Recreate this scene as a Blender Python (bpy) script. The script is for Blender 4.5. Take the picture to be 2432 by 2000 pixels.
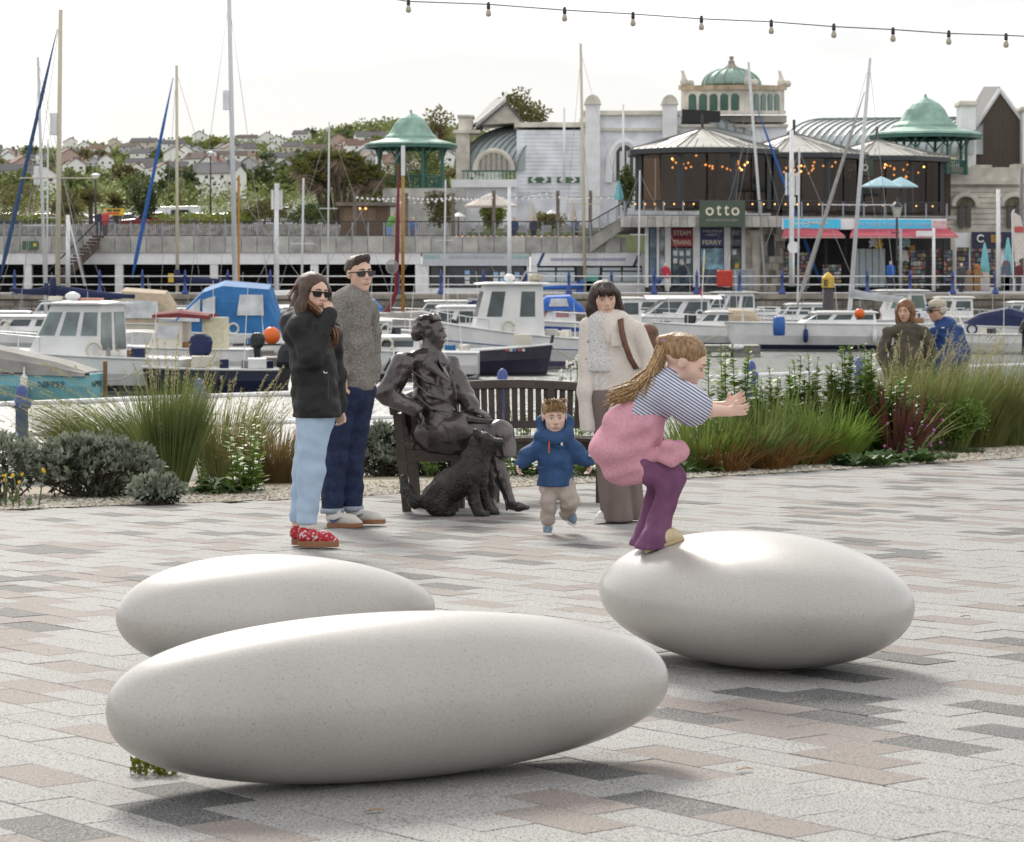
import bpy, math, random
import numpy as np
from mathutils import Vector, Matrix, noise as mnoise
for o in list(bpy.data.objects): bpy.data.objects.remove(o)
random.seed(7)
R = math.radians
S = bpy.context.scene
C = S.collection
EYE = 1.36; FP = 5506.0; CX = 1055.5; HY = 572.9      # eye height, focal length and horizon on a 2111-wide plan
K1, K2 = 0.01593, 0.00699                              # fall of the plaza towards the harbour
# ---------------------------------------------------------------- camera, sky, sun, exposure
cam = bpy.data.cameras.new('camera'); camo = bpy.data.objects.new('camera', cam); C.objects.link(camo)
camo.location = (0, 0, EYE); camo.rotation_euler = (R(90), 0, 0)
cam.sensor_width = 36; cam.lens = 36 * 6343 / 2432; cam.shift_y = -(1000 - 660) / 2432
cam.clip_start = 0.1; cam.clip_end = 9000
cam.dof.use_dof = True; cam.dof.focus_distance = 13.5; cam.dof.aperture_fstop = 11.5
S.camera = camo
SUN_EL, SUN_AZ = 34, -12       # behind the buildings, a little to the left
world = bpy.data.worlds.new('World'); S.world = world; world.use_nodes = True
nt = world.node_tree; nt.nodes.clear()
def wn(t, **k):
    n = nt.nodes.new(t)
    for a, b in k.items(): setattr(n, a, b)
    return n
out = wn('ShaderNodeOutputWorld'); bg = wn('ShaderNodeBackground'); bg.inputs['Strength'].default_value = 0.1
sky = wn('ShaderNodeTexSky', sky_type='NISHITA', sun_disc=False, sun_elevation=R(SUN_EL), sun_rotation=R(SUN_AZ))
tc = wn('ShaderNodeTexCoord'); mp = wn('ShaderNodeMapping'); mp.inputs['Scale'].default_value = (1.2, 1.2, 4.5)
nz = wn('ShaderNodeTexNoise'); nz.inputs['Scale'].default_value = 2.3; nz.inputs['Detail'].default_value = 6
rp = wn('ShaderNodeValToRGB')
rp.color_ramp.elements[0].position = .40; rp.color_ramp.elements[0].color = (4.9, 4.93, 4.96, 1)
rp.color_ramp.elements[1].position = .64; rp.color_ramp.elements[1].color = (8.0, 7.95, 7.85, 1)
mx = wn('ShaderNodeMix', data_type='RGBA'); mx.inputs[0].default_value = .94
L = nt.links.new
L(tc.outputs['Generated'], mp.inputs['Vector']); L(mp.outputs['Vector'], nz.inputs['Vector']); L(nz.outputs['Fac'], rp.inputs['Fac'])
L(sky.outputs['Color'], mx.inputs[6]); L(rp.outputs['Color'], mx.inputs[7]); L(mx.outputs[2], bg.inputs['Color']); L(bg.outputs['Background'], out.inputs['Surface'])
sl = bpy.data.lights.new('sun', 'SUN'); sl.energy = 1.9; sl.angle = R(14); sl.color = (1, .95, .86)
so = bpy.data.objects.new('sun', sl); C.objects.link(so)
sd = Vector((math.sin(R(SUN_AZ)) * math.cos(R(SUN_EL)), math.cos(R(SUN_AZ)) * math.cos(R(SUN_EL)), math.sin(R(SUN_EL))))
so.rotation_euler = sd.to_track_quat('Z', 'Y').to_euler()
S.view_settings.view_transform = 'Standard'; S.view_settings.look = 'None'; S.view_settings.gamma = 1
S.view_settings.exposure = 0.85; S.view_settings.use_curve_mapping = False
# ---------------------------------------------------------------- helpers
def V(x, y, Y): return Vector(((x - CX) * Y / FP, Y, EYE - (y - HY) * Y / FP))
def crop(ox, oy, s):                # a reading in an enlarged detail -> world point at depth Y
    return lambda x, y, Y: V((ox + x / s) / 1.15206, (oy + y / s) / 1.15206, Y)
def gz(X, Y): return -K1 * Y + K2 * X
def G(x, y):                        # where a line of sight meets the plaza
    m = (x - CX) / FP; n = (y - HY) / FP
    Y = EYE / (n - K1 + K2 * m); X = m * Y
    return Vector((X, Y, gz(X, Y)))
_m = {}
def mat(name, col, rough=.6, metal=0., var=.12, sc=6., bump=0., bsc=60., col2=None, spec=None, trans=0., alpha=1., emis=None, estr=0., coat=0., sss=0., det=5, lo=.35, hi=.65):
    if name in _m: return _m[name]
    m = bpy.data.materials.new(name); m.use_nodes = True; t = m.node_tree; b = t.nodes['Principled BSDF']
    b.inputs['Roughness'].default_value = rough; b.inputs['Metallic'].default_value = metal
    if spec is not None: b.inputs['Specular IOR Level'].default_value = spec
    if trans: b.inputs['Transmission Weight'].default_value = trans
    if alpha < 1: b.inputs['Alpha'].default_value = alpha
    if coat: b.inputs['Coat Weight'].default_value = coat; b.inputs['Coat Roughness'].default_value = .1
    if sss: b.inputs['Subsurface Weight'].default_value = sss; b.inputs['Subsurface Radius'].default_value = (.01, .004, .002)
    if emis: b.inputs['Emission Color'].default_value = (*emis, 1); b.inputs['Emission Strength'].default_value = estr
    c = Vector(col); c2 = Vector(col2) if col2 else None
    co = t.nodes.new('ShaderNodeTexCoord')
    if var or c2:
        n = t.nodes.new('ShaderNodeTexNoise'); n.inputs['Scale'].default_value = sc; n.inputs['Detail'].default_value = det
        r = t.nodes.new('ShaderNodeValToRGB'); r.color_ramp.elements[0].position = lo; r.color_ramp.elements[1].position = hi
        a = c2 if c2 else c * (1 - var); z = c if c2 else c * (1 + var)
        r.color_ramp.elements[0].color = (*a, 1); r.color_ramp.elements[1].color = (*z, 1)
        t.links.new(co.outputs['Object'], n.inputs['Vector']); t.links.new(n.outputs['Fac'], r.inputs['Fac']); t.links.new(r.outputs['Color'], b.inputs['Base Color'])
    else: b.inputs['Base Color'].default_value = (*c, 1)
    if bump:
        n = t.nodes.new('ShaderNodeTexNoise'); n.inputs['Scale'].default_value = bsc; n.inputs['Detail'].default_value = 4
        bp = t.nodes.new('ShaderNodeBump'); bp.inputs['Strength'].default_value = bump; bp.inputs['Distance'].default_value = .02
        t.links.new(co.outputs['Object'], n.inputs['Vector']); t.links.new(n.outputs['Fac'], bp.inputs['Height']); t.links.new(bp.outputs['Normal'], b.inputs['Normal'])
    _m[name] = m; return m
ORG = {}
def org(p): return ORG.get(p.name, Vector()) if p else Vector()
class MB:
    def __init__(s): s.v = []; s.f = []
    def add(s, vs, fs):
        n = len(s.v); s.v += [tuple(p) for p in vs]; s.f += [tuple(i + n for i in q) for q in fs]; return s
    def box(s, c, d, rz=0., rx=0., ry=0.):
        M_ = Matrix.Rotation(rz, 3, 'Z') @ Matrix.Rotation(ry, 3, 'Y') @ Matrix.Rotation(rx, 3, 'X'); c = Vector(c)
        vs = [c + M_ @ Vector((x * d[0] / 2, y * d[1] / 2, z * d[2] / 2)) for x in (-1, 1) for y in (-1, 1) for z in (-1, 1)]
        return s.add(vs, [(0, 1, 3, 2), (4, 6, 7, 5), (0, 4, 5, 1), (2, 3, 7, 6), (0, 2, 6, 4), (1, 5, 7, 3)])
    def span(s, x0, x1, y0, y1, z0, z1):
        return s.box(((x0 + x1) / 2, (y0 + y1) / 2, (z0 + z1) / 2), (abs(x1 - x0), abs(y1 - y0), abs(z1 - z0)))
    def loft(s, rings, cap=True, closed=True):
        n = len(rings[0]); vs = [p for r in rings for p in r]; fs = []
        for i in range(len(rings) - 1):
            for j in range(n if closed else n - 1):
                k = (j + 1) % n; fs.append((i * n + j, i * n + k, (i + 1) * n + k, (i + 1) * n + j))
        if cap and closed:
            fs.append(tuple(range(n - 1, -1, -1))); fs.append(tuple((len(rings) - 1) * n + j for j in range(n)))
        return s.add(vs, fs)
    def tube(s, pts, r, n=8, cap=True):
        pts = [Vector(p) for p in pts]; rr = r if isinstance(r, (list, tuple)) else [r] * len(pts); rings = []
        up = None
        for i, p in enumerate(pts):
            d = (pts[min(i + 1, len(pts) - 1)] - pts[max(i - 1, 0)]).normalized()
            if up is None: up = Vector((0, 0, 1)) if abs(d.z) < .9 else Vector((1, 0, 0))
            a = d.cross(up)
            if a.length < 1e-4: a = d.orthogonal()
            a.normalize(); b = a.cross(d); up = b
            rings.append([p + (a * math.cos(t) + b * math.sin(t)) * rr[i] for t in [2 * math.pi * j / n for j in range(n)]])
        return s.loft(rings, cap)
    def lathe(s, prof, n=16, c=(0, 0, 0)):
        c = Vector(c)
        return s.loft([[c + Vector((max(r, 1e-4) * math.cos(2 * math.pi * j / n), max(r, 1e-4) * math.sin(2 * math.pi * j / n), z)) for j in range(n)] for r, z in prof])
    def prism(s, poly, off):
        poly = [Vector(p) for p in poly]; off = Vector(off)
        return s.loft([poly, [p + off for p in poly]])
    def ell(s, c, r, nu=12, nv=8, M_=None):
        c = Vector(c); M_ = M_ or Matrix.Identity(3); r = r if hasattr(r, '__len__') else (r, r, r); rings = []
        for i in range(nv + 1):
            a = -math.pi / 2 + math.pi * i / nv; q = max(math.cos(a), .02)
            rings.append([c + M_ @ Vector((r[0] * q * math.cos(2 * math.pi * j / nu), r[1] * q * math.sin(2 * math.pi * j / nu), r[2] * math.sin(a))) for j in range(nu)])
        return s.loft(rings)
    def quad(s, a, b, c, d): return s.add([a, b, c, d], [(0, 1, 2, 3)])
    def mesh(s, name, o=Vector(), m=None, smooth=False):
        me = bpy.data.meshes.new(name); me.from_pydata([(p[0] - o[0], p[1] - o[1], p[2] - o[2]) for p in s.v], [], s.f)
        if m: me.materials.append(m)
        if smooth: me.shade_smooth()
        me.update(); return me
    def build(s, name, m, parent=None, smooth=False, bev=0.):
        o = org(parent); ob = bpy.data.objects.new(name, s.mesh(name, o, m, smooth)); C.objects.link(ob)
        if parent: ob.parent = parent; ORG[ob.name] = o
        if bev:
            md = ob.modifiers.new('b', 'BEVEL'); md.width = bev; md.segments = 2; md.limit_method = 'ANGLE'; md.angle_limit = R(40)
        return ob
def tag(o, label=None, cat=None, group=None, kind=None):
    if label: o['label'] = label
    if cat: o['category'] = cat
    if group: o['group'] = group
    if kind: o['kind'] = kind
    return o
def thing(name, label, cat, loc=(0, 0, 0), group=None):
    o = bpy.data.objects.new(name, None); C.objects.link(o); o.location = loc; o.empty_display_size = .1
    ORG[o.name] = Vector(loc); return tag(o, label, cat, group)
def struct(o): o['kind'] = 'structure'; return o
def share(name, me, parent, loc=(0, 0, 0), rz=0., sc=None):   # another object on the same mesh data, placed inside its parent
    ob = bpy.data.objects.new(name, me); C.objects.link(ob); ob.parent = parent; ob.location = loc; ob.rotation_euler = (0, 0, rz)
    if sc: ob.scale = sc
    if parent: ORG[ob.name] = org(parent)
    return ob
def dup(root, loc, rz=0., label=None, group=None, sc=None):
    def cp(o, par):
        c = o.copy(); C.objects.link(c); c.parent = par
        for ch in o.children: cp(ch, c)
        return c
    r = cp(root, None); r.location = loc; r.rotation_euler = (0, 0, rz)
    if sc: r.scale = sc
    return tag(r, label, None, group)
def text(body, m, parent, c, w, h=None, name='lettering', rz=0., bold=.0, tilt=90, ext=.01):
    cu = bpy.data.curves.new('t', 'FONT'); cu.body = body; cu.align_x = 'CENTER'; cu.align_y = 'CENTER'; cu.extrude = ext; cu.offset = bold; cu.resolution_u = 3
    ob = bpy.data.objects.new('t', cu); C.objects.link(ob); bpy.context.view_layer.update()
    me = bpy.data.meshes.new_from_object(ob.evaluated_get(bpy.context.evaluated_depsgraph_get())); bpy.data.objects.remove(ob)
    vs = [v.co.copy() for v in me.vertices]
    x0 = min(v.x for v in vs); x1 = max(v.x for v in vs); y0 = min(v.y for v in vs); y1 = max(v.y for v in vs)
    sx = w / (x1 - x0); sy = h / (y1 - y0) if h else sx; M_ = Matrix.Rotation(rz, 3, 'Z') @ Matrix.Rotation(R(tilt), 3, 'X'); o = org(parent); c = Vector(c)
    for v, q in zip(me.vertices, vs):
        v.co = c - o + M_ @ Vector(((q.x - (x0 + x1) / 2) * sx, (q.y - (y0 + y1) / 2) * sy, q.z))
    me.materials.clear(); me.materials.append(m); me.name = name
    t = bpy.data.objects.new(name, me); C.objects.link(t); t.parent = parent; ORG[t.name] = o; return t
# ------------------------------------------------ smooth bodies: blended distance field -> one continuous surface
class Body:
    def __init__(s, h=.009): s.h = h; s.p = []
    def cap(s, a, b, ra, rb=None, k=.03, sq=(1, 1, 1), op=1):
        a = np.array(a, float); b = np.array(b, float); rb = ra if rb is None else rb; q = np.array(sq, float)
        def f(P):
            pa = (P - a) / q; ba = (b - a) / q; t = np.clip((pa @ ba) / max(ba @ ba, 1e-9), 0, 1)
            return (np.sqrt(((pa - t[..., None] * ba) ** 2).sum(-1)) - (ra + (rb - ra) * t)) * q.min()
        m = max(ra, rb) * q; s.p.append((f, np.minimum(a, b) - m, np.maximum(a, b) + m, k, op)); return s
    def chain(s, pts, rs, k=.03, sq=(1, 1, 1)):
        for i in range(len(pts) - 1): s.cap(pts[i], pts[i + 1], rs[i], rs[i + 1], k, sq)
        return s
    def ell(s, c, r, k=.03, rot=None, op=1):
        c = np.array(c, float); r = np.array(r, float); M_ = np.array(rot if rot is not None else np.eye(3), float)
        def f(P):
            q = (P - c) @ M_; a = np.sqrt(((q / r) ** 2).sum(-1)); b = np.sqrt(((q / r ** 2) ** 2).sum(-1)) + 1e-9
            return a * (a - 1) / b
        e = r.max() if rot is not None else r; s.p.append((f, c - e, c + e, k, op)); return s
    def cutz(s, z, up=True, lo=None, hi=None):      # keep what is above (or below) a level, within a box
        sg = 1 if up else -1
        s.p.append((lambda P: -(z - P[..., 2]) * sg, None if lo is None else np.array(lo, float), None if hi is None else np.array(hi, float), 0, -2)); return s
    def field(s, amp, fr, seed=0, ax=(1, 1, 1)): s.p.append(((amp, fr, seed, ax), None, None, 0, 9)); return s
    def mesh(s):
        h = s.h; bb = [(p[1], p[2]) for p in s.p if p[4] == 1]
        lo = np.min([b[0] for b in bb], 0) - 3 * h; hi = np.max([b[1] for b in bb], 0) + 3 * h
        n = np.ceil((hi - lo) / h).astype(int) + 1
        ax = [lo[i] + h * np.arange(n[i]) for i in range(3)]
        D = np.full(n, .3, np.float32)
        for f, a, b, k, op in s.p:
            if op == 9:
                amp, fr, seed, q = f; X, Yv, Z = np.meshgrid(*ax, indexing='ij'); rs = np.random.RandomState(seed); w = np.zeros_like(X)
                for i in range(7):
                    d = rs.randn(3) * np.array(q); d /= np.linalg.norm(d); w += np.sin((X * d[0] + Yv * d[1] + Z * d[2]) * fr * (.6 + rs.rand() * .9) + rs.rand() * 6.3 + 1.5 * np.sin((X * d[1] - Z * d[0]) * fr * .5 + rs.rand() * 6))
                D += (w * amp / 3).astype(np.float32); continue
            if a is None: i0 = np.zeros(3, int); i1 = n
            else:
                mg = k + 3 * h; i0 = np.clip(np.floor((a - mg - lo) / h).astype(int), 0, n); i1 = np.clip(np.ceil((b + mg - lo) / h).astype(int) + 1, 0, n)
            if (i1 <= i0).any(): continue
            sl_ = tuple(slice(i0[i], i1[i]) for i in range(3))
            P = np.stack(np.meshgrid(*[ax[i][i0[i]:i1[i]] for i in range(3)], indexing='ij'), -1)
            d = f(P); A = D[sl_]
            if op == 1:
                if k > 0: e = np.maximum(k - np.abs(A - d), 0) / k; D[sl_] = np.minimum(A, d) - e * e * k / 4
                else: D[sl_] = np.minimum(A, d)
            elif op == -1:
                e = np.maximum(k - np.abs(A + d), 0) / max(k, 1e-6); D[sl_] = np.maximum(A, -d) + e * e * k / 4
            elif op == -2: D[sl_] = np.maximum(A, -d)
        ins = D < 0
        cnt = np.zeros(np.array(n) - 1, int); acc = np.zeros((*(np.array(n) - 1), 3)); num = np.zeros(np.array(n) - 1)
        def sub(A, o): return A[o[0]:A.shape[0] - 1 + o[0], o[1]:A.shape[1] - 1 + o[1], o[2]:A.shape[2] - 1 + o[2]]
        cs = [(i, j, k) for i in (0, 1) for j in (0, 1) for k in (0, 1)]
        for c0 in cs:
            for d_ in range(3):
                if c0[d_]: continue
                c1 = list(c0); c1[d_] = 1
                A, Bv = sub(D, c0), sub(D, c1); x = (A < 0) != (Bv < 0)
                t = np.where(x, A / np.where(x, A - Bv, 1), 0); pt = np.zeros((*A.shape, 3)); pt[...] = c0; pt[..., d_] += t
                acc += pt * x[..., None]; num += x
        act = num > 0; idx = np.full(act.shape, -1); idx[act] = np.arange(act.sum())
        cell = np.argwhere(act); vs = lo + h * (cell + acc[act] / num[act][:, None]); F_ = []
        for d_ in range(3):
            u, v = (d_ + 1) % 3, (d_ + 2) % 3
            A = ins.take(range(n[d_] - 1), d_); Bv = ins.take(range(1, n[d_]), d_); e = np.argwhere(A != Bv)
            e = e[(e[:, u] > 0) & (e[:, v] > 0) & (e[:, u] < n[u] - 1) & (e[:, v] < n[v] - 1)]
            if not len(e): continue
            fl = ins[tuple(e.T)]; q = []
            for du, dv in ((1, 1), (0, 1), (0, 0), (1, 0)):
                g = e.copy(); g[:, u] -= du; g[:, v] -= dv; q.append(idx[tuple(g.T)])
            q = np.stack(q, 1); q[~fl] = q[~fl][:, ::-1]; F_.append(q)
        F_ = np.concatenate(F_)
        # one light smoothing pass
        for _ in range(2):
            sm = np.zeros_like(vs); ct = np.zeros(len(vs))
            for a_, b_ in ((0, 1), (1, 2), (2, 3), (3, 0)):
                np.add.at(sm, F_[:, a_], vs[F_[:, b_]]); np.add.at(ct, F_[:, a_], 1); np.add.at(sm, F_[:, b_], vs[F_[:, a_]]); np.add.at(ct, F_[:, b_], 1)
            vs = vs * .4 + .6 * sm / np.maximum(ct, 1)[:, None]
        return vs, F_
    def build(s, name, m, parent, seg=None):
        vs, F_ = s.mesh(); o = np.array(org(parent)); me = bpy.data.meshes.new(name)
        me.vertices.add(len(vs)); me.vertices.foreach_set('co', (vs - o).astype(np.float32).ravel())
        me.loops.add(F_.size); me.loops.foreach_set('vertex_index', F_.astype(np.int32).ravel())
        me.polygons.add(len(F_)); me.polygons.foreach_set('loop_start', np.arange(0, F_.size, 4, dtype=np.int32))
        me.update(calc_edges=True); me.validate(); me.shade_smooth(); me.materials.append(m)
        ob = bpy.data.objects.new(name, me); C.objects.link(ob); ob.parent = parent; ORG[ob.name] = org(parent); return ob
# ---------------------------------------------------------------- ground, water, paving, stone eggs
def speckle(name, base, dark, light, gsc=150., rough=.8, stain=.1, bump=.25, amt=(.42, .62), pores=0.):
    m = bpy.data.materials.new(name); m.use_nodes = True; t = m.node_tree; b = t.nodes['Principled BSDF']; b.inputs['Roughness'].default_value = rough
    N = t.nodes.new; lk = t.links.new; co = N('ShaderNodeNewGeometry')
    n1 = N('ShaderNodeTexNoise'); n1.inputs['Scale'].default_value = gsc; n1.inputs['Detail'].default_value = 3
    r1 = N('ShaderNodeValToRGB'); e = r1.color_ramp.elements; e[0].position = amt[0] - .06; e[0].color = (*dark, 1); e[1].position = amt[1]; e[1].color = (*light, 1)
    q = e.new(amt[0]); q.color = (*base, 1)
    n2 = N('ShaderNodeTexNoise'); n2.inputs['Scale'].default_value = 1.7; n2.inputs['Detail'].default_value = 6
    oi = N('ShaderNodeObjectInfo'); mr = N('ShaderNodeMapRange'); mr.inputs[3].default_value = 1 - stain; mr.inputs[4].default_value = 1 + stain * .6
    ma = N('ShaderNodeMath'); ma.operation = 'MULTIPLY_ADD'; ma.inputs[1].default_value = .35; mm = N('ShaderNodeMix'); mm.data_type = 'RGBA'; mm.blend_type = 'MULTIPLY'; mm.inputs[0].default_value = 1
    for n in (n1, n2): lk(co.outputs['Position'], n.inputs['Vector'])
    lk(n1.outputs['Fac'], r1.inputs['Fac']); lk(oi.outputs['Random'], ma.inputs[0]); lk(n2.outputs['Fac'], ma.inputs[2]); lk(ma.outputs[0], mr.inputs[0])
    mr.inputs[1].default_value = .3; mr.inputs[2].default_value = .95
    lk(r1.outputs['Color'], mm.inputs[6]); lk(mr.outputs[0], mm.inputs[7]); src = mm.outputs[2]
    if pores:
        vo = N('ShaderNodeTexVoronoi'); vo.inputs['Scale'].default_value = pores; nn = N('ShaderNodeTexNoise'); nn.inputs['Scale'].default_value = 3.5
        r2 = N('ShaderNodeValToRGB'); r2.color_ramp.elements[0].position = .05; r2.color_ramp.elements[0].color = (.22, .2, .18, 1); r2.color_ramp.elements[1].position = .11; r2.color_ramp.elements[1].color = (1, 1, 1, 1)
        m3 = N('ShaderNodeMix'); m3.data_type = 'RGBA'; m3.blend_type = 'MULTIPLY'; r3 = N('ShaderNodeValToRGB'); r3.color_ramp.elements[0].position = .42; r3.color_ramp.elements[1].position = .62
        lk(co.outputs['Position'], vo.inputs['Vector']); lk(co.outputs['Position'], nn.inputs['Vector']); lk(vo.outputs['Distance'], r2.inputs['Fac']); lk(nn.outputs['Fac'], r3.inputs['Fac'])
        lk(r3.outputs['Color'], m3.inputs[0]); lk(src, m3.inputs[6]); lk(r2.outputs['Color'], m3.inputs[7]); src = m3.outputs[2]
    lk(src, b.inputs['Base Color'])
    if bump:
        bp = N('ShaderNodeBump'); bp.inputs['Strength'].default_value = bump; bp.inputs['Distance'].default_value = .003; lk(n1.outputs['Fac'], bp.inputs['Height']); lk(bp.outputs['Normal'], b.inputs['Normal'])
    _m[name] = m; return m
pav_w = speckle('paver_pale', (.26, .254, .245), (.045, .043, .04), (.38, .373, .362), amt=(.43, .60))
pav_p = speckle('paver_pink', (.195, .166, .15), (.06, .05, .044), (.29, .255, .235), amt=(.41, .64))
pav_d = speckle('paver_dark', (.075, .074, .072), (.025, .025, .025), (.26, .256, .25), amt=(.47, .68))
EDGE = [(-700, 1080), (-80, 1055), (370, 1038), (622, 1030), (900, 1014), (1240, 995), (1425, 986), (1820, 963), (2111, 943), (2500, 920), (3000, 898)]
EG = [G(*p) for p in EDGE]
def edgeY(X):
    for a, b in zip(EG, EG[1:]):
        if a.x <= X <= b.x: return a.y + (b.y - a.y) * (X - a.x) / (b.x - a.x)
    return EG[0].y if X < EG[0].x else EG[-1].y
def sheet(name, rows, m):
    mb = MB(); mb.loft(rows, cap=False, closed=False); return struct(mb.build(name, m))
joint = mat('joint_sand', (.2, .19, .172), .95, var=.2, sc=40)
row = lambda dy, zf: [Vector((p.x, p.y + dy, zf(p.x, p.y + dy))) for p in [Vector((-40, EG[0].y, 0))] + EG + [Vector((40, EG[-1].y, 0))]]
plaza = sheet('plaza', [[Vector((x, y, gz(x, y) - .012)) for x in (-40, 0, 40)] for y in (-30, 8, 16)], joint)
plaza2 = MB(); r0 = row(0, lambda x, y: gz(x, y) - .012)
plaza2.loft([[Vector((p.x, 16, gz(p.x, 16) - .012)) for p in r0], r0], cap=False, closed=False)
pl2 = plaza2.build('paving_bed', joint, plaza)
gravel_m = mat('gravel_bed', (.42, .36, .28), .95, var=.3, sc=60, bump=.6, bsc=120)
path_m = mat('path_asphalt', (.22, .215, .2), .9, var=.15, sc=8, bump=.2, bsc=150)
bed = sheet('gravel_bed', [row(0.004, lambda x, y: gz(x, y) - .004), row(1.3, lambda x, y: gz(x, y) + .03), row(2.7, lambda x, y: gz(x, y) + .01)], gravel_m)
def hedge(X): return min(max(42.2 + .967 * (X + 7.52), 36), 80)      # line of the harbour edge
tp = sheet('harbour_path', [row(2.704, lambda x, y: gz(x, y) + .006), row(5.5, lambda x, y: gz(x, y)), [Vector((p.x * 1.6, hedge(p.x * 1.6), -1.6)) for p in row(0, gz)], [Vector((p.x * 1.6, hedge(p.x * 1.6) + .1, -4)) for p in row(0, gz)]], path_m)
# pavers in half-bond courses
TH = -.90187; PA_, PB_ = .28981 * EYE, .139254 * EYE; cu_, su_ = math.cos(TH), math.sin(TH)
def uv(X, Y): return X * cu_ + Y * su_, -X * su_ + Y * cu_
def xy(u, v): return u * cu_ - v * su_, u * su_ + v * cu_
def cell(X, Y):
    u, v = uv(X, Y); j = round(v / PB_ - .4068); return round(u / PA_ - .7354 - .5 * j), j
def centre(i, j): return xy((i + .7354 + .5 * j) * PA_, (j + .4068) * PB_)
COL = {}
for (ox, oy), c, pts in [((0, 1700), 'p', [(640, 140), (250, 460), (1950, 950), (100, 990), (900, 1020)]), ((0, 1700), 'd', [(1560, 640), (1390, 775), (400, 900)]),
    ((1400, 1700), 'p', [(1470, 905), (0, 745), (0, 895), (820, 345), (770, 480), (2130, 230), (2140, 350), (2130, 460), (1750, 60), (1250, 20)]), ((1400, 1700), 'd', [(660, 740), (100, 470), (880, 35)]),
    ((1832, 1500), 'p', [(100, 640), (300, 730), (800, 845), (560, 935), (560, 1045), (1800, 465), (1300, 165), (1350, 90), (2060, 130)]), ((1832, 1500), 'd', [(655, 548), (675, 640), (1250, 945), (1750, 990), (1880, 850), (1850, 645), (650, 390), (1180, 222), (2000, 75), (2060, 205)]),
    ((0, 1260), 'p', [(170, 55), (700, 125), (630, 15), (1165, 80), (650, 222), (290, 283), (940, 310), (900, 360), (1800, 110), (1750, 150), (1560, 230), (600, 495), (340, 575), (230, 625), (440, 722), (150, 850), (100, 905), (1020, 445)]),
    ((0, 1260), 'd', [(350, 130), (620, 165), (1000, 10), (370, 412), (150, 490), (300, 780), (1420, 270), (1130, 400), (1960, 30)]),
    ((800, 1200), 'p', [(700, 180), (1480, 188), (1250, 120), (1800, 262), (1370, 290), (1330, 325), (570, 320), (780, 385), (1200, 380), (1500, 410), (1800, 440), (400, 435), (750, 475), (1050, 555), (1500, 605), (1760, 685), (950, 750), (1200, 835), (2000, 880), (2020, 770)]),
    ((800, 1200), 'd', [(1120, 215), (650, 240), (600, 280), (800, 430), (1580, 475), (680, 605), (950, 695), (2000, 345), (560, 95)]),
    ((1832, 1080), 'p', [(810, 588), (830, 655), (1160, 558), (1090, 408), (1080, 435), (430, 500), (1300, 270), (1380, 318), (1700, 490), (1650, 700), (1000, 745), (850, 780), (1340, 895), (1400, 1015), (1500, 150), (600, 310), (1100, 950), (1900, 580), (1780, 440)]),
    ((1832, 1080), 'd', [(770, 465), (1510, 528), (1600, 650), (1380, 825), (1300, 850), (1050, 362), (560, 268), (100, 560), (90, 620), (860, 715), (1000, 230), (1900, 620), (1950, 285), (1290, 205)])]:
    for x, y in pts:
        g = G((ox + x / 3.518) / 1.15206, (oy + y / 3.518) / 1.15206); COL[cell(g.x, g.y)] = c
def paver_geo(mb, cx, cy, dz, t=(0, 0)):
    vs = []
    for ins, z in ((.001, -.03), (.001, -.002), (.003, 0)):
        for sx, sy in ((-1, -1), (1, -1), (1, 1), (-1, 1)):
            x, y = xy(sx * (PA_ / 2 - ins), sy * (PB_ / 2 - ins)); vs.append((cx + x, cy + y, gz(cx + x, cy + y) + z + dz + t[0] * x + t[1] * y))
    mb.add(vs, [(8, 9, 10, 11)] + [(r * 4 + j, r * 4 + (j + 1) % 4, r * 4 + 4 + (j + 1) % 4, r * 4 + 4 + j) for r in (0, 1) for j in range(4)])
pm = {}
for k, m in (('w', pav_w), ('p', pav_p), ('d', pav_d)):
    b = MB(); paver_geo(b, 0, 0, 0); pm[k] = b.mesh('paver', Vector(), m)
rnd = random.Random(3); cells = []
for j in range(0, 175):
    for i in range(-140, 10):
        x, y = centre(i, j)
        if y < 6 or y > edgeY(x) + .02: continue
        px = CX + FP * x / y; py = HY + FP * (EYE - gz(x, y)) / y
        if -230 < px < 2340 and py < 1850: cells.append((y + (40 if not (-60 < px < 2170 and py < 1745) else 0), i, j, x, y))
cells.sort()
rest = {k: MB() for k in 'wpd'}; n = 0
for yy, i, j, x, y in cells:
    c = COL.get((i, j))
    if c is None:
        h = rnd.random(); c = 'w'
        if y > 8.8: c = 'p' if h < .10 else 'd' if h < .155 else 'w'
        if yy > 40 or x < -2.0 or abs(x) > 3 or y > 16.5 or (y < 7.2 and h > .85): c = 'p' if h < .17 else 'd' if h < .27 else 'w'
    dz = rnd.uniform(-.0015, .0015); tl = (rnd.uniform(-.003, .003), rnd.uniform(-.003, .003))
    if n < 300 and yy < 40:
        o = share('paver', pm[c], plaza, (x, y, gz(x, y) + dz)); o.rotation_euler = (tl[0], tl[1], 0)
    else: paver_geo(rest[c], x, y, dz, tl)
    n += 1
allb = MB(); mi = []
for k, kk in enumerate('wpd'): allb.add(rest[kk].v, rest[kk].f); mi += [k] * len(rest[kk].f)
po = allb.build('paver_field', pav_w, plaza); po.data.materials.append(pav_p); po.data.materials.append(pav_d); po.data.polygons.foreach_set('material_index', mi); po['kind'] = 'stuff'
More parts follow.
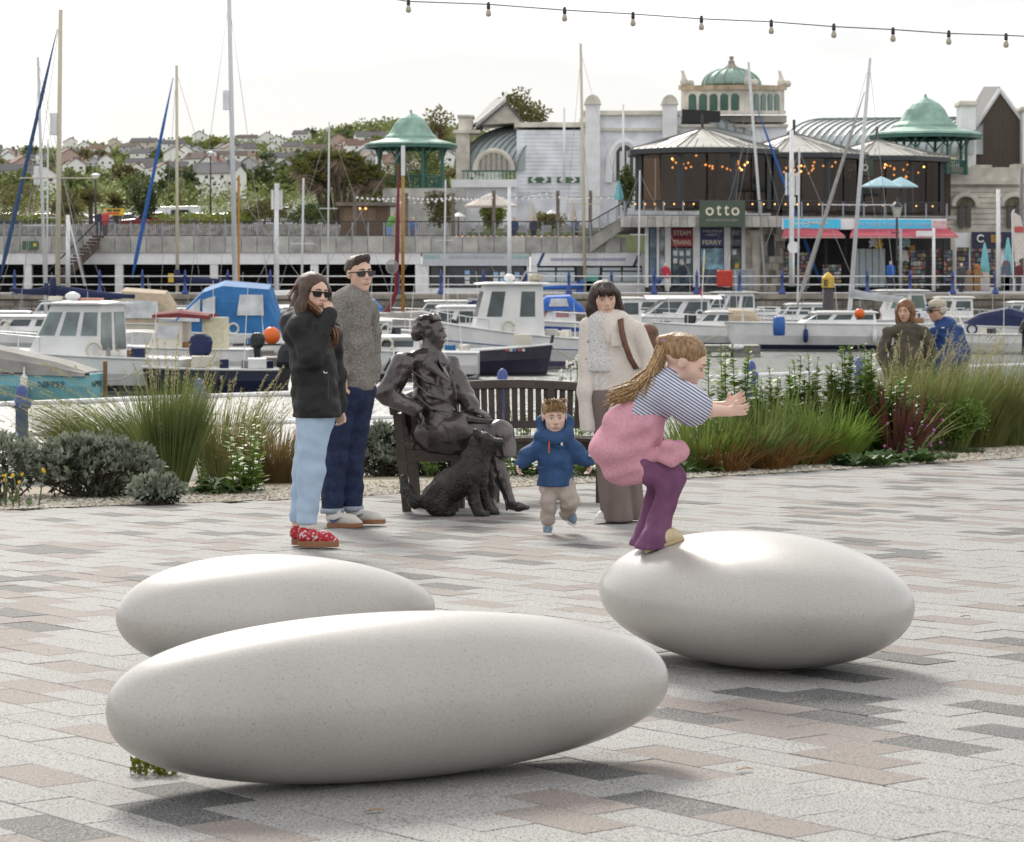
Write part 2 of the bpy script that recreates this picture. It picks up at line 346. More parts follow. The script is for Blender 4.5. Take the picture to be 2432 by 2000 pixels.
# the three polished stone eggs
egg_m = speckle('polished_stone', (.42, .398, .368), (.29, .27, .242), (.465, .446, .418), gsc=150, rough=.4, stain=.18, bump=.03, amt=(.36, .62), pores=75)
egg_m.node_tree.nodes['Principled BSDF'].inputs['Coat Weight'].default_value = .6; egg_m.node_tree.nodes['Principled BSDF'].inputs['Coat Roughness'].default_value = .24
def egg(gx, gy, a, b, c, yaw, e, ex, label):
    g = Vector((gx, gy, gz(gx, gy))); nu, nv = 72, 56; rings = []; Mz = Matrix.Rotation(yaw, 3, 'Z')
    for i in range(nv + 1):
        t = -math.cos(math.pi * i / nv); w = max(max(1 - t * t, 0) ** ex, .004) * (1 - e * t)
        rings.append([g + Vector((0, 0, c * .985)) + Mz @ Vector((a * t, b * w * math.cos(q), c * w * math.sin(q))) for q in [2 * math.pi * j / nu for j in range(nu)]])
    o = thing('stone_egg', label, 'stone seat', g, 'polished stone eggs'); s = MB(); s.loft(rings); s.build('egg', egg_m, o, True)
egg(-.3405, 7.9836, .8885, .3072, .2467, .4262, .042, .4007, 'longest pale polished stone egg, nearest the camera')
egg(-.915, 10.4645, .6388, .3672, .2254, .3581, .1359, .497, 'pale polished stone egg half hidden behind the longest egg')
egg(.9418, 10.5247, .7198, .4779, .2626, -.8496, -.0466, .4912, 'pale polished stone egg the girl stands on')
# water
wm = bpy.data.materials.new('harbour_water'); wm.use_nodes = True; t = wm.node_tree; b = t.nodes['Principled BSDF']
b.inputs['Base Color'].default_value = (.035, .045, .04, 1); b.inputs['Roughness'].default_value = .36; b.inputs['IOR'].default_value = 1.33
tcw = t.nodes.new('ShaderNodeTexCoord'); mpw = t.nodes.new('ShaderNodeMapping'); mpw.inputs['Scale'].default_value = (1.1, .8, 1)
nw = t.nodes.new('ShaderNodeTexNoise'); nw.inputs['Scale'].default_value = 2.2; nw.inputs['Detail'].default_value = 5; nw.inputs['Roughness'].default_value = .62
bw = t.nodes.new('ShaderNodeBump'); bw.inputs['Strength'].default_value = .8; bw.inputs['Distance'].default_value = .14
t.links.new(tcw.outputs['Object'], mpw.inputs['Vector']); t.links.new(mpw.outputs['Vector'], nw.inputs['Vector']); t.links.new(nw.outputs['Fac'], bw.inputs['Height']); t.links.new(bw.outputs['Normal'], b.inputs['Normal'])
ZW = -1.84
w_ = MB(); w_.quad((-300, 30, ZW), (300, 30, ZW), (300, 152, ZW), (-300, 152, ZW)); struct(w_.build('water', wm))
# ---------------------------------------------------------------- people, statue, dog
def fab(name, c, c2=None, rough=.85, sc=40., bump=.25, bsc=25., var=.15, st=(1, 1, 1), bd=.02, fine=0., lo=.35, hi=.65, band=None, spec=.3):
    m = bpy.data.materials.new(name); m.use_nodes = True; t = m.node_tree; b = t.nodes['Principled BSDF']; b.inputs['Roughness'].default_value = rough; b.inputs['Specular IOR Level'].default_value = spec
    N = t.nodes.new; lk = t.links.new; co = N('ShaderNodeTexCoord'); mp_ = N('ShaderNodeMapping'); mp_.inputs['Scale'].default_value = st
    n = N('ShaderNodeTexNoise'); n.inputs['Scale'].default_value = sc; n.inputs['Detail'].default_value = 6; r = N('ShaderNodeValToRGB')
    c = Vector(c); a = Vector(c2) if c2 else c * (1 - var); z = c if c2 else c * (1 + var)
    r.color_ramp.elements[0].position = lo; r.color_ramp.elements[1].position = hi; r.color_ramp.elements[0].color = (*a, 1); r.color_ramp.elements[1].color = (*z, 1)
    lk(co.outputs['Object'], mp_.inputs['Vector']); lk(mp_.outputs['Vector'], n.inputs['Vector']); lk(n.outputs['Fac'], r.inputs['Fac']); src = r.outputs['Color']
    if band:
        rot, per, wd, bc = band; m2 = N('ShaderNodeMapping'); m2.inputs['Rotation'].default_value = rot; w = N('ShaderNodeTexWave'); w.inputs['Scale'].default_value = .314159 / per; w.bands_direction = 'Z'; w.inputs['Distortion'].default_value = .6; w.inputs['Detail'].default_value = 1
        rr = N('ShaderNodeValToRGB'); rr.color_ramp.elements[0].position = wd; rr.color_ramp.elements[1].position = wd + .12; rr.color_ramp.elements[0].color = (*bc, 1); rr.color_ramp.elements[1].color = (1, 1, 1, 1)
        mm = N('ShaderNodeMix'); mm.data_type = 'RGBA'; mm.blend_type = 'MULTIPLY'; mm.inputs[0].default_value = 1
        lk(co.outputs['Object'], m2.inputs['Vector']); lk(m2.outputs['Vector'], w.inputs['Vector']); lk(w.outputs['Color'], rr.inputs['Fac']); lk(src, mm.inputs[6]); lk(rr.outputs['Color'], mm.inputs[7]); src = mm.outputs[2]
    lk(src, b.inputs['Base Color'])
    n2 = N('ShaderNodeTexNoise'); n2.inputs['Scale'].default_value = bsc; n2.inputs['Detail'].default_value = 3; bp = N('ShaderNodeBump'); bp.inputs['Strength'].default_value = bump; bp.inputs['Distance'].default_value = bd
    lk(mp_.outputs['Vector'], n2.inputs['Vector']); lk(n2.outputs['Fac'], bp.inputs['Height']); nrm = bp.outputs['Normal']
    if fine:
        n3 = N('ShaderNodeTexNoise'); n3.inputs['Scale'].default_value = 330; b3 = N('ShaderNodeBump'); b3.inputs['Strength'].default_value = fine; b3.inputs['Distance'].default_value = .004; lk(co.outputs['Object'], n3.inputs['Vector']); lk(n3.outputs['Fac'], b3.inputs['Height']); lk(nrm, b3.inputs['Normal']); nrm = b3.outputs['Normal']
    lk(nrm, b.inputs['Normal']); _m[name] = m; return m
def skin(name, c): return mat(name, c, .5, var=.10, sc=18, bump=.05, bsc=220, sss=.12, spec=.35)
def hairm(name, c, c2): return fab(name, c, c2, .42, 26, .7, 30, st=(4.5, 4.5, .55), bd=.012, lo=.38, hi=.66, spec=.5)
sk1 = skin('skin_fair', (.68, .45, .35)); sk2 = skin('skin_ruddy', (.60, .37, .28)); sk3 = skin('skin_child', (.72, .49, .40))
lipm = mat('lips', (.42, .13, .11), .4, var=.1); white_m = mat('tooth_white', (.75, .72, .67), .3, var=.02); blackm = mat('black_gloss', (.008, .008, .009), .12, var=0); dark_m = mat('eye_dark', (.03, .02, .015), .15, var=0)
gum = mat('gum_rubber', (.26, .12, .055), .6, var=.1); wleather = mat('white_leather', (.62, .60, .57), .5, var=.05, bump=.1)
def frame(yaw, pitch=0., roll=0.):
    f = Vector((math.sin(R(yaw)), -math.cos(R(yaw)), 0)); u = Vector((0, 0, 1)); s = u.cross(f) * -1
    q = Matrix.Rotation(R(-pitch), 3, s); f = q @ f; u = q @ u; q = Matrix.Rotation(R(roll), 3, f); return q @ s, f, q @ u
def head(B, c, H, yaw, pitch=0, roll=0, neck=True, wide=1., smile=0.):
    s, f, u = frame(yaw, pitch, roll); c = Vector(c); W = lambda x, y, z: c + (s * x + f * y + u * z) * H; rot = np.array([list(s), list(f), list(u)]).T
    e = lambda p, r, k=.04, op=1: B.ell(W(*p), np.array(r) * H, k * H, rot, op)
    e((0, -.07, .13), (.325 * wide, .42, .35)); e((0, .11, -.08), (.265 * wide, .27, .37), .1); e((0, .06, -.25), (.24 * wide, .24, .2), .1)
    e((0, .24, -.42), (.11, .09, .075), .12)
    for x in (-1, 1):
        e((x * .16, .20, -.10 + smile * .02), (.10, .11, .10), .1); e((x * .335 * wide, -.03, -.02), (.035, .085, .125), .03)
    B.cap(W(-.15, .31, .085), W(.15, .31, .085), .045 * H, k=.08 * H)
    for x in (-1, 1): e((x * .135, .40, .01), (.075, .07, .045), .05, -1)
    B.cap(W(0, .33, .05), W(0, .43, -.115), .035 * H, .05 * H, k=.04 * H)
    for x in (-1, 1): e((x * .05, .39, -.135), (.04, .05, .035), .03)
    B.cap(W(-.08, .335, -.25), W(.08, .335, -.25), .045 * H, k=.06 * H)
    if neck: B.cap(W(0, -.08, -.3), W(0, -.13, -.72), .20 * H, .23 * H, k=.08 * H)
    return W
def face(W, H, par, brow, smile=1, eyes=True, iris=None, teeth=True, lip=None):
    if eyes:
        for x in (-1, 1):
            e = MB(); e.ell(W(x * .13, .305, .0), (.052 * H, .052 * H, .04 * H)); o = e.build('eye', white_m, par, True)
            e = MB(); e.ell(W(x * .13, .345, .0), (.025 * H,) * 3, 10, 6); e.build('iris', iris or dark_m, o, True)
            l = MB(); l.tube([W(x * .13 + q * .065, .345 - abs(q) * .035, .035 - q * q * .02) for q in (-1, -.5, 0, .5, 1)], .011 * H, 5); l.build('lash', dark_m, o)
    for x in (-1, 1):
        b = MB(); b.tube([W(x * (.055 + q * .15), .398 - q * q * .085, .112 + math.sin(q * 2.6) * .016 - q * .012) for q in (0, .3, .6, 1)], [.014 * H, .018 * H, .016 * H, .006 * H], 6); b.build('eyebrow', brow, par, True)
    y = lambda q: -.262 + smile * .045 * q * q
    m = MB(); m.tube([W(q * .145, .384 - .068 * q * q, y(q) + .014) for q in (-1, -.5, 0, .5, 1)], [.005 * H, .012 * H, .013 * H, .012 * H, .005 * H], 6); m.tube([W(q * .135, .382 - .062 * q * q, y(q) - .026 * (1 - q * q) - .01) for q in (-1, -.5, 0, .5, 1)], [.005 * H, .013 * H, .016 * H, .013 * H, .005 * H], 6); lo = m.build('lips', lip or lipm, par, True)
    if teeth:
        m = MB(); m.tube([W(q * .115, .379 - .064 * q * q, y(q) - .004) for q in (-1, -.5, 0, .5, 1)], [.005 * H, .014 * H, .016 * H, .014 * H, .005 * H], 6); m.build('teeth', white_m, lo, True)
def shades(W, H, par):
    g = MB()
    for x in (-1, 1):
        pts = [(-.125, .065), (.115, .075), (.125, .0), (.09, -.075), (-.06, -.08), (-.11, -.02)]
        g.loft([[W(x * .165 + x * a * -1.05, .375 - .10 * abs(.165 - a) + dy, z) for a, z in pts] for dy in (0, .035)])
    o = g.build('sunglasses', blackm, par)
    a = MB(); a.tube([W(-.06, .40, .045), W(0, .42, .055), W(.06, .40, .045)], .018 * H, 6); a.build('bridge', blackm, o)
    for x in (-1, 1): a = MB(); a.tube([W(x * .29, .345, .05), W(x * .35, .12, .045), W(x * .355, -.06, .02)], .016 * H, 6); a.build('temple_arm', blackm, o)
def hand(B, w, d, n, sc=1., curl=.35, th=1, spread=.0):
    w = Vector(w); d = Vector(d).normalized(); n = Vector(n); n = (n - d * n.dot(d)).normalized(); s = d.cross(n) * th
    pe = w + d * .075 * sc
    for q in (-.027, -.009, .009, .027): B.cap(w + s * q * .6 * sc, pe + s * q * sc, .0145 * sc, .012 * sc, k=.012 * sc)
    for q, l in ((-.030, .055), (-.010, .068), (.010, .074), (.029, .066)):
        b = pe + s * q * sc; d1 = (d * math.cos(curl) + n * math.sin(curl) + s * q * spread * 20).normalized(); m_ = b + d1 * l * .5 * sc
        d2 = (d * math.cos(curl * 2.4) + n * math.sin(curl * 2.4) + s * q * spread * 20).normalized(); B.chain([b, m_, m_ + d2 * l * .5 * sc], [.0095 * sc, .0088 * sc, .0072 * sc], k=.003)
    b = w + d * .02 * sc + s * .025 * sc; m_ = b + (d * .6 + s * .75 + n * .25).normalized() * .04 * sc; B.chain([b, m_, m_ + (d * .85 + s * .3 + n * .4).normalized() * .032 * sc], [.014 * sc, .011 * sc, .0085 * sc], k=.008)
def shoe(par, heel, toe, up, sole, Ln=.27, Wd=.098, ht=.10, sh=.028, ank=.14, h=.006, name='shoe'):
    heel = Vector(heel); d = Vector(toe) - heel; tl = d.z; L_ = d.length; d.normalize(); s = d.cross(Vector((0, 0, 1))).normalized(); u = s.cross(d); w = Wd / 2
    Q = lambda a, b, c: heel + d * a * L_ + s * b + u * c
    prof = [(0, .0), (.01, .55), (.06, .78), (.2, .82), (.4, .80), (.6, .98), (.75, 1.0), (.88, .82), (.96, .5), (1, .0)]
    out_ = [(a, b) for a, b in prof] + [(a, -b) for a, b in prof[-2:0:-1]]
    B = Body(h); B.cap(Q(ank, 0, sh + ht * .42), Q(ank, 0, ht + .01), w * .72, w * .66, k=.02); B.cap(Q(.14, 0, sh + .03), Q(.72, 0, sh + .012), w * .72, w * .74, k=.03); B.cap(Q(.2, 0, ht * .9), Q(.62, 0, sh + .03), w * .5, w * .5, k=.03); B.cap(Q(.72, 0, sh + .01), Q(.9, 0, sh), w * .76, w * .45, k=.02)
    if abs(tl) < .02: B.cutz(heel.z + sh * .8)
    o = B.build(name, up, par); m = MB(); m.loft([[Q(a, b * w * 1.04, c) for a, b in out_] for c in (0, sh * .5, sh)]); m.build('sole', sole, o, False, .004); return o, Q
def person(label, loc, cat='person', name='person'): return thing(name, label, cat, loc)
def strands(name, m, par, specs, seed, n=5):     # loose locks: list of (points, radius, count, spread)
    rr = random.Random(seed); mb = MB()
    for pts, r, cnt, sp in specs:
        for i in range(cnt):
            o = Vector((rr.gauss(0, sp), rr.gauss(0, sp), rr.gauss(0, sp))); P = [Vector(p) for p in pts]; Q = []
            for a in range(len(P) - 1):
                for t in (0, .34, .67): Q.append(P[a].lerp(P[a + 1], t))
            Q.append(P[-1]); L_ = len(Q) - 1; w2 = Vector((rr.gauss(0, sp), rr.gauss(0, sp), rr.gauss(0, sp)))
            Q = [Q[j] + o * (.6 + .5 * j / L_) + w2 * math.sin(j * .9 + i) * .35 * j / L_ for j in range(L_ + 1)]
            mb.tube(Q, [r * (1 - .85 * (j / L_) ** 2) for j in range(L_ + 1)], n)
    return mb.build(name, m, par, True)
def leg(B, p, r, k=.03): B.chain(p, r, k)
PA = crop(600, 560, 2.285); PB = crop(880, 700, 3.1); PC = crop(1180, 620, 2.411); PE = crop(1880, 480, 3.824)
# ---- woman in the black jacket
g = G(580, 1128); Y = g.y; J = lambda x, y, d=0: PA(x, y, Y + d)
p = person('woman in black jacket and pale jeans, hand raised to her face', (J(330, 1690).x, Y, gz(J(330, 0).x, Y)))
black_j = fab('black_jacket_cloth', (.016, .016, .017), None, .62, 30, .55, 14, bd=.03, fine=.1); jean_l = fab('pale_denim', (.42, .54, .68), (.36, .48, .62), .85, 9, .45, 9, bd=.03, fine=.3)
B = Body(.0065); W = head(B, J(335, 312, 0), .232, 38, 4, -4, smile=1)
B.cap(J(330, 560), J(330, 900), .085, .10); B.chain([J(265, 500, -.13), J(325, 655, -.19), J(416, 430, -.11)], [.05, .045, .03]); B.chain([J(420, 520, .14), J(450, 760, .16), J(468, 940, .12)], [.05, .045, .03])
B.chain([J(330, 960, -.07), J(322, 1290, -.07), J(300, 1600, -.07)], [.085, .06, .038]); B.chain([J(310, 960, .07), J(285, 1290, .08), J(245, 1600, .08)], [.085, .06, .038])
hand(B, J(418, 432, -.10), J(410, 372, -.075) - J(418, 432, -.10), Vector((-.25, .95, 0)), .78, .3, 1); hand(B, J(468, 940, .12), J(478, 985, .11) - J(468, 940, .12), Vector((-.3, -.8, 0)), .9, .6, 1)
B.build('body', sk1, p)
hm = hairm('hair_dark_brown', (.115, .062, .036), (.035, .018, .011)); face(W, .232, p, hm, 1, False); shades(W, .232, p)
B = Body(.0075); H = .232; s_, f_, u_ = frame(38, 4, -4); rot = np.array([list(s_), list(f_), list(u_)]).T
B.ell(W(0, -.12, .17), np.array((.40, .46, .39)) * H, .02, rot); B.ell(W(0, .34, -.04), np.array((.25, .25, .33)) * H, .02, rot, -1)
B.chain([W(-.33, .02, .1), W(-.40, -.02, -.3), W(-.34, .1, -.75), J(290, 500, -.13)], [.034, .042, .042, .03], .03); B.chain([W(.32, .05, .1), W(.38, .05, -.35), W(.42, .12, -.8), J(452, 520, -.08)], [.03, .038, .042, .036], .03); B.chain([W(0, -.42, .1), W(-.05, -.5, -.5), W(-.1, -.45, -.9)], [.07, .08, .06], .04)
B.field(.0022, 75, 3, (1, 1, .25)); ho = B.build('hair', hm, p)
hm2 = hairm('hair_chestnut', (.27, .13, .06), (.09, .04, .018))
strands('loose_locks', hm2, ho, [([W(.33, .1, -.2), J(425, 470, -.1), J(450, 545, -.1), J(446, 600, -.1)], .009, 16, .011), ([W(-.2, -.3, .3), J(235, 270, 0), J(190, 340, 0), J(205, 372, 0)], .003, 8, .012)], 4)
B = Body(.0075); B.chain([J(312, 500), J(330, 700), J(348, 975)], [.118, .128, .152], .05, (1, 1.3, 1)); B.cap(J(250, 490, -.13), J(405, 500, .13), .07, .06, .07)
B.chain([J(258, 500, -.14), J(318, 662, -.2), J(412, 432, -.115)], [.075, .067, .05], .03); B.chain([J(420, 520, .14), J(455, 760, .16), J(468, 945, .12)], [.07, .06, .048], .03)
B.chain([J(190, 470, .02), J(215, 540, -.02), J(330, 500, -.08)], [.05, .055, .03], .04, (1, 1.6, 1)); B.cap(J(225, 420, .03), J(195, 480, .03), .04, .05, .04, (1, 1.7, 1)); B.cap(J(330, 455, -.07), J(415, 480, -.03), .035, .03, .03)
B.field(.007, 30, 5, (.8, .8, 1)); B.field(.004, 62, 6, (.5, .5, 1)); B.cutz(J(0, 983).z); jk = B.build('jacket', black_j, p)
m = MB(); m.tube([J(408, 745, -.19), J(413, 800, -.195), J(411, 885, -.2)], .0035, 5); m.build('pocket_zip', blackm, jk); m = MB(); m.tube([J(384, 735, -.192), J(392, 746, -.194), J(406, 742, -.192)], .0035, 5); m.build('zip_pull', white_m, jk)
B = Body(.0075); B.chain([J(336, 960, -.06), J(318, 1290, -.07), J(290, 1563, -.07)], [.105, .08, .058], .03); B.chain([J(345, 960, .05), J(288, 1290, .08), J(246, 1558, .08)], [.105, .08, .054], .02); B.ell(J(345, 985), (.115, .14, .12), .05); B.field(.004, 26, 8, (.8, .8, 1)); B.field(.0035, 55, 9, (.3, .3, 1)); B.cutz(J(0, 1560).z); B.cutz(J(0, 955).z, False); B.build('jeans', jean_l, p)
red_sh = fab('red_patterned_canvas', (.42, .02, .03), (.62, .50, .55), .6, 55, .1, 90, lo=.38, hi=.45); 
o, Q = shoe(p, J(250, 1688, -.09), J(470, 1688, -.15), red_sh, gum, ht=.078, sh=.036, Wd=.098)
m = MB()
for i in range(4): m.tube([Q(.36 + i * .07, -.03, .09 - i * .012), Q(.385 + i * .07, 0, .10 - i * .013), Q(.36 + i * .07, .03, .09 - i * .012)], .004, 5)
m.build('laces', mat('red_lace', (.5, .02, .03), .7), o)
shoe(p, J(217, 1675, .07), J(380, 1677, .02), red_sh, gum, ht=.078, sh=.036, Wd=.098)
m = MB(); m.tube([J(300, 1545, -.07), J(297, 1600, -.07)], [.05, .048], 12); m.build('sock', white_m, p, True)
# ---- man in the grey jumper
g = G(625, 1085); Y = g.y; J = lambda x, y, d=0: PA(x, y, Y + d)
p = person('man in speckled grey jumper and sunglasses, hands in jeans pockets', (J(520, 0).x, Y, gz(J(520, 0).x, Y)))
B = Body(.0065); H = .242; W = head(B, J(580, 205, 0), H, 33, 0, 3, smile=1)
B.cap(J(548, 450), J(545, 820), .09, .10); B.chain([J(630, 400, .12), J(655, 620, .15), J(650, 785, .08)], [.05, .045, .033]); B.chain([J(460, 390, -.12), J(452, 620, -.16), J(497, 745, -.17)], [.05, .045, .033])
B.chain([J(480, 860, -.06), J(443, 1200, -.05), J(432, 1530, -.05)], [.095, .065, .042]); B.chain([J(575, 860, .06), J(535, 1200, .05), J(540, 1520, .05)], [.095, .065, .042])
hand(B, J(497, 745, -.17), J(500, 830, -.19) - J(497, 745, -.17), Vector((.8, -.2, .1)), 1, .25); hand(B, J(652, 785, .06), J(630, 850, .0) - J(652, 785, .06), Vector((-.6, .3, 0)), 1, .3)
B.build('body', sk1, p); hs = hairm('hair_short_brown', (.075, .042, .025), (.025, .014, .009)); face(W, H, p, hs, 1, False); shades(W, H, p)
s_, f_, u_ = frame(33, 0, 3); rot = np.array([list(s_), list(f_), list(u_)]).T; B = Body(.006); B.ell(W(0, -.09, .17), np.array((.345, .42, .335)) * H, .02, rot); B.ell(W(0, .14, -.30), np.array((.5, .40, .52)) * H, .02, rot, -1); B.ell(W(0, .42, .1), np.array((.3, .18, .22)) * H, .02, rot, -1); B.cap(W(-.12, .2, .44), W(.16, .22, .42), .028, .022, .03); B.field(.003, 110, 4); B.build('hair', hs, p)
knit = fab('grey_speckled_knit', (.32, .30, .275), (.13, .117, .104), .95, 110, .8, 80, st=(1, 1, 1.3), bd=.008, lo=.36, hi=.64, spec=.1)
B = Body(.0075); B.chain([J(540, 370), J(545, 600), J(552, 805)], [.125, .128, .138], .05, (1, 1.15, 1)); B.chain([J(455, 365, -.1), J(545, 340, 0), J(625, 385, .11)], [.062, .068, .06], .06)
B.chain([J(628, 400, .13), J(655, 620, .15), J(655, 780, .09)], [.066, .055, .047], .025); B.chain([J(455, 390, -.13), J(446, 620, -.17), J(485, 735, -.17)], [.066, .056, .048], .025); B.cap(J(555, 318), J(570, 345), .062, .075, .03)
B.field(.005, 32, 9, (1, 1, 1)); B.field(.004, 45, 10, (.5, .5, 1)); B.cutz(J(0, 838).z); B.build('jumper', knit, p)
m = MB(); m.lathe([(.062, 0), (.066, .012), (.06, .02)], 20, J(562, 316)); m.build('tee_collar', blackm, p, True)
navy_d = fab('dark_denim', (.022, .034, .085), (.012, .018, .05), .8, 25, .5, 14, fine=.25)
B = Body(.0075); B.chain([J(482, 840, -.06), J(443, 1200, -.05), J(432, 1490, -.05)], [.118, .086, .074], .03); B.chain([J(575, 840, .06), J(538, 1200, .05), J(538, 1475, .05)], [.115, .085, .074], .015); B.ell(J(535, 850), (.14, .15, .14), .05); B.field(.005, 24, 11, (.8, .8, 1)); B.field(.004, 52, 12, (.3, .3, 1)); B.cutz(J(0, 1490).z); B.cutz(J(0, 815).z, False); jo = B.build('jeans', navy_d, p)
cuff = fab('turned_cuff', (.30, .34, .40), None, .9)
for q in (J(432, 1495, -.05), J(538, 1483, .05)): m = MB(); m.lathe([(.073, -.012), (.079, -.012), (.081, .022), (.074, .022)], 20, q); m.build('cuff', cuff, jo, True)
navy = mat('navy_print', (.03, .05, .17), .5); cream_l = mat('off_white_suede', (.55, .53, .49), .8, var=.06)
for hx, tx, yy, dd in ((410, 598, 1583, -.07), (515, 722, 1563, .05)):
    o, Q = shoe(p, J(hx, yy, dd), J(tx, yy, dd - .1), cream_l, gum, ht=.082, sh=.03, Wd=.102); sw = MB(); sw.prism([Q(a, .044, c) for a, c in ((.12, .058), (.2, .036), (.3, .04), (.5, .074), (.3, .054), (.2, .052))], (Q(0, 1, 0) - Q(0, 0, 0)) * .006); sw.build('swoosh', navy, o)
    m = MB()
    for i in range(5): m.tube([Q(.34 + i * .07, -.03, .095 - i * .012), Q(.365 + i * .07, 0, .108 - i * .013), Q(.34 + i * .07, .03, .095 - i * .012)], .004, 5)
    m.build('laces', white_m, o)
# ---- running toddler
g = G(1130, 1102); Y = g.y; J = lambda x, y, d=0: PC(x, y, Y + d)
p = person('toddler in blue hooded coat running towards the camera', (J(292, 0).x, Y, gz(J(292, 0).x, Y)))
B = Body(.0055); H = .205; W = head(B, J(330, 893), H, 6, 6, 2, wide=1.08, smile=1); B.cap(J(335, 1050), J(335, 1230), .055, .065); B.chain([J(255, 1045), J(185, 1110, -.03), J(130, 1160, -.06)], [.035, .03, .022]); B.chain([J(415, 1045), J(480, 1110, .02), J(533, 1160, .0)], [.035, .03, .022])
B.chain([J(302, 1260), J(293, 1380, -.04), J(292, 1520, 0)], [.04, .034, .028]); B.chain([J(378, 1260), J(418, 1370, -.03), J(402, 1450, .14)], [.04, .034, .028])
hand(B, J(130, 1158, -.06), J(124, 1210, -.07) - J(130, 1158, -.06), (.7, -.4, .2), .62, .55); hand(B, J(533, 1158), J(526, 1215) - J(533, 1158), (-.7, -.4, .2), .62, .55, -1); B.build('body', sk3, p)
bl = hairm('hair_sandy', (.42, .26, .11), (.20, .11, .045)); face(W, H, p, bl, 1.2, True, mat('iris_blue', (.05, .08, .1), .2))
B = Body(.006); s_, f_, u_ = frame(6, 6, 2); rot = np.array([list(s_), list(f_), list(u_)]).T; B.ell(W(0, -.08, .2), np.array((.385, .44, .35)) * H, .02, rot); B.ell(W(0, .42, -.1), np.array((.3, .3, .35)) * H, .02, rot, -1); B.ell(W(0, -.1, -.42), np.array((.6, .6, .3)) * H, .02, rot, -1); B.field(.005, 90, 2); ho = B.build('hair', bl, p)
rr = random.Random(5); strands('loose_locks', bl, ho, [([W(a, -.1, .5), W(a * 1.15, .12 + rr.random() * .15, .56), W(a * 1.4 + rr.uniform(-.1, .1), .3, .5)], .003, 7, .008) for a in (-.3, -.22, -.12, 0, .1, .2, .28)] + [([W(a, .3, .42), W(a * 1.1, .40, .34), W(a * 1.25, .38, .22)], .004, 7, .007) for a in (-.24, -.12, 0, .12, .24)], 6)
bcoat = fab('blue_padded_cloth', (.035, .085, .20), (.025, .062, .15), .75, 14, .5, 16, bd=.03, fine=.1); orange = fab('orange_lining', (.62, .12, .02), None, .8)
B = Body(.0065); B.chain([J(335, 1040), J(335, 1150), J(335, 1275)], [.088, .096, .114], .04, (1.05, .9, 1)); B.chain([J(262, 1045), J(182, 1112, -.03), J(135, 1158, -.06)], [.056, .05, .038], .03); B.chain([J(408, 1045), J(480, 1112, .02), J(530, 1158)], [.056, .05, .038], .03)
B.chain([J(255, 1000, -.02), J(250, 920, .05), J(300, 870, .1), J(330, 865, .12), J(365, 872, .1), J(412, 920, .05), J(405, 1000, -.02), J(330, 1025, -.07), J(255, 1000, -.02)], [.035, .03, .028, .028, .028, .03, .035, .04, .035], .03); B.ell(J(330, 960, .1), (.1, .05, .1), .03); B.field(.003, 55, 12); B.field(.005, 62, 15, (.35, .35, 1)); B.cutz(J(0, 1288).z); ck = B.build('coat', bcoat, p)
B = Body(.006); B.ell(J(322, 945, .045), (.088, .022, .085), .02); B.build('hood_lining', orange, ck)
m = MB(); m.tube([J(300, 1035, -.115), J(298, 1100, -.118)], .004, 5); m.build('zip_tape', orange, ck)
for a, b in ((255, 1180), (395, 1180), (365, 1060)): m = MB(); m.box(J(a, b, -.10), (.055, .014, .008)); m.build('pocket_flap', bcoat, ck)
m = MB(); m.box(J(540, 1112, -.04), (.03, .02, .02), 0, 0, .4); m.build('cuff_patch', white_m, ck); m = MB(); m.box(J(372, 1048, -.1), (.012, .01, .018)); m.build('badge', white_m, ck)
beige = fab('beige_cotton', (.46, .39, .345), (.38, .32, .285), .9, 18, .5, 20, fine=.2)
B = Body(.0065); B.chain([J(302, 1275), J(293, 1380, -.04), J(292, 1505)], [.058, .052, .045], .015); B.chain([J(378, 1275), J(420, 1372, -.03), J(404, 1450, .12)], [.072, .06, .048], .02); B.ell(J(337, 1275), (.09, .07, .05), .03); B.field(.003, 60, 13); B.field(.004, 75, 14, (.3, .3, 1)); B.cutz(J(0, 1508).z); B.build('trousers', beige, p)
grysh = fab('blue_grey_canvas', (.20, .27, .34), (.14, .19, .25), .8, 60); shoe(p, J(292, 1573, .06), J(290, 1573, -.09), grysh, white_m, Wd=.062, ht=.065, sh=.018, h=.005); shoe(p, J(405, 1450, .16), J(440, 1520, .04), grysh, white_m, Wd=.062, ht=.065, sh=.018, h=.005)
for i in range(3): m = MB(); m.tube([J(272, 1518 + i * 14, -.02 - i * .018), J(291, 1513 + i * 14, -.035 - i * .018), J(312, 1518 + i * 14, -.02 - i * .018)], .005, 5); m.build('shoe_strap', white_m, p)
# ---- woman in the cream coat
g = G(1085 + 15, 1077); g = G(1090 * 1.0, 1077); Y = G(1250, 1078).y; J = lambda x, y, d=0: PC(x, y, Y + d)
p = person('smiling dark-haired woman in long cream coat with brown backpack', (J(680, 0).x, Y, gz(J(680, 0).x, Y)))
B = Body(.0065); H = .232; W = head(B, J(617, 212), H, 8, 8, 4, smile=1); B.cap(J(635, 380), J(650, 760), .10, .10); B.chain([J(530, 375), J(508, 560), J(506, 700, .0)], [.04, .034, .026]); B.chain([J(770, 380), J(845, 570, .03), J(830, 760, 0)], [.045, .04, .03])
B.chain([J(615, 780, 0), J(650, 1150), J(640, 1470)], [.085, .06, .04]); B.chain([J(715, 780, .0), J(750, 1150, .05), J(765, 1450, .1)], [.085, .06, .04]); hand(B, J(506, 700, .0), J(504, 830, .0) - J(506, 700, .0), (.8, 0, 0), .8, .3); hand(B, J(830, 760), J(815, 840) - J(830, 760), (-.8, 0, 0), .9, .3, -1); B.build('body', sk1, p)
hd = hairm('hair_espresso', (.06, .028, .018), (.018, .009, .006)); face(W, H, p, hd, 1.3, True)
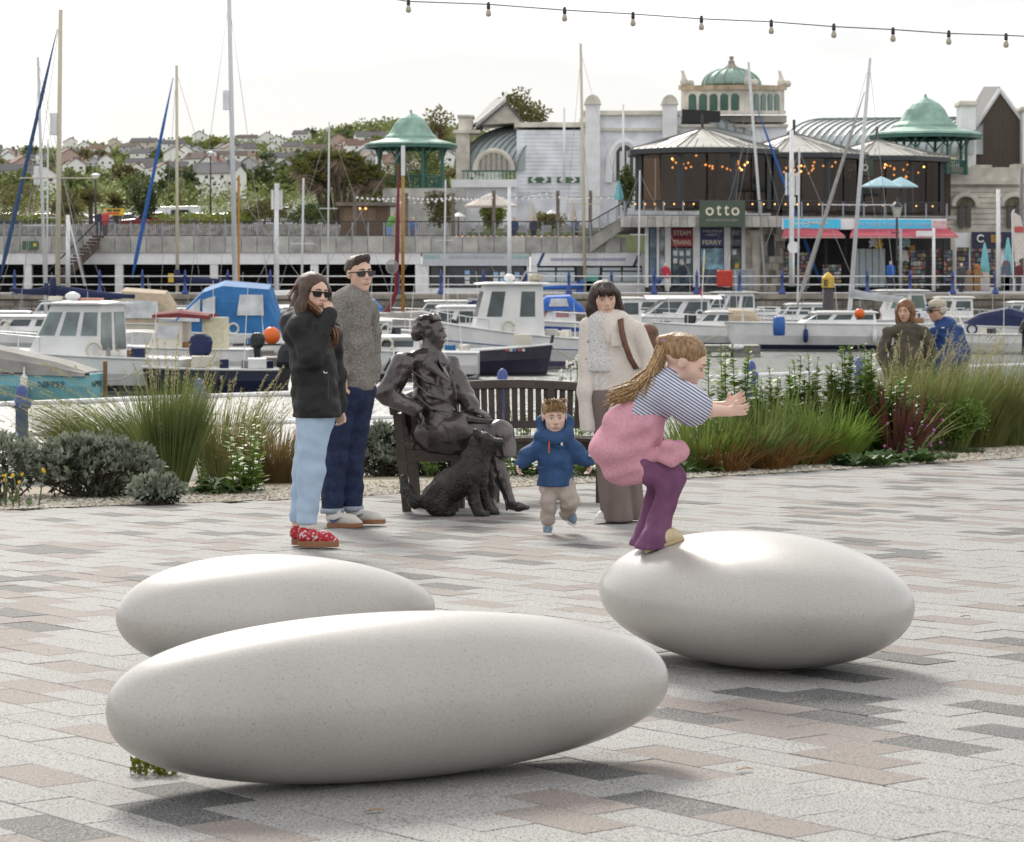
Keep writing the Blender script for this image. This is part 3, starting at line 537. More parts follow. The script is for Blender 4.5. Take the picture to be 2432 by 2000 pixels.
s_, f_, u_ = frame(8, 8, 4); rot = np.array([list(s_), list(f_), list(u_)]).T; B = Body(.007); B.ell(W(0, -.08, .17), np.array((.385, .43, .36)) * H, .02, rot); B.ell(W(0, .36, -.16), np.array((.275, .30, .37)) * H, .02, rot, -1)
B.chain([W(-.33, .0, .1), W(-.40, .02, -.35), W(-.42, .06, -.72)], [.03, .032, .02], .03); B.chain([W(.33, .0, .1), W(.40, .02, -.3), W(.43, .06, -.7)], [.032, .036, .022], .03); B.chain([W(0, -.38, 0), W(0, -.4, -.6)], [.06, .06], .04); B.cap(W(-.16, .38, .24), W(.16, .38, .24), .024, .024, .03); B.field(.0035, 85, 5, (1, 1, .25)); ho = B.build('hair', hd, p)
strands('fringe', hd, ho, [([W(a, .34, .36), W(a * 1.1, .42, .22), W(a * 1.15, .40, .08)], .006, 4, .005) for a in (-.22, -.13, -.04, .06, .15, .23)] + [([W(x * .32, .1, 0), W(x * .39, .12, -.4), W(x * .42, .14, -.62), (W(x * .44, .16, -.82))], .006, 22, .013) for x in (-1, 1)], 8)
cream = fab('cream_wool', (.72, .66, .60), (.67, .61, .55), .95, 45, .5, 60, bd=.012, fine=.4, spec=.1)
B = Body(.008); B.chain([J(650, 390), J(670, 600, .02), J(690, 975, .03)], [.135, .145, .175], .06, (1.15, .85, 1)); B.chain([J(535, 390), J(655, 360, .03), J(785, 392)], [.05, .06, .055], .06); B.chain([J(527, 375), J(512, 560), J(520, 735, -.04)], [.062, .058, .05], .012); B.chain([J(795, 395), J(868, 560, .0), J(850, 750, -.04)], [.066, .062, .052], .008)
B.chain([J(530, 500, -.02), J(512, 750, -.05), J(512, 960, -.05)], [.05, .055, .05], .04); B.chain([J(700, 325, .0), J(655, 380, -.09), J(638, 450, -.115)], [.026, .03, .018], .03, (1, .6, 1))
B.cap(J(585, 340, -.22), J(595, 1100, -.2), .085, .105, .01, (.62, 1.5, 1), -1); B.field(.0045, 24, 15, (1, 1, .3)); B.field(.002, 55, 16, (.6, .6, 1)); B.cutz(J(0, 975).z); ct = B.build('coat', cream, p)
m = MB(); m.box(J(690, 450, -.137), (.085, .012, .09)); m.build('pocket', cream, ct, False, .004)
for i, (a, b) in enumerate(((522, 460), (512, 560), (505, 660), (500, 760), (498, 870))): m = MB(); m.ell(J(a, b, -.075), (.008, .005, .008), 10, 6); m.build('button', mat('horn_button', (.35, .3, .26), .4), ct, True)
lace = fab('white_lace', (.70, .69, .68), (.44, .41, .40), .9, 130, .9, 110, bd=.006, lo=.42, hi=.5)
B = Body(.0075); B.chain([J(600, 365, -.02), J(600, 600, -.02), J(612, 640, -.02)], [.10, .115, .115], .04, (1, .85, 1)); B.cutz(J(0, 632).z); B.build('lace_top', lace, p)
B = Body(.0075); B.chain([J(612, 600, -.01), J(615, 750, -.01)], [.108, .112], .03, (1, .85, 1)); B.cutz(J(0, 745).z); B.cutz(J(0, 625).z, False); B.build('vest', fab('white_jersey', (.62, .58, .55)), p)
taupe = fab('taupe_trousers', (.20, .155, .14), (.16, .122, .11), .85, 15, .4, 12, st=(1, 1, .3), bd=.03, fine=.15)
B = Body(.0075); B.chain([J(615, 770), J(655, 1150, -.01), J(690, 1485, -.02)], [.11, .098, .112], .03); B.chain([J(715, 770), J(745, 1150, .06), J(782, 1465, .1)], [.108, .092, .08], .015); B.ell(J(640, 775), (.135, .11, .1), .04); B.field(.005, 28, 16, (1, 1, .15)); B.cutz(J(0, 1488).z); B.cutz(J(0, 735).z, False); B.build('trousers', taupe, p)
shoe(p, J(690, 1494, .05), J(560, 1494, -.1), wleather, white_m, Wd=.095, ht=.07, sh=.02); shoe(p, J(800, 1455, .2), J(760, 1462, .02), wleather, white_m, Wd=.09, ht=.07, sh=.02)
brown_l = mat('brown_leather', (.13, .055, .028), .5, var=.2, sc=20, bump=.15)
bp_ = thing('backpack', 'brown leather backpack on the cream-coated woman\'s shoulder', 'backpack', J(860, 560, .2))
B = Body(.009); B.ell(J(850, 480, .16), (.10, .09, .13), .03); B.ell(J(850, 400, .16), (.085, .08, .05), .04); B.build('pack', brown_l, bp_)
m = MB(); pts = [J(730, 300, .05), J(708, 335, -.1), J(715, 400, -.155), J(735, 480, -.165), J(765, 560, -.15), J(800, 620, -.1), J(840, 610, .1)]
m.loft([[q + Vector((sx * .019, 0, sx * .004)) + Vector((0, sy * .005, 0)) for sx, sy in ((-1, -1), (1, -1), (1, 1), (-1, 1))] for q in pts]); m.build('strap', brown_l, bp_, True)
# ---- girl crouching on the stone egg
Y = 10.62; J = lambda x, y, d=0: PC(x, y, Y + d)
p = person('fair-haired girl balancing on stone egg, pink fleece round her waist', J(940, 1650))
H = .205; B = Body(.0055); W = head(B, J(1080, 575), H, 82, 26, 4); B.chain([J(960, 700), J(860, 830), J(740, 980)], [.06, .068, .075]); sh = [J(985, 765, -.085), J(1190, 852, -.1), J(1335, 862, -.07)]; B.chain(sh, [.034, .028, .02]); sl2 = [J(1000, 760, .085), J(1190, 845, .1), J(1320, 830, .06)]; B.chain(sl2, [.034, .028, .02])
B.chain([J(850, 1185, -.04), J(1000, 1235, -.06), J(905, 1600, -.05)], [.042, .045, .03]); B.chain([J(850, 1185, .04), J(960, 1250, .06), J(870, 1600, .07)], [.042, .042, .03])
hand(B, sh[2], J(1445, 850, -.06) - sh[2], (.1, 1, .3), .62, .3, 1, .12); hand(B, sl2[2], J(1420, 770, .05) - sl2[2], (.1, -1, .2), .62, .3, -1, .12); B.build('body', sk3, p)
gb = hairm('hair_honey', (.40, .25, .12), (.17, .095, .042)); face(W, H, p, gb, .4, True, None, False, mat('pink_lips', (.5, .2, .17), .4))
s_, f_, u_ = frame(82, 26, 4); rot = np.array([list(s_), list(f_), list(u_)]).T; B = Body(.006); B.ell(W(0, -.09, .19), np.array((.36, .44, .34)) * H, .02, rot); B.ell(W(0, .40, -.16), np.array((.4, .3, .44)) * H, .02, rot, -1); B.ell(W(0, .02, -.42), np.array((.5, .5, .34)) * H, .02, rot, -1); B.cap(W(0, -.42, .22), W(0, -.58, .16), .03, .026, .03); B.field(.002, 120, 5); ho = B.build('hair', gb, p)
gb2 = hairm('hair_gold', (.55, .37, .19), (.27, .16, .07)); tail = [W(0, -.52, .2), J(925, 560), J(880, 660, -.04), J(800, 730, -.05), J(715, 765, -.05), J(650, 790, -.05)]
strands('ponytail', gb2, ho, [(tail, .0055, 110, .013), (tail[:4] + [J(770, 770, -.06), J(740, 770, -.05)], .004, 36, .016), (tail[:3] + [J(870, 720, -.08), J(840, 770, -.09)], .004, 30, .012)], 9)
m = MB(); m.lathe([(.028, -.008), (.034, 0), (.028, .008)], 14, W(0, -.52, .2)); m.build('hair_tie', mat('lilac', (.35, .22, .5), .6), ho, True)
stripe = fab('striped_cotton', (.64, .66, .75), None, .9, 12, .4, 18, var=.04, band=((0, R(-33), 0), .0115, .30, (.10, .11, .2)), fine=.15); 
B = Body(.006); B.chain([J(975, 690), J(900, 800), J(805, 875)], [.06, .082, .078], .03, (1, 1.25, 1)); B.chain([J(975, 750, -.075), J(1125, 832, -.1)], [.07, .076], .03); B.chain([J(985, 750, .075), J(1120, 830, .1)], [.06, .07], .03); B.field(.003, 60, 17); B.build('shirt', stripe, p)
fleece = fab('pink_fleece', (.70, .37, .44), (.63, .31, .38), .98, 90, .55, 190, bd=.008, fine=.6, spec=.05)
B = Body(.0065); B.chain([J(815, 865), J(745, 960), J(680, 1080), J(690, 1180)], [.076, .092, .088, .05], .05, (1, 1.25, 1)); B.chain([J(705, 1100), J(860, 1125)], [.088, .054], .05, (1, 1.4, 1)); B.chain([J(900, 920, 0), J(880, 1060, -.02)], [.04, .05], .05, (1, 2, 1)); B.chain([J(650, 1220, 0), J(820, 1200, 0)], [.028, .04], .04, (1, 3, 1))
B.chain([J(900, 1110, -.09), J(980, 1080, -.13), J(1040, 1100, -.12)], [.026, .036, .032], .02); B.ell(J(970, 1125, -.12), (.038, .04, .032), .02); B.ell(J(1040, 1070, -.09), (.032, .045, .034), .02); B.cap(J(920, 1070, -.1), J(1000, 1150, -.14), .02, .022, .015); B.field(.006, 30, 18, (1, .5, 1)); B.field(.004, 58, 22, (.5, .3, 1)); B.field(.0012, 110, 19); B.build('fleece', fleece, p)
purp = fab('purple_cord', (.20, .085, .17), (.15, .058, .125), .85, 20, .6, 18, st=(1, 1, .6), bd=.03, fine=.2)
B = Body(.0065); B.chain([J(850, 1185, -.055), J(1005, 1235, -.065), J(945, 1440, -.055), J(902, 1645, -.05)], [.058, .054, .044, .076], .015); B.chain([J(830, 1185, .055), J(930, 1255, .06), J(890, 1440, .07), J(858, 1625, .07)], [.054, .05, .042, .064], .01); B.field(.004, 42, 20, (1, 1, .8)); B.field(.0035, 60, 21, (.35, .35, 1)); B.cutz(J(0, 1640).z); B.build('trousers', purp, p)
canv = mat('cream_canvas', (.55, .46, .30), .8, var=.12, sc=30); sol = mat('tan_sole', (.42, .33, .18), .7)
shoe(p, J(848, 1672, -.07), J(1078, 1596, -.08), canv, sol, Wd=.07, ht=.05, sh=.014, h=.005, ank=.5); shoe(p, J(838, 1650, .06), J(1062, 1574, .05), canv, sol, Wd=.07, ht=.05, sh=.014, h=.005, ank=.5)
# ---- older couple beyond the planting
def elder(lbl, Y, J, hc, hyaw, sk, coatm, hairmat, tor, shs, cap=False):
    gx = J(*hc).x; gzv = gz(gx, Y); p = person(lbl, (gx, Y, gzv)); H = .235; B = Body(.008); W = head(B, J(*hc), H, hyaw, 6, 0, smile=.5); hp = Vector((gx, Y, gzv + .82))
    B.cap(J(tor[0][0], tor[0][1] + 90), hp, .08, .09)
    for x in (-.09, .09): B.chain([hp + Vector((x, 0, 0)), Vector((gx + x, Y, gzv + .45)), Vector((gx + x, Y, gzv + .06))], [.08, .06, .04])
    arms = []
    for a in shs:
        s0 = J(*a); w = Vector((s0.x, Y - .05, gzv + .72)); e = s0.lerp(w, .5) + Vector((math.copysign(.075, s0.x - gx), .03, 0)); arms.append((s0, e, w)); B.chain([s0, e, w], [.05, .045, .03]); hand(B, w, (0, -.1, -1), (math.copysign(1, gx - w.x), 0, 0), .95, .4)
    B.build('body', sk, p); face(W, H, p, hairmat, .3, True, None, False); B = Body(.009); B.chain([J(*tor[0]), J(*tor[1]), hp + Vector((0, 0, -.05))], [.115, .155, .165], .05, (1.1, .85, 1)); B.chain([arms[0][0], J(tor[0][0], tor[0][1] - 35), arms[1][0]], [.05, .075, .05], .06)
    for s0, e, w in arms: B.chain([s0, e, w], [.064, .062, .05], .008)
    B.chain([J(tor[0][0] - 60, tor[0][1] - 60, .0), J(tor[0][0] + 30, tor[0][1] - 70, .06)], [.055, .06], .04); B.field(.006, 34, hc[0], (1, 1, 1)); B.field(.004, 62, hc[0] + 1, (.4, .4, 1)); B.cutz(hp.z - .12); ck = B.build('jacket', coatm, p)
    B = Body(.01)
    for x in (-.09, .09): B.chain([hp + Vector((x, 0, 0)), Vector((gx + x, Y, gzv + .45)), Vector((gx + x, Y, gzv + .07))], [.11, .085, .075], .02)
    B.cutz(gzv + .05); B.build('trousers', fab('slate_trousers', (.05, .05, .06)), p)
    for x in (-.09, .09): shoe(p, (gx + x, Y + .08, gzv + .001), (gx + x, Y - .17, gzv + .001), blackm, blackm, h=.008)
    return p, W, H, ck
J28 = lambda x, y, d=0: PE(x, y, 28.8 + d)
olive = fab('olive_quilted', (.105, .092, .07), (.075, .066, .05), .8, 12, .6, 16, bd=.04); blu = fab('blue_waterproof', (.028, .07, .23), (.018, .05, .17), .6, 10, .5, 10, bd=.04)
p, W, H, ck = elder('older woman with ginger bob and olive jacket beyond the planting', 28.8, J28, (1035, 990, 0), -28, sk2, olive, hairm('hair_ginger', (.27, .125, .05), (.12, .05, .02)), ((1060, 1190, 0), (1040, 1400, 0)), ((880, 1185, 0), (1205, 1180, 0)))
B = Body(.008); s_, f_, u_ = frame(-28, 6, 0); rot = np.array([list(s_), list(f_), list(u_)]).T; B.ell(W(0, -.08, .1), np.array((.43, .47, .47)) * H, .02, rot); B.ell(W(0, .45, -.13), np.array((.30, .40, .38)) * H, .02, rot, -1); B.chain([W(-.36, 0, 0), W(-.34, .1, -.45)], [.03, .03], .03); B.chain([W(.36, 0, 0), W(.34, .05, -.5)], [.04, .035], .03); B.field(.004, 70, 2, (1, 1, .3)); B.build('hair', _m['hair_ginger'], p)
J29 = lambda x, y, d=0: PE(x, y, 29.1 + d)
p, W, H, ck = elder('older man in blue waterproof and beige cap beyond the planting', 29.1, J29, (1318, 985, 0), -68, sk2, blu, hairm('hair_white', (.6, .58, .55), (.4, .38, .36)), ((1400, 1160, 0), (1420, 1400, 0)), ((1290, 1190, -.05), (1510, 1170, .05)))
s_, f_, u_ = frame(-68, 6, 0); rot = np.array([list(s_), list(f_), list(u_)]).T
B = Body(.007); B.ell(W(0, -.1, .05), np.array((.36, .42, .36)) * H, .02, rot); B.ell(W(0, .35, -.1), np.array((.5, .45, .6)) * H, .02, rot, -1); B.build('hair', _m['hair_white'], p)
capm = fab('beige_cap_cloth', (.46, .41, .33)); B = Body(.007); B.ell(W(0, -.06, .26), np.array((.38, .46, .30)) * H, .02, rot); B.ell(W(0, 0, -.2), np.array((.6, .7, .36)) * H, .01, rot, -1); cp = B.build('cap', capm, p)
m = MB(); m.loft([[W(math.sin(a) * .34, .25 + max(math.cos(a), 0) * .5, .17 - .10 * max(math.cos(a), 0) + dz) for a in [math.pi * (-.5 + i / 10) for i in range(11)]] for dz in (0, .03)]); m.build('cap_brim', fab('navy_brim', (.04, .05, .09)), cp); m = MB(); m.ell(W(.12, .38, .3), (.03, .02, .012), 10, 6); m.build('cap_badge', navy, cp)
m = MB()
for x in (-1, 1): m.tube([W(x * .13 + .085 * math.cos(a), .40, .0 + .06 * math.sin(a)) for a in [math.pi * i / 6 for i in range(13)]], .005, 5); m.tube([W(x * .22, .38, .02), W(x * .34, .1, .04), W(x * .34, -.05, .02)], .005, 5)
m.build('glasses', blackm, p); m = MB(); m.box(J29(1375, 1140, -.22), (.03, .01, .012)); m.build('chest_logo', white_m, ck)
# ---------------------------------------------------------------- bench, bronze lady, bronze dog
def bronze_mat(name, c, c2, rough, bump, bsc, st=(1, 1, 1)):
    m = fab(name, c, c2, rough, 7, bump, bsc, st=st, bd=.02, lo=.3, hi=.7, spec=.5); m.node_tree.nodes['Principled BSDF'].inputs['Metallic'].default_value = .75; return m
bronze = bronze_mat('dark_bronze', (.15, .13, .125), (.065, .06, .063), .26, .12, 14); bronze_f = bronze_mat('bronze_fur', (.085, .08, .072), (.024, .023, .022), .4, .9, 75)
BC = Vector((.22, 19.05, 0))
def bpt(t, off, z):       # point on the curved bench: along the arc, back from the seat edge, height above ground
    a = math.pi * (1 - .75 * t); q = BC + Vector(((.60 + off) * math.cos(a), (1.06 + off) * math.sin(a), 0)); return Vector((q.x, q.y, gz(q.x, q.y) + z))
def arch(t): return .075 * math.sin(math.pi * min(max(t, 0), 1)) + .075 * (1 - (1 - min(max(t, 0), 1)) ** 4)
bw_ = mat('brown_stained_wood', (.05, .034, .026), .5, var=.25, sc=9, bump=.15, bsc=40)
bn = thing('curved_bench', 'dark brown slatted curved bench the bronze lady sits on', 'bench', bpt(.5, .2, 0))
def plank(t0, t1, o0, o1, z0, z1, n=20, lean=0., ar=(0, 0)):
    b = MB(); b.loft([[bpt(t, o + (z - .45) * lean, z + ar[j // 2] * arch(t)) for j, (o, z) in enumerate(((o0, z0), (o1, z0), (o1, z1), (o0, z1)))] for t in [t0 + (t1 - t0) * i / n for i in range(n + 1)]]); return b
for i in range(4): plank(0, 1, .0 + i * .108, .098 + i * .108, .445, .475).build('seat_slat', bw_, bn)
plank(0, 1, .02, .05, .37, .444).build('apron', bw_, bn); LN = .16
plank(0, 1, .405, .445, .53, .59, lean=LN).build('lower_rail', bw_, bn); plank(-.01, 1.01, .40, .45, .69, .76, 28, LN, (1, 1)).build('top_rail', bw_, bn, False, .008)
for i in range(40):
    t = .02 + i * .96 / 39; plank(t - .0085, t + .0085, .415, .435, .585, .70, 1, LN, (0, 1)).build('back_slat', bw_, bn)
for t in (.008, .14, .42, .70, .992):
    plank(t - .012, t + .012, .385, .445, .0, .70, 1, .1, (0, 1)).build('leg', bw_, bn); plank(t - .014, t + .014, .0, .055, .0, .445, 1).build('leg', bw_, bn); plank(t - .008, t + .008, .055, .385, .36, .44, 1).build('side_rail', bw_, bn)
# bronze seated lady
Y = 19.15; J = lambda x, y, d=0: PB(x, y, Y + d)
st = thing('bronze_lady_statue', 'bronze statue of a seated lady in a skirt suit', 'statue', J(480, 1590)); H = .24
B = Body(.0065); W = head(B, J(452, 278), H, 72, -2, 0); B.cap(J(440, 400), J(445, 480), .058, .075, .04); B.chain([J(440, 560), J(475, 760), J(480, 960)], [.115, .125, .14], .06, (1, 1.1, 1)); B.chain([J(270, 500, -.12), J(430, 485, 0), J(560, 525, .11)], [.055, .075, .055], .06)
hw1, hw2 = J(340, 848, -.23), J(770, 848, -.12); B.chain([J(245, 510, -.14), J(125, 735, -.14), hw1], [.06, .055, .034], .03); B.chain([J(585, 530, .12), J(690, 740, .02), hw2], [.055, .05, .034], .03)
B.chain([J(460, 1010, -.05), J(700, 1020, -.12), J(945, 1040, -.2)], [.12, .10, .075], .05); B.chain([J(480, 1040, .1), J(870, 1110, .05)], [.12, .075], .05)
B.chain([J(925, 1080, -.21), J(915, 1200, -.22), J(960, 1340, -.25), J(1020, 1490, -.28)], [.07, .062, .056, .034], .02); B.chain([J(1015, 1490, -.28), J(1035, 1545, -.3), J(1090, 1562, -.34), J(1155, 1566, -.38)], [.037, .037, .033, .018], .015); B.chain([J(870, 1110, .03), J(882, 1250, .0), J(888, 1400, -.02), J(892, 1540, -.03)], [.068, .06, .052, .034], .02); B.chain([J(890, 1550, -.04), J(918, 1578, -.12)], [.036, .026], .015); B.cap(J(1008, 1530, -.28), J(1003, 1585, -.28), .014, .011, .01)
hand(B, hw1, J(396, 950, -.25) - hw1, (-.4, -.3, -.5), 1.05, .45, -1); hand(B, hw2, J(870, 892, -.17) - hw2, (0, .1, -1), 1.05, .35, 1); B.field(.0012, 90, 32); B.build('figure', bronze, st)
B = Body(.0065); B.chain([J(438, 560), J(472, 760), J(485, 930), J(500, 1010)], [.128, .142, .168, .175], .05, (1, 1.15, 1)); B.chain([J(255, 498, -.13), J(420, 478, 0), J(575, 522, .12)], [.066, .085, .066], .06); B.chain([J(245, 508, -.14), J(120, 735, -.14), J(330, 842, -.225)], [.085, .078, .058], .025); B.chain([J(585, 530, .12), J(692, 742, .02), J(755, 838, -.10)], [.078, .07, .056], .025)
B.chain([J(470, 430, -.02), J(480, 470, -.12), J(575, 640, -.30)], [.055, .062, .02], .01); B.p[-1] = (*B.p[-1][:4], -1); B.p[-2] = (*B.p[-2][:4], -1)
B.field(.0055, 40, 31, (.7, .7, 1)); B.field(.002, 85, 33, (.5, .5, 1))
for q_ in ([(300, 560, -.17), (420, 640, -.2), (560, 690, -.19)], [(320, 640, -.17), (430, 740, -.21), (590, 790, -.2)], [(330, 740, -.17), (450, 840, -.22), (600, 870, -.21)], [(190, 620, -.2), (150, 700, -.21), (190, 790, -.23)], [(250, 560, -.2), (190, 650, -.22), (170, 730, -.22)]): B.chain([J(*z) for z in q_], [.006, .012, .005], .025)
B.cutz(J(0, 1012).z); B.build('jacket', bronze, st)
B = Body(.0065); B.chain([J(470, 1010, -.04), J(720, 1015, -.12), J(955, 1030, -.2)], [.165, .128, .092], .06); B.chain([J(490, 1040, .11), J(800, 1070, .08), J(930, 1100, .05)], [.15, .112, .088], .06); B.chain([J(950, 1035, -.2), J(1000, 1200, -.2)], [.095, .088], .05, (1, 1.5, 1)); B.chain([J(900, 1080, -.05), J(960, 1200, -.1)], [.09, .1], .06); B.chain([J(560, 1110, -.06), J(900, 1150, -.1)], [.06, .07], .06); B.field(.005, 38, 35, (.5, .8, 1)); B.cutz(J(0, 1178).z); B.build('skirt', bronze, st)
face(W, H, st, bronze, .2, False, None, False, bronze)
s_, f_, u_ = frame(72, -2, 0); rot = np.array([list(s_), list(f_), list(u_)]).T; B = Body(.006); B.ell(W(0, -.12, .16), np.array((.36, .40, .35)) * H, .02, rot); B.ell(W(0, .40, -.12), np.array((.42, .3, .42)) * H, .02, rot, -1); B.ell(W(0, .05, -.45), np.array((.5, .42, .3)) * H, .02, rot, -1)
rr = random.Random(2)
for i in range(26): a = rr.uniform(-1.4, 1.4); b = rr.uniform(-.5, 1.5); B.ell(W(math.sin(a) * .36, -.2 - .3 * math.cos(a) * math.cos(b), .12 + .33 * math.sin(b)), (.02, .02, .017), .008)
for i in range(7): B.chain([W(-.3 + .1 * i, .28 - abs(i - 3) * .03, .36), W(-.34 + .11 * i, .1, .5), W(-.3 + .1 * i, -.15, .5)], [.009, .013, .01], .01)
B.ell(W(0, -.46, -.05), (.05, .055, .05), .03); B.field(.0035, 95, 6); B.build('hair', bronze, st)
for pts in ([(415, 455, -.125), (375, 515, -.185), (405, 520, -.19), (400, 540, -.19), (590, 655, -.185), (480, 520, -.16)], [(495, 455, -.06), (560, 515, -.06), (545, 530, -.07), (600, 645, -.15), (560, 600, -.15), (500, 500, -.1)]): m = MB(); m.prism([J(*q_) for q_ in pts], (.004, -.014, .004)); m.build('lapel', bronze, st, False, .004)
for a in ((580, 690, -.19), (612, 850, -.2)): m = MB(); m.ell(J(*a), (.014, .008, .014), 12, 6); m.build('button', bronze, st, True)
for i in range(11): t = i / 10 - .5; m = MB(); m.ell(J(455 + t * 80, 480 + 40 * (1 - 4 * t * t), -.115), .007, 8, 5); m.build('bead', bronze, st, True)
m = MB(); m.box(J(800, 925, -.18), (.19, .13, .035), .2, .0, .12); m.build('handbag', bronze, st, False, .006)
# bronze dog
Y = G(960, 1063).y; J = lambda x, y, d=0: PB(x, y, Y + d)
dg = thing('bronze_dog_statue', 'shaggy bronze terrier sitting at the seated lady\'s feet', 'statue', J(640, 1625)); B = Body(.0065)
B.chain([J(805, 1110), J(770, 1220), J(735, 1340)], [.075, .088, .105], .05, (1, .9, 1)); B.chain([J(735, 1330), J(590, 1410), J(470, 1500)], [.105, .108, .095], .06); 
for d in (-.075, .075): B.ell(J(500, 1500, d), (.105, .06, .105), .04); B.chain([J(470, 1590, d), J(600, 1605, d)], [.034, .026], .03)
B.chain([J(745, 1400, -.055), J(770, 1530, -.06), J(800, 1605, -.065)], [.05, .04, .034], .03); B.chain([J(800, 1608, -.065), J(850, 1615, -.075)], [.034, .028], .02); B.chain([J(795, 1390, .055), J(845, 1520, .06), J(885, 1590, .06)], [.05, .038, .034], .03); B.chain([J(885, 1592, .06), J(925, 1600, .05)], [.034, .028], .02)
B.ell(J(820, 1085), (.082, .075, .072), .03); B.chain([J(860, 1085), J(955, 1092)], [.052, .036], .03); B.ell(J(965, 1080), (.016, .02, .014), .01); B.chain([J(860, 1130), J(915, 1155)], [.042, .028], .03)
for d in (-.065, .065): B.chain([J(785, 1030, d), J(770, 1005, d), J(800, 1050, d * 1.35)], [.022, .014, .02], .02)
B.ell(J(868, 1045, -.045), (.012, .01, .009), .01, None, -1); B.chain([J(410, 1535), J(330, 1520), J(262, 1440), J(240, 1340)], [.045, .045, .042, .02], .03)
B.field(.0045, 60, 7); B.field(.0035, 140, 8, (1, 1, .4)); B.cutz(gz(J(640, 0).x, Y) - .002); B.build('figure', bronze_f, dg)
# ---------------------------------------------------------------- far quay, arcade, shops, restaurant, theatre
QZ = .43; navy = mat('navy_print', (.03, .05, .17), .5)
def X_(x, Y): return (x - CX) * Y / FP
def Z_(y, Y): return EYE - (y - HY) * Y / FP
def bx(mb, x0, y0, x1, y1, Y, d): return mb.span(X_(x0, Y), X_(x1, Y), Y, Y + d, Z_(y1, Y), Z_(y0, Y))
def part(name, m, par, x0, y0, x1, y1, Y, d, bev=0.):
    b = MB(); bx(b, x0, y0, x1, y1, Y, d); return b.build(name, m, par, False, bev)
conc = mat('grey_concrete', (.36, .35, .33), .85, var=.22, sc=1.4, bump=.3, bsc=14); conc2 = mat('pale_concrete', (.43, .42, .39), .85, var=.2, sc=1.1)
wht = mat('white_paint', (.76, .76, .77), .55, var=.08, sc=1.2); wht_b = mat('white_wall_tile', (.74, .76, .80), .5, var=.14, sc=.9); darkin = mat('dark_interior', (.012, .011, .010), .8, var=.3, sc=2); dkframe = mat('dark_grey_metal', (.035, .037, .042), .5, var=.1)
gl_d = mat('shop_glass', (.03, .035, .04), .06, var=.2, sc=.6); blue_p = mat('harbour_blue', (.035, .07, .26), .4, var=.2, sc=12); rail_w = mat('rail_white', (.78, .78, .79), .45, var=.08, sc=6); stone = mat('cream_stone', (.60, .56, .49), .8, var=.25, sc=.8, bump=.2, bsc=9)
lead = mat('lead_roof', (.40, .44, .44), .5, var=.28, sc=.35); verd = mat('verdigris', (.24, .38, .315), .6, var=.25, sc=1.1); verd_d = mat('green_ironwork', (.035, .13, .10), .5, var=.15); slate_m = mat('slate', (.085, .08, .085), .7, var=.2, sc=2); steelw = mat('weathered_timber', (.16, .135, .115), .85, var=.25, sc=3)
roofc = mat('zinc_roof', (.36, .35, .31), .45, var=.16, sc=.6); warm = mat('warm_bulb', (1, .55, .2), .4, var=0, emis=(1, .5, .14), estr=1.7); bulbw = mat('pale_bulb', (.8, .8, .78), .3, var=0); brownwall = mat('brown_boarding', (.075, .052, .04), .8, var=.2, sc=2)
# quay
q = MB(); q.span(-140, 140, 150, 2600, -6, QZ - .05); quay = struct(q.build('quay', mat('quay_asphalt', (.2, .185, .17), .9, var=.15, sc=.5)))
qw = MB(); rr = random.Random(11)
for r in range(6):
    x = -38 + (r % 2) * .35
    while x < 38:
        w = rr.uniform(.45, .95); qw.box((x + w / 2, 149.93 + rr.uniform(-.03, .03), -1.75 + r * .33), (w - .03, .16, .30)); x += w
wo = qw.build('wall_stone', mat('quay_stone', (.21, .185, .16), .9, var=.35, sc=1.1, bump=.4, bsc=8), quay); wo['kind'] = 'stuff'
for i in range(38): b = MB(); b.span(-38 + i * 2 + .01, -36 + i * 2 - .01, 149.78, 150.5, .17, QZ); b.build('coping_stone', mat('coping', (.30, .265, .22), .85, var=.22, sc=1.5), quay, False, .02)
rl = thing('quay_railing', 'white railing on blue posts along the far quay', 'railing', (0, 150.3, QZ))
pst = MB(); pst.lathe([(.2, 0), (.2, .12), (.11, .28), (.085, .6), (.075, .98), (.11, 1.0), (.11, 1.07), (.05, 1.1), (.075, 1.17), (.05, 1.27), (.012, 1.42)], 8); pmesh = pst.mesh('post', Vector(), blue_p, True)
for i in range(31): share('post', pmesh, rl, (-36 + i * 2.4 + .8, 0, 0))
for z in (.08, .55, 1.02):
    b = MB(); b.tube([(-38, 150.3, QZ + z), (38, 150.3, QZ + z)], .035, 6); b.build('rail', rail_w, rl, True)
# arcade with the promenade deck on top
Y = 165.; ar = thing('arcade_building', 'long low arcade with dark openings under a railed promenade deck', 'building', (X_(400, Y), Y, QZ))
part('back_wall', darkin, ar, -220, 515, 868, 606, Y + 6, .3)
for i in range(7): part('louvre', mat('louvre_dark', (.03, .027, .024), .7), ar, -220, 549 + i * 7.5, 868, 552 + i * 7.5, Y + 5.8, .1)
part('lintel', wht, ar, -220, 521, 868, 545, Y, .5)
for x in (-160, 57, 245, 441, 648, 864): part('column', wht, ar, x - 8, 545, x + 8, 606, Y + .05, .5)
deck = MB(); deck.span(X_(-220, Y), X_(1290, Y), Y, Y + 34, Z_(521, Y) + .02, Z_(490, Y)); deck.build('deck', conc, ar)
for i in range(46):
    x = -220 + i * 32.6; part('parapet_panel', conc if i % 3 else conc2, ar, x + .5, 487, x + 32.1, 521, Y - .12, .12, .015)
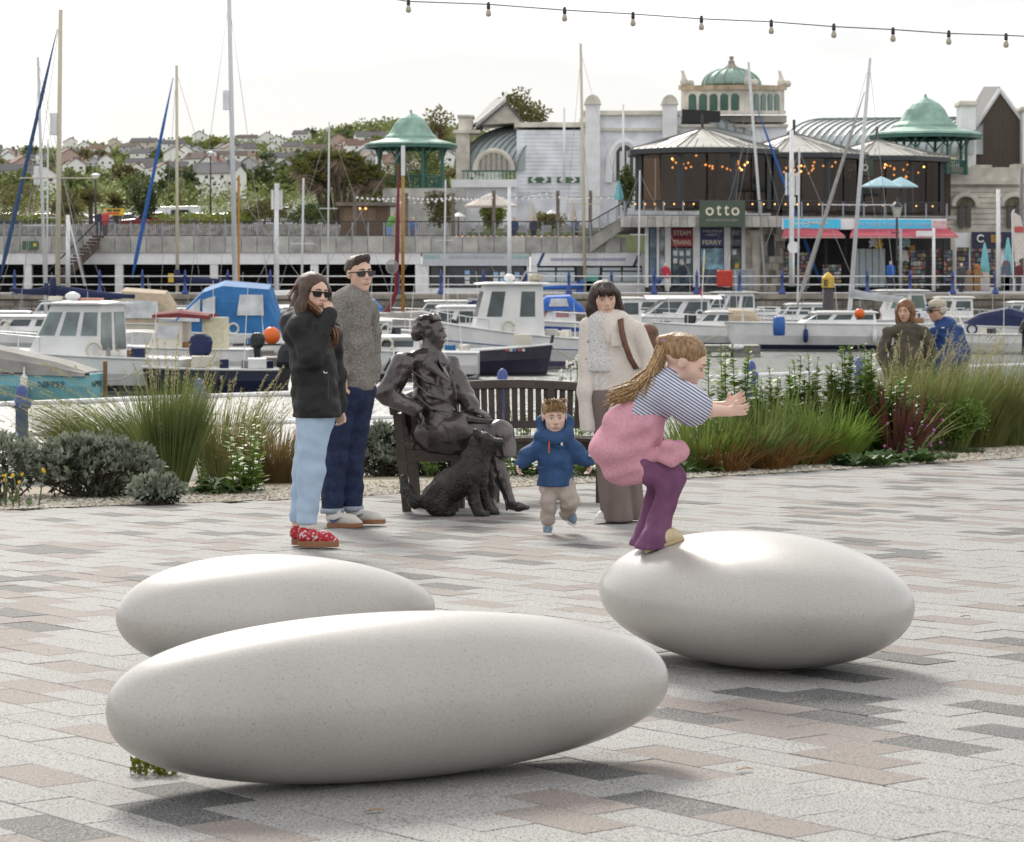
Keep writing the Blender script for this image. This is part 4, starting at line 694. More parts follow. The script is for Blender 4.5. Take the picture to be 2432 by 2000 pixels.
def rail_run(par, x0, y0, x1, y1, Y, h, step=33., bars=8, Y1=None, post=None):    # a railing whose foot runs between two picture points
    Y1 = Y1 or Y; A = V(x0, y0, Y); Bq = V(x1, y1, Y1); n = max(1, round(abs(x1 - x0) / step)); bal = MB(); U = Vector((0, 0, h))
    for i in range(n + 1):
        p_ = A.lerp(Bq, i / n); b = MB(); b.box(p_ + U * .5, (.09, .05, h)); b.build('post', post or mat('grey_steel', (.26, .29, .33), .5), par)
        if i < n:
            for k in range(1, bars): p2 = A.lerp(Bq, (i + k / bars) / n); bal.box(p2 + U * .48, (.022, .022, h * .84))
    o = bal.build('baluster', dkframe, par); o['kind'] = 'stuff'; b = MB(); b.tube([A + U, Bq + U], .045, 6); b.build('handrail', dkframe, par); b = MB(); b.tube([A + U * .07, Bq + U * .07], .025, 4); b.build('bottom_rail', dkframe, par)
dr = thing('promenade_railing', 'grey steel railing along the promenade deck edge', 'railing', (X_(400, Y), Y, Z_(488, Y))); rail_run(dr, -220, 488, 1216, 488, Y, .93)
st_ = thing('deck_staircase', 'brown staircase climbing to the promenade deck', 'staircase', V(150, 606, Y - 1.6))
for i in range(18):
    t = i / 17; b = MB(); p_ = V(92 + 110 * t, 600 - 112 * t, Y - 1.4); b.box(p_, (.45, 1.8, .14)); b.build('tread', mat('brown_steel', (.075, .05, .04), .7), st_)
for d in (0, 1.8): b = MB(); b.tube([V(88, 570, Y - 2.3 + d), V(202, 456, Y - 2.3 + d)], .05, 6); b.build('handrail', dkframe, st_)
b = MB(); b.prism([V(80, 612, Y - 2.3), V(205, 494, Y - 2.3), V(205, 512, Y - 2.3), V(100, 612, Y - 2.3)], (0, .12, 0)); b.build('stringer', mat('brown_steel', (.075, .05, .04), .7), st_)
sg = thing('car_park_sign', 'small green sign on the arcade lintel', 'sign', V(62, 505, Y - .3)); part('board', mat('sign_green', (.05, .12, .07), .5), sg, 46, 497, 79, 514, Y - .3, .08); b = MB(); b.box(V(72, 505, Y - .32), (.2, .02, .2)); b.build('symbol', mat('sign_yellow', (.6, .45, .05), .5), sg)
# shops under the deck
def shopfront(label, x0, x1, Y, fascia, teal, doors, blinds):
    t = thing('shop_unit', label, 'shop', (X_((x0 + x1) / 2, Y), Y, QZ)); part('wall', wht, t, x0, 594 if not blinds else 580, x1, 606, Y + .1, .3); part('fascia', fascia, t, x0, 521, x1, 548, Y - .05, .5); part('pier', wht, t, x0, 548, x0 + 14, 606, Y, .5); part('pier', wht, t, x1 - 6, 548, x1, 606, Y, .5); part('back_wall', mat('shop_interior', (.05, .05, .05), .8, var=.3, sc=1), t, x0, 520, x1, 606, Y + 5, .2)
    return t
t = shopfront('shop unit with pale fascia and dark framed windows beside the arcade', 870, 1092, Y, mat('fascia_grey', (.50, .53, .57), .5, var=.06), True, 1, False)
for a, b_ in ((888, 925), (925, 956), (956, 985), (985, 1012), (1012, 1045), (1045, 1082)):
    w = part('window', dkframe, t, a, 549, b_, 594, Y + .12, .06); part('pane', gl_d, w, a + 1.5, 551, b_ - 1.5, 592, Y + .10, .02)
for i, (a, b_) in enumerate(((963, 562), (963, 573), (963, 583), (1022, 565), (1022, 577), (1036, 565), (1036, 577), (1050, 565), (1050, 577), (1066, 565), (1066, 577), (1022, 586), (1050, 586))): part('poster', mat('poster_blue' if i % 3 == 0 else 'poster_white', (.25, .42, .65) if i % 3 == 0 else (.6, .63, .66), .5, var=.25, sc=3), t, a - 5, b_ - 4, a + 5, b_ + 4, Y + .08, .015)
for a in (875, 1056): part('fascia_lettering_band', mat('teal_band', (.30, .46, .42), .5), t, a, 526, a + 32, 533, Y - .07, .02)
part('fascia_lettering_band', mat('grey_band', (.40, .42, .44), .5), t, 925, 527, 1040, 533, Y - .07, .02)
t2 = shopfront('shop unit with white blinds and navy striped fascia', 1094, 1330, Y, wht, True, 1, True)
for a in (1106, 1304): b = MB(); b.prism([V(a, 548, Y - .07), V(a + 6, 548, Y - .07), V(a + 18, 522, Y - .07), V(a + 12, 522, Y - .07)], (0, .02, 0)); b.build('navy_stripe', navy, t2)
part('fascia_lettering_band', mat('violet_band', (.38, .38, .50), .5), t2, 1135, 532, 1290, 538, Y - .07, .02)
blind = mat('window_blind', (.52, .58, .60), .5, var=.05)
for a, b_ in ((1106, 1146), (1146, 1186), (1240, 1282), (1282, 1324)):
    w = part('window', dkframe, t2, a, 550, b_, 582, Y + .1, .06); part('pane', blind, w, a + 1.5, 561, b_ - 1.5, 580.5, Y + .08, .02); part('pane', blind, w, a + 2.5, 552, b_ - 2.5, 557.5, Y + .08, .02)
w = part('door', dkframe, t2, 1188, 550, 1238, 606, Y + .1, .06); part('pane', blind, w, 1208, 552, 1236, 566, Y + .08, .02); part('notice', mat('teal_notice', (.10, .42, .36), .5), w, 1209, 566, 1234, 580, Y + .06, .02); part('pane', gl_d, w, 1190, 552, 1206, 602, Y + .08, .02)
# restaurant on its raised deck
Y = 160.; rs = thing('restaurant_building', 'restaurant of glazed octagonal pavilions with pale hipped roofs over shops', 'restaurant', (X_(1560, Y), Y, QZ))
b = MB(); b.span(X_(1285, Y), X_(1612, Y), Y, Y + 30, Z_(467, Y), Z_(446, Y)); b.build('deck', conc, rs); b = MB(); b.span(X_(1612, Y) + .01, X_(1955, Y + 3), Y, Y + 30, Z_(452, Y), Z_(446.2, Y)); b.build('deck', conc, rs)
for i in range(20): x = 1285 + i * 16.6; part('fascia_panel', conc if i % 2 else conc2, rs, x + .4, 446, x + 16.2, 468, Y - .12, .12)
b = MB(); b.prism([V(1216, 487, 164.6), V(1216, 521, 164.6), V(1292, 468, 164.6), V(1292, 446, 164.6)], (0, 2.2, 0)); b.build('ramp', conc2, rs)
rr_ = thing('restaurant_railing', 'dark railing round the raised restaurant deck', 'railing', V(1500, 446, Y)); rail_run(rr_, 1287, 446, 1610, 447, Y, .95, 41, 12); rail_run(rr_, 1610, 447, 1952, 452, Y, .95, 41, 12)
rp = thing('ramp_railing', 'dark railing climbing from promenade to restaurant deck', 'railing', V(1216, 488, 164.4)); rail_run(rp, 1217, 489, 1290, 447, 164.4, .95, 18, 5)
tint = bpy.data.materials.new('brown_glass'); tint.use_nodes = True; _t = tint.node_tree; _t.nodes.remove(_t.nodes['Principled BSDF']); _a = _t.nodes.new('ShaderNodeBsdfTransparent'); _a.inputs[0].default_value = (.60, .50, .40, 1); _g = _t.nodes.new('ShaderNodeBsdfGlossy'); _g.inputs['Roughness'].default_value = .03; _x = _t.nodes.new('ShaderNodeMixShader'); _x.inputs[0].default_value = .03; _t.links.new(_a.outputs[0], _x.inputs[1]); _t.links.new(_g.outputs[0], _x.inputs[2]); _t.links.new(_x.outputs[0], _t.nodes['Material Output'].inputs['Surface'])
def octo(px, py, ye, yf, Yc, re, rb, ang=22.5):
    cx = X_(px, Yc); za, ze, zf = Z_(py, Yc), Z_(ye, Yc), Z_(yf, Yc); A = Vector((cx, Yc, za)); P = lambda r, k, z: Vector((cx + r * math.sin(R(ang + 45 * k)), Yc - r * math.cos(R(ang + 45 * k)), z))
    for k in range(8):
        a, c = P(re, k, ze), P(re, k + 1, ze); m = MB(); m.prism([A, a, c], (0, 0, .12)); rf = m.build('roof_slope', roofc, rs)
        for j in range(0, 7):
            e = a.lerp(c, j / 7); tt = 1 - abs(j / 7 - 0) * 0; top = A if j == 0 else A.lerp(e, 0.0); f = min(j, 7 - j) / 3.5; m = MB(); m.tube([e + Vector((0, 0, .14)), (A.lerp(a.lerp(c, .5), f) if 0 else e.lerp(A, 1 - f if j else 1)) + Vector((0, 0, .15))], .045 if j == 0 else .025, 4); m.build('seam', mat('zinc_seam', (.17, .17, .165), .5), rf)
        m = MB(); m.prism([P(re + .05, k, ze - .22), P(re + .05, k + 1, ze - .22), P(re + .05, k + 1, ze + .08), P(re + .05, k, ze + .08)], P(-.1, k + .5, 0) - P(0, k + .5, 0)); m.build('gutter', dkframe, rs)
        m = MB(); m.box(P(rb, k, (ze + zf) / 2), (.28, .28, ze - zf), -R(ang + 45 * k)); m.build('column', dkframe, rs)
        for j in range(2):
            a2, c2 = P(rb, k, zf).lerp(P(rb, k + 1, zf), j / 2 + .02), P(rb, k, zf).lerp(P(rb, k + 1, zf), j / 2 + .48); m = MB(); m.prism([a2, c2, c2 + Vector((0, 0, ze - zf)), a2 + Vector((0, 0, ze - zf))], (0, .03, 0)); m.build('glass_pane', tint, rs)
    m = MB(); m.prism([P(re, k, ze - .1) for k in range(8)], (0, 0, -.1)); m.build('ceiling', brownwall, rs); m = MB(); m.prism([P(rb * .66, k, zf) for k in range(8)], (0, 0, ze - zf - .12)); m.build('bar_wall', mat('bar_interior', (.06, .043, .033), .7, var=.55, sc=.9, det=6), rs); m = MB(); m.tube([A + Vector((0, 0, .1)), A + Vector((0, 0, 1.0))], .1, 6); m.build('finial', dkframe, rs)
    rr = random.Random(int(px))
    for i in range(22): q_ = Vector((cx + rr.uniform(-.5, .62) * rb, Yc - rb * rr.uniform(.70, .84) * (1 if 1 else 0), ze - rr.uniform(.35, 1.3))); m = MB(); m.ell(q_, .07, 6, 4); m.build('pendant_bulb', warm, rs)
octo(1448, 268, 314, 432, 166, 4.9, 4.25); octo(1637, 279, 324, 437, 171, 4.9, 4.3); octo(1808, 292, 330, 440, 177, 4.9, 4.3)
part('wall_panel', brownwall, rs, 1590, 325, 1960, 445, 183, .3)
ot = thing('otto_sign', 'green board sign reading otto on the restaurant railing', 'sign', V(1489, 467, Y - .4)); part('board', mat('otto_green', (.065, .095, .065), .6, var=.08), ot, 1442, 414, 1536, 467, Y - .45, .15, .02); cr = mat('cream_letter', (.72, .66, .52), .5, var=0)
[text(c_, cr, ot, V(1489 + dx, 436 - (2.5 if c_ == 't' else 0), Y - .47), w_ * Y / FP, h_ * Y / FP, bold=.012) for c_, dx, w_, h_ in (('o', -26, 17, 17), ('t', -7, 10, 22), ('t', 9, 10, 22), ('o', 27, 17, 17))]; text('KITCHEN•PIZZA•BAR', mat('dim_letter', (.38, .38, .33), .5), ot, V(1489, 454, Y - .47), 66 * Y / FP, 4.5 * Y / FP)
o2 = thing('otto_wall_sign', 'second green otto sign inside the farthest pavilion', 'sign', V(1760, 370, 172)); part('board', _m['otto_green'], o2, 1725, 328, 1800, 362, 172.2, .1); text('otto', cr, o2, V(1768, 344, 172.15), 44 * 172 / FP, 18 * 172 / FP, bold=.02)
# ticket office under the restaurant
Y = 162.5; tk = thing('ticket_office', 'ticket office with white pilasters and red and navy boards', 'shop', (X_(1450, Y), Y, QZ)); part('back_wall', mat('office_dark', (.05, .06, .06), .5, var=.4, sc=1.2), tk, 1330, 466, 1530, 606, Y + .6, .2)
for a, b_ in ((1330, 1337), (1354, 1359), (1371, 1383), (1429, 1443), (1493, 1506), (1529, 1537)): part('pilaster', wht, tk, a, 466, b_, 592, Y, .4)
for a, b_, c, d, cl, tx in ((1384, 471, 1428.5, 489, (.22, .02, .06), 'STEAM'), (1384, 491, 1428.5, 508.5, (.33, .025, .035), 'TRAINS'), (1443.5, 471, 1493, 489.6, (.035, .05, .17), 'WESTERN\n- LADY -'), (1443.5, 491, 1493, 508.5, (.035, .05, .17), 'FERRY'), (1506, 471, 1529, 489, (.05, .055, .10), 'FERRY'), (1506, 491, 1529, 508.5, (.05, .05, .09), 'TICKETS')):
    w = part('sign_board', mat('board_%d' % (cl[0] * 1000 + a), cl, .5, var=.05), tk, a, b_, c, d, Y + .1, .1); text(tx, cr if a < 1500 else mat('dim_letter', (.38, .38, .33), .5), w, V((a + c) / 2, (b_ + d) / 2, Y + .085), (c - a) * .8 * Y / FP, (12 if '\n' in tx else 9.5) * Y / FP, bold=.015 if tx in ('TRAINS', 'FERRY') else 0)
for a, b_, c, d, cl in ((1386, 512, 1427, 588, (.08, .13, .14)), (1445, 512, 1491, 556, (.20, .36, .46)), (1445, 557, 1491, 588, (.10, .13, .18)), (1339, 470, 1353, 588, (.10, .16, .22)), (1360, 470, 1370, 588, (.32, .36, .42)), (1508, 512, 1527, 575, (.08, .10, .09))): part('window', mat('window_print_%d' % (a + b_), cl, .3, var=.7, sc=1.6, det=8), tk, a, b_, c, d, Y + .2, .06)
for a, b_ in ((1392, 522), (1405, 522), (1419, 522), (1392, 538), (1405, 540), (1419, 538), (1514, 520), (1519, 548)): part('poster', mat('poster_white', (.6, .63, .66), .5) if a != 1519 else mat('sign_yellow', (.6, .45, .05), .5), tk, a - 4, b_ - 5, a + 4, b_ + 5, Y + .17, .02)
sw = MB(); bx(sw, 1537, 466, 1618, 606, Y + .1, .4); sw.build('stone_wall', stone, tk)
for r in range(9):
    for i in range(5): part('stone_block', stone if (r + i) % 3 else mat('stone_dark', (.33, .30, .255), .85, var=.2, sc=1.5), tk, 1541 + i * 15 + (r % 2) * 6, 468 + r * 15, 1555 + i * 15 + (r % 2) * 6, 482 + r * 15, Y, .12, .02)
b = MB(); b.lathe([(.32, 0), (.32, 3.0), (.4, 3.4), (.6, 3.8)], 12, (X_(1560, Y - .6), Y - .6, QZ)); b.build('round_column', stone, tk, True)
part('window', dkframe, tk, 1583, 484, 1596, 528, Y - .1, .1)
lb = thing('lifebuoy_cabinet', 'red lifebuoy cabinet on the quay railing', 'lifebuoy housing', V(1494, 592, 149.6)); b = MB(); b.lathe([(.46, -.05), (.5, 0), (.5, .9), (.44, .98)], 4, V(1494, 590, 149.6)); b = MB(); bx(b, 1478, 557, 1511, 591, 149.5, .3); b.build('cabinet', mat('lifebuoy_red', (.5, .03, .02), .45, var=.12), lb, False, .09)
gc = thing('utility_cabinet', 'grey utility cabinet beside the red lifebuoy cabinet', 'cabinet', V(1535, 598, 156)); part('cabinet', mat('cabinet_grey', (.22, .24, .25), .6), gc, 1512, 555, 1556, 598, 156, .8, .05)
for a in (1522, 1534, 1546): part('door_panel', mat('cabinet_grey2', (.25, .27, .28), .6), gc, a - 5, 560, a + 5, 594, 155.96, .05)
# gift shops on the right
Y = 163.; gs = thing('gift_shop', 'gift shop with blue name board, red awnings and goods outside', 'shop', (X_(1780, Y), Y, QZ)); part('back_wall', mat('shop_interior', (.05, .05, .05), .8, var=.3, sc=1), gs, 1612, 470, 1960, 606, Y + 5, .2); sky_b = mat('sign_sky_blue', (.06, .58, .88), .45, var=.04)
YS = 159.9; part('fascia', wht, gs, 1612, 451, 1952, 473, YS - .1, .4); w = part('sign_board', sky_b, gs, 1616, 452, 1733, 471, YS - .16, .05); text('MARINA', cr, w, V(1686, 459, YS - .18), 40 * YS / FP, 7 * YS / FP, bold=.02); w2 = part('sign_board', sky_b, gs, 1762, 453, 1920, 472, YS - .16, .05); text('GIFTS  FUDGE  BELTS  BUCKETS  CANDY  ICE CREAM', mat('pale_letter', (.5, .66, .74), .5, var=0), w2, V(1841, 462.5, YS - .18), 150 * YS / FP, 7 * YS / FP, bold=.01)
b = MB(); b.tube([V(1661 + 7 * math.cos(a), 462 + 7 * math.sin(a), YS - .19) for a in [math.pi * i / 6 for i in range(13)]], .03, 5); b.build('wave_emblem', mat('pale_letter', (.5, .66, .74), .5, var=0), w); w3 = part('sign_board', mat('pink_board', (.62, .45, .47), .5, var=.2, sc=4), gs, 1925, 455, 1952, 472, YS - .18, .06)
awn = mat('red_awning', (.45, .07, .10), .8, var=.12, sc=1.5)
for a, c in ((1612, 1742), (1752, 1975)): b = MB(); b.prism([V(a + 6, 472, YS), V(c - 20, 472, YS), V(c, 488, YS - 1.8), V(a, 488, YS - 1.8)], (0, 0, .06)); o = b.build('awning', awn, gs); b = MB(); b.span(V(a, 0, YS - 1.8).x, V(c, 0, YS - 1.8).x, YS - 1.86, YS - 1.8, Z_(491, YS - 1.8), Z_(487.4, YS - 1.8)); b.build('valance', mat('pale_valance', (.5, .3, .3), .8), o)
for a in (1614, 1700, 1740, 1760, 1850, 1945): part('post', dkframe, gs, a, 472, a + 6, 604, Y + .1, .2)
cols = [(.26, .07, .07), (.34, .27, .1), (.08, .14, .24), (.42, .42, .41), (.17, .09, .16), (.09, .15, .11), (.32, .2, .17), (.07, .07, .08), (.35, .32, .28), (.14, .22, .26), (.05, .05, .05), (.22, .18, .15)]
rr = random.Random(21)
def rack(x, y0, y1, w, Y, label, tall=True):
    t = thing('display_rack', label, 'rack', V(x, 604, Y), 'goods racks outside the shops'); part('frame', dkframe, t, x - w / 2, y0, x + w / 2, y1, Y + .2, .1); y = y0
    while y < y1 - 4:
        hh = rr.uniform(6, 11); a = x - w / 2
        while a < x + w / 2 - 2:
            ww = rr.uniform(3, 8); c = rr.choice(cols); part('item', mat('goods_%d' % cols.index(c), c, .6, var=.45, sc=7), t, a, y + rr.uniform(.5, 2), min(a + ww - .7, x + w / 2), y + hh - .8, Y + rr.uniform(0, .15), .1); a += ww
        y += hh
for i, (x, y0, w) in enumerate(((1628, 512, 26), (1658, 520, 22), (1715, 545, 38), (1762, 520, 14), (1862, 505, 22), (1893, 515, 30), (1930, 512, 22), (1955, 515, 18), (1985, 510, 26), (2016, 512, 30), (2050, 512, 26), (2082, 515, 24))):
    rack(x, y0, 592, w, Y - 2.2 - (i % 3) * .4 + (4 if x > 1960 else 0), ['gift rack %s' % s for s in ('under the blue board\'s left end', 'right of the leftmost gift rack', 'of low shelves in the shop doorway', 'narrow, left of the grey shutter screens', 'right of the man in blue', 'wide, under the red awning', 'under the awning\'s right end', 'left of the navy poster board', 'below the navy poster board\'s left side', 'below the navy poster board', 'right of the white flag pole', 'nearest the right edge of the picture')][i])
sc_ = thing('shutter_screen', 'pale grey shutter screens outside the gift shop', 'screen', V(1792, 604, Y - 3))
for i in range(5): part('panel', mat('pale_grey_panel', (.28, .33, .34), .5, var=.1), sc_, 1759 + i * 13.4, 513, 1771 + i * 13.4, 592, Y - 3, .08)
for i, (x, y, c) in enumerate(((1800, 500, (.6, .6, .6)), (1812, 505, (.55, .4, .05)), (1868, 500, (.3, .45, .42)), (1880, 520, (.45, .2, .06)), (1866, 530, (.6, .58, .55)))):
    t = thing('soft_toy', ['white soft toy', 'yellow soft toy', 'mint green soft toy', 'orange brown soft toy', 'lower white soft toy'][i] + ' hanging outside the gift shop', 'toy', V(x, y + 10, Y - 2.6)); B = Body(.05); B.ell(V(x, y, Y - 2.6), (.2, .16, .26), .1); B.ell(V(x, y - 9, Y - 2.6), (.16, .15, .16), .1)
    for s in (-1, 1): B.ell(V(x + s * 5, y - 13, Y - 2.6), (.07, .06, .08), .05); B.ell(V(x + s * 6, y + 8, Y - 2.7), (.1, .1, .1), .05); B.ell(V(x + s * 7, y - 1, Y - 2.7), (.08, .08, .12), .05)
    B.build('plush', mat('plush_%d' % i, c, .95), t)
ic = thing('ice_cream_sign', 'giant ice cream cone sign above the red awning', 'sign', V(1956, 480, Y - .5)); b = MB(); b.lathe([(.02, 0), (.34, .95), (.3, 1.0)], 10); o = b.build('cone', mat('wafer', (.42, .2, .1), .7), ic, True); o.location = V(1952, 488, Y - .5) - org(ic); o.rotation_euler = (0, .3, 0); b = MB(); b.ell((0, 0, 0), (.36, .36, .33)); o = b.build('scoop', mat('mint_ice', (.35, .5, .47), .6), ic, True); o.location = V(1961, 457, Y - .5) - org(ic)
# theatre behind
Y = 196.; th = thing('theatre_pavilion', 'white tiled theatre pavilion with lead barrel roofs and green dome', 'theatre', (X_(1400, Y), Y, QZ)); gy = lambda y0, y1, x0, x1, m, d=1.0, dY=0., nm='wall', bev=0.: part(nm, m, th, x0, y0, x1, y1, Y + dY, d, bev)
gy(268, 470, 1065, 1205, wht_b, 8); gy(238, 470, 1205, 1404, wht_b, 10); gy(262, 470, 1404, 1622, wht_b, 10); gy(252, 262, 1060, 1207, stone, 9, -.3, 'cornice'); gy(228, 237, 1202, 1404, stone, 11, -.4, 'cornice'); gy(264, 270, 1202, 1404, stone, 1, -.35, 'string_course'); gy(238, 252, 1404, 1622, roofc, 9, .5, 'roof'); gy(256, 262, 1400, 1625, stone, 11, -.3, 'cornice')
for i in range(16): gy(270 + i * 8, 277.4 + i * 8, 1068, 1196, wht_b, .1, -.06, 'tile_course', .01)
for a in (1207, 1366):
    gy(215, 470, a, a + 30, wht, 1.6, -.8, 'pilaster'); b = MB(); b.prism([V(a - 3 + (36) * i / 10, 215 - 20 * math.sin(math.pi * i / 10) ** .55, Y - 1) for i in range(11)], (0, 1.6, 0)); b.build('pilaster_cap', stone, th)
for a in (1089, 1148):
    w = gy(365, 377, a, a + 47, mat('tile_green', (.05, .13, .06), .4), .1, -.14, 'tile_panel'); b = MB()
    for dx in (-8, 8): b.tube([V(a + 23 + dx, 365, Y - .2), V(a + 23 + dx * 1.9, 371, Y - .2), V(a + 23 + dx, 377, Y - .2)], .12, 4); b.build('chevron', wht, w); b = MB()
b = MB(); b.prism([V(1258 + 30 - 30 * math.cos(math.pi * i / 12), 372 - 78 * math.sin(math.pi * i / 12) ** .6, Y - .1) for i in range(13)], (0, .3, 0)); b.build('arch_window', gl_d, th); b = MB(); b.tube([V(1288 - 33 * math.cos(math.pi * i / 12), 376 - 84 * math.sin(math.pi * i / 12) ** .6, Y - .2) for i in range(13)], .3, 6); b.build('arch_trim', wht, th)
for i in range(4): b = MB(); b.tube([V(1267 + i * 14, 372, Y - .15), V(1267 + i * 14, 312, Y - .15)], .12, 4); b.build('mullion', wht, th)
def barrel(p0, p1, z0, r, hgt, seams, nm='barrel_roof', ov=0.):
    p0, p1 = Vector(p0), Vector(p1); D = (p1 - p0); nb = Vector((-D.y, D.x, 0)).normalized(); prof = [(1 - math.cos(a), math.sin(a)) for a in [math.pi / 2 * i / 10 for i in range(11)]]
    ring = lambda p, e=0: [p + nb * (u * r - e * (1 - u)) + Vector((0, 0, v * hgt + e * v)) for u, v in prof] + [p + nb * r]
    b = MB(); b.loft([ring(p0), ring(p1)]); o = b.build(nm, lead, th, False)
    for i in range(seams + 1): b = MB(); b.tube(ring(p0.lerp(p1, i / seams), .05)[:11], .065, 4); b.build('seam', mat('lead_seam', (.19, .225, .23), .5), o)
barrel(V(951, 351, 200), V(1067, 351, 195.4), 0, 6.2, 98 * 197 / FP, 9); barrel(V(1606, 316, 197.5), V(1992, 316, 188), 0, 7.5, 82 * 192 / FP, 24); barrel(V(1480, 262, 195), V(1640, 300, 197), 0, 5, 36 * 196 / FP, 9)
b = MB(); b.prism([V(1018 - 38 * math.cos(math.pi * i / 14), 351 - 40 * math.sin(math.pi * i / 14), 195.6) for i in range(15)], (0, 3, 0)); w = b.build('lunette_window', mat('pale_glass', (.28, .30, .30), .2, var=.3, sc=.5), th); b = MB(); b.tube([V(1018 - 39 * math.cos(math.pi * i / 14), 351 - 41 * math.sin(math.pi * i / 14), 195.5) for i in range(15)], .2, 6); b.build('trim', stone, w)
for i in range(7): b = MB(); xx = 985 + i * 11; b.tube([V(xx, 351, 195.5), V(xx, 351 - 38 * math.sqrt(max(0, 1 - ((xx - 1018) / 39) ** 2)), 195.5)], .13, 4); b.build('mullion', mat('mullion_cream', (.45, .40, .33), .6), w)
gab = MB(); gab.prism([V(985, 258, 199), V(1044, 214, 199), V(1078, 252, 199)], (0, 6, 0)); gab.build('gable', stone, th); b = MB(); b.prism([V(981, 262, 198.6), V(1044, 209, 198.6), V(1044, 214, 198.6), V(986, 264, 198.6)], (0, 7, 0)); b.build('roof_edge', slate_m, th); b = MB(); b.prism([V(1044, 209, 198.6), V(1082, 252, 198.6), V(1078, 256, 198.6), V(1044, 214, 198.6)], (0, 7, 0)); b.build('roof_edge', slate_m, th)
b = MB(); b.prism([V(968, 266, 206), V(981, 262, 198.6), V(1044, 209, 198.6), V(1020, 211, 206)], (0, .3, .3)); b.build('roof_slope', mat('pale_slate', (.32, .31, .29), .7, var=.15), th)
gy(272, 470, 940, 968, stone, 4, 3, 'wall'); gy(240, 272, 945, 975, stone, 3, 3, 'chimney', .15); gy(236, 242, 942, 978, stone, 3.4, 2.8, 'chimney_cap', .2); gy(268, 274, 934, 990, stone, 4, 2.7, 'cornice')
gy(370, 386, 930, 1065, wht, 3, -4, 'cornice'); gy(386, 470, 932, 1065, wht_b, 3, -3.5, 'wall'); gb_ = gy(351, 354, 951, 1065, verd_d, .2, -4, 'balustrade'); 
for i in range(29): part('baluster', verd_d if i % 2 else mat('pale_iron', (.35, .42, .38), .5), gb_, 951 + i * 4, 354, 953 + i * 4, 371, Y - 3.95, .1)
# dome tower: square in plan, turned
Yt = 201.; cx = X_(1512, Yt); tw = [V(1404, 236, 199), V(1545, 236, 193.5), V(1617, 236, 200), V(1480, 236, 206)]; zt = Z_(184, 198) ; up = Vector((0, 0, zt - tw[0].z)); b = MB(); b.prism(tw, up); tower = b.build('tower', stone, th); cc = sum(tw, Vector()) / 4
b = MB(); b.prism([cc + (p_ - cc) * 1.05 + up for p_ in tw], (0, 0, .35)); b.build('cornice', mat('rust_stone', (.42, .33, .23), .8, var=.25, sc=1.2), tower); b = MB(); b.prism([cc + (p_ - cc) * 1.03 + up * .02 for p_ in tw], (0, 0, .25)); b.build('plinth', stone, tower)
for (a, c), n in (((0, 1), 5), ((1, 2), 4)):
    for i in range(n):
        l, r_ = tw[a].lerp(tw[c], .12 + .78 * i / n), tw[a].lerp(tw[c], .12 + .78 * (i + .68) / n); f = (tw[c] - tw[a]).cross(Vector((0, 0, 1))).normalized() * .06; pts = [l + up * .14, r_ + up * .14, r_ + up * .76, r_.lerp(l, .3) + up * .84, r_.lerp(l, .7) + up * .84, l + up * .76]; b = MB(); b.prism([q_ + f for q_ in pts], f * -1.5); b.build('window', mat('window_green', (.03, .10, .075), .35, var=.15), tower)
dp = V(1508, 177, Yt); rd = 60 * Yt / FP; hd_ = 36 * Yt / FP; b = MB(); b.lathe([(rd * math.cos(a), hd_ * math.sin(a)) for a in [math.pi / 2 * i / 10 for i in range(11)]], 32, dp); dm = b.build('dome', mat('dome_copper', (.21, .29, .25), .5, var=.35, sc=.5), th, True)
for k in range(16): b = MB(); b.tube([dp + Vector((rd * 1.005 * math.cos(a) * math.cos(k * math.pi / 8), rd * 1.005 * math.cos(a) * math.sin(k * math.pi / 8), hd_ * 1.01 * math.sin(a))) for a in [math.pi / 2 * i / 8 for i in range(9)]], .09, 4); b.build('rib', verd, dm)
b = MB(); b.lathe([(.7, 0), (.6, .12), (.35, .3), (.22, .5), (.3, .58), (.15, .66), (.17, .9), (.22, .95), (.03, 1.0)], 12, dp + Vector((0, 0, hd_ - .08))); b.build('lantern', mat('grey_stone', (.33, .29, .24), .8), dm, True)
for p_, s in ((tw[0], 1), (tw[1], 1), (tw[2], 1)):
    B = Body(.06); o = p_ + (cc - p_) * .06 + up + Vector((0, 0, .33)); B.ell(o + Vector((0, 0, .25)), (.32, .3, .34), .1); B.cap(o + Vector((0, 0, .4)), o + Vector((-.08, 0, .85)), .18, .13, .1); B.ell(o + Vector((-.1, 0, 1.02)), (.14, .14, .15), .06); B.cap(o + Vector((.1, 0, .7)), o + Vector((-.28, 0, 1.15)), .07, .05, .05); B.ell(o + Vector((.5, 0, .16)), (.26, .25, .28), .1); B.build('roof_figure', stone, tower)
bb_ = thing('black_screen', 'blank black screen board on the theatre parapet', 'screen', V(1445, 253, 192.5)); b = MB(); b.prism([V(1406, 225, 192.5), V(1406, 253, 192.5), V(1485, 252, 192), V(1485, 229, 192)], (0, .25, 0)); b.build('board', mat('matt_black', (.02, .019, .02), .7), bb_)
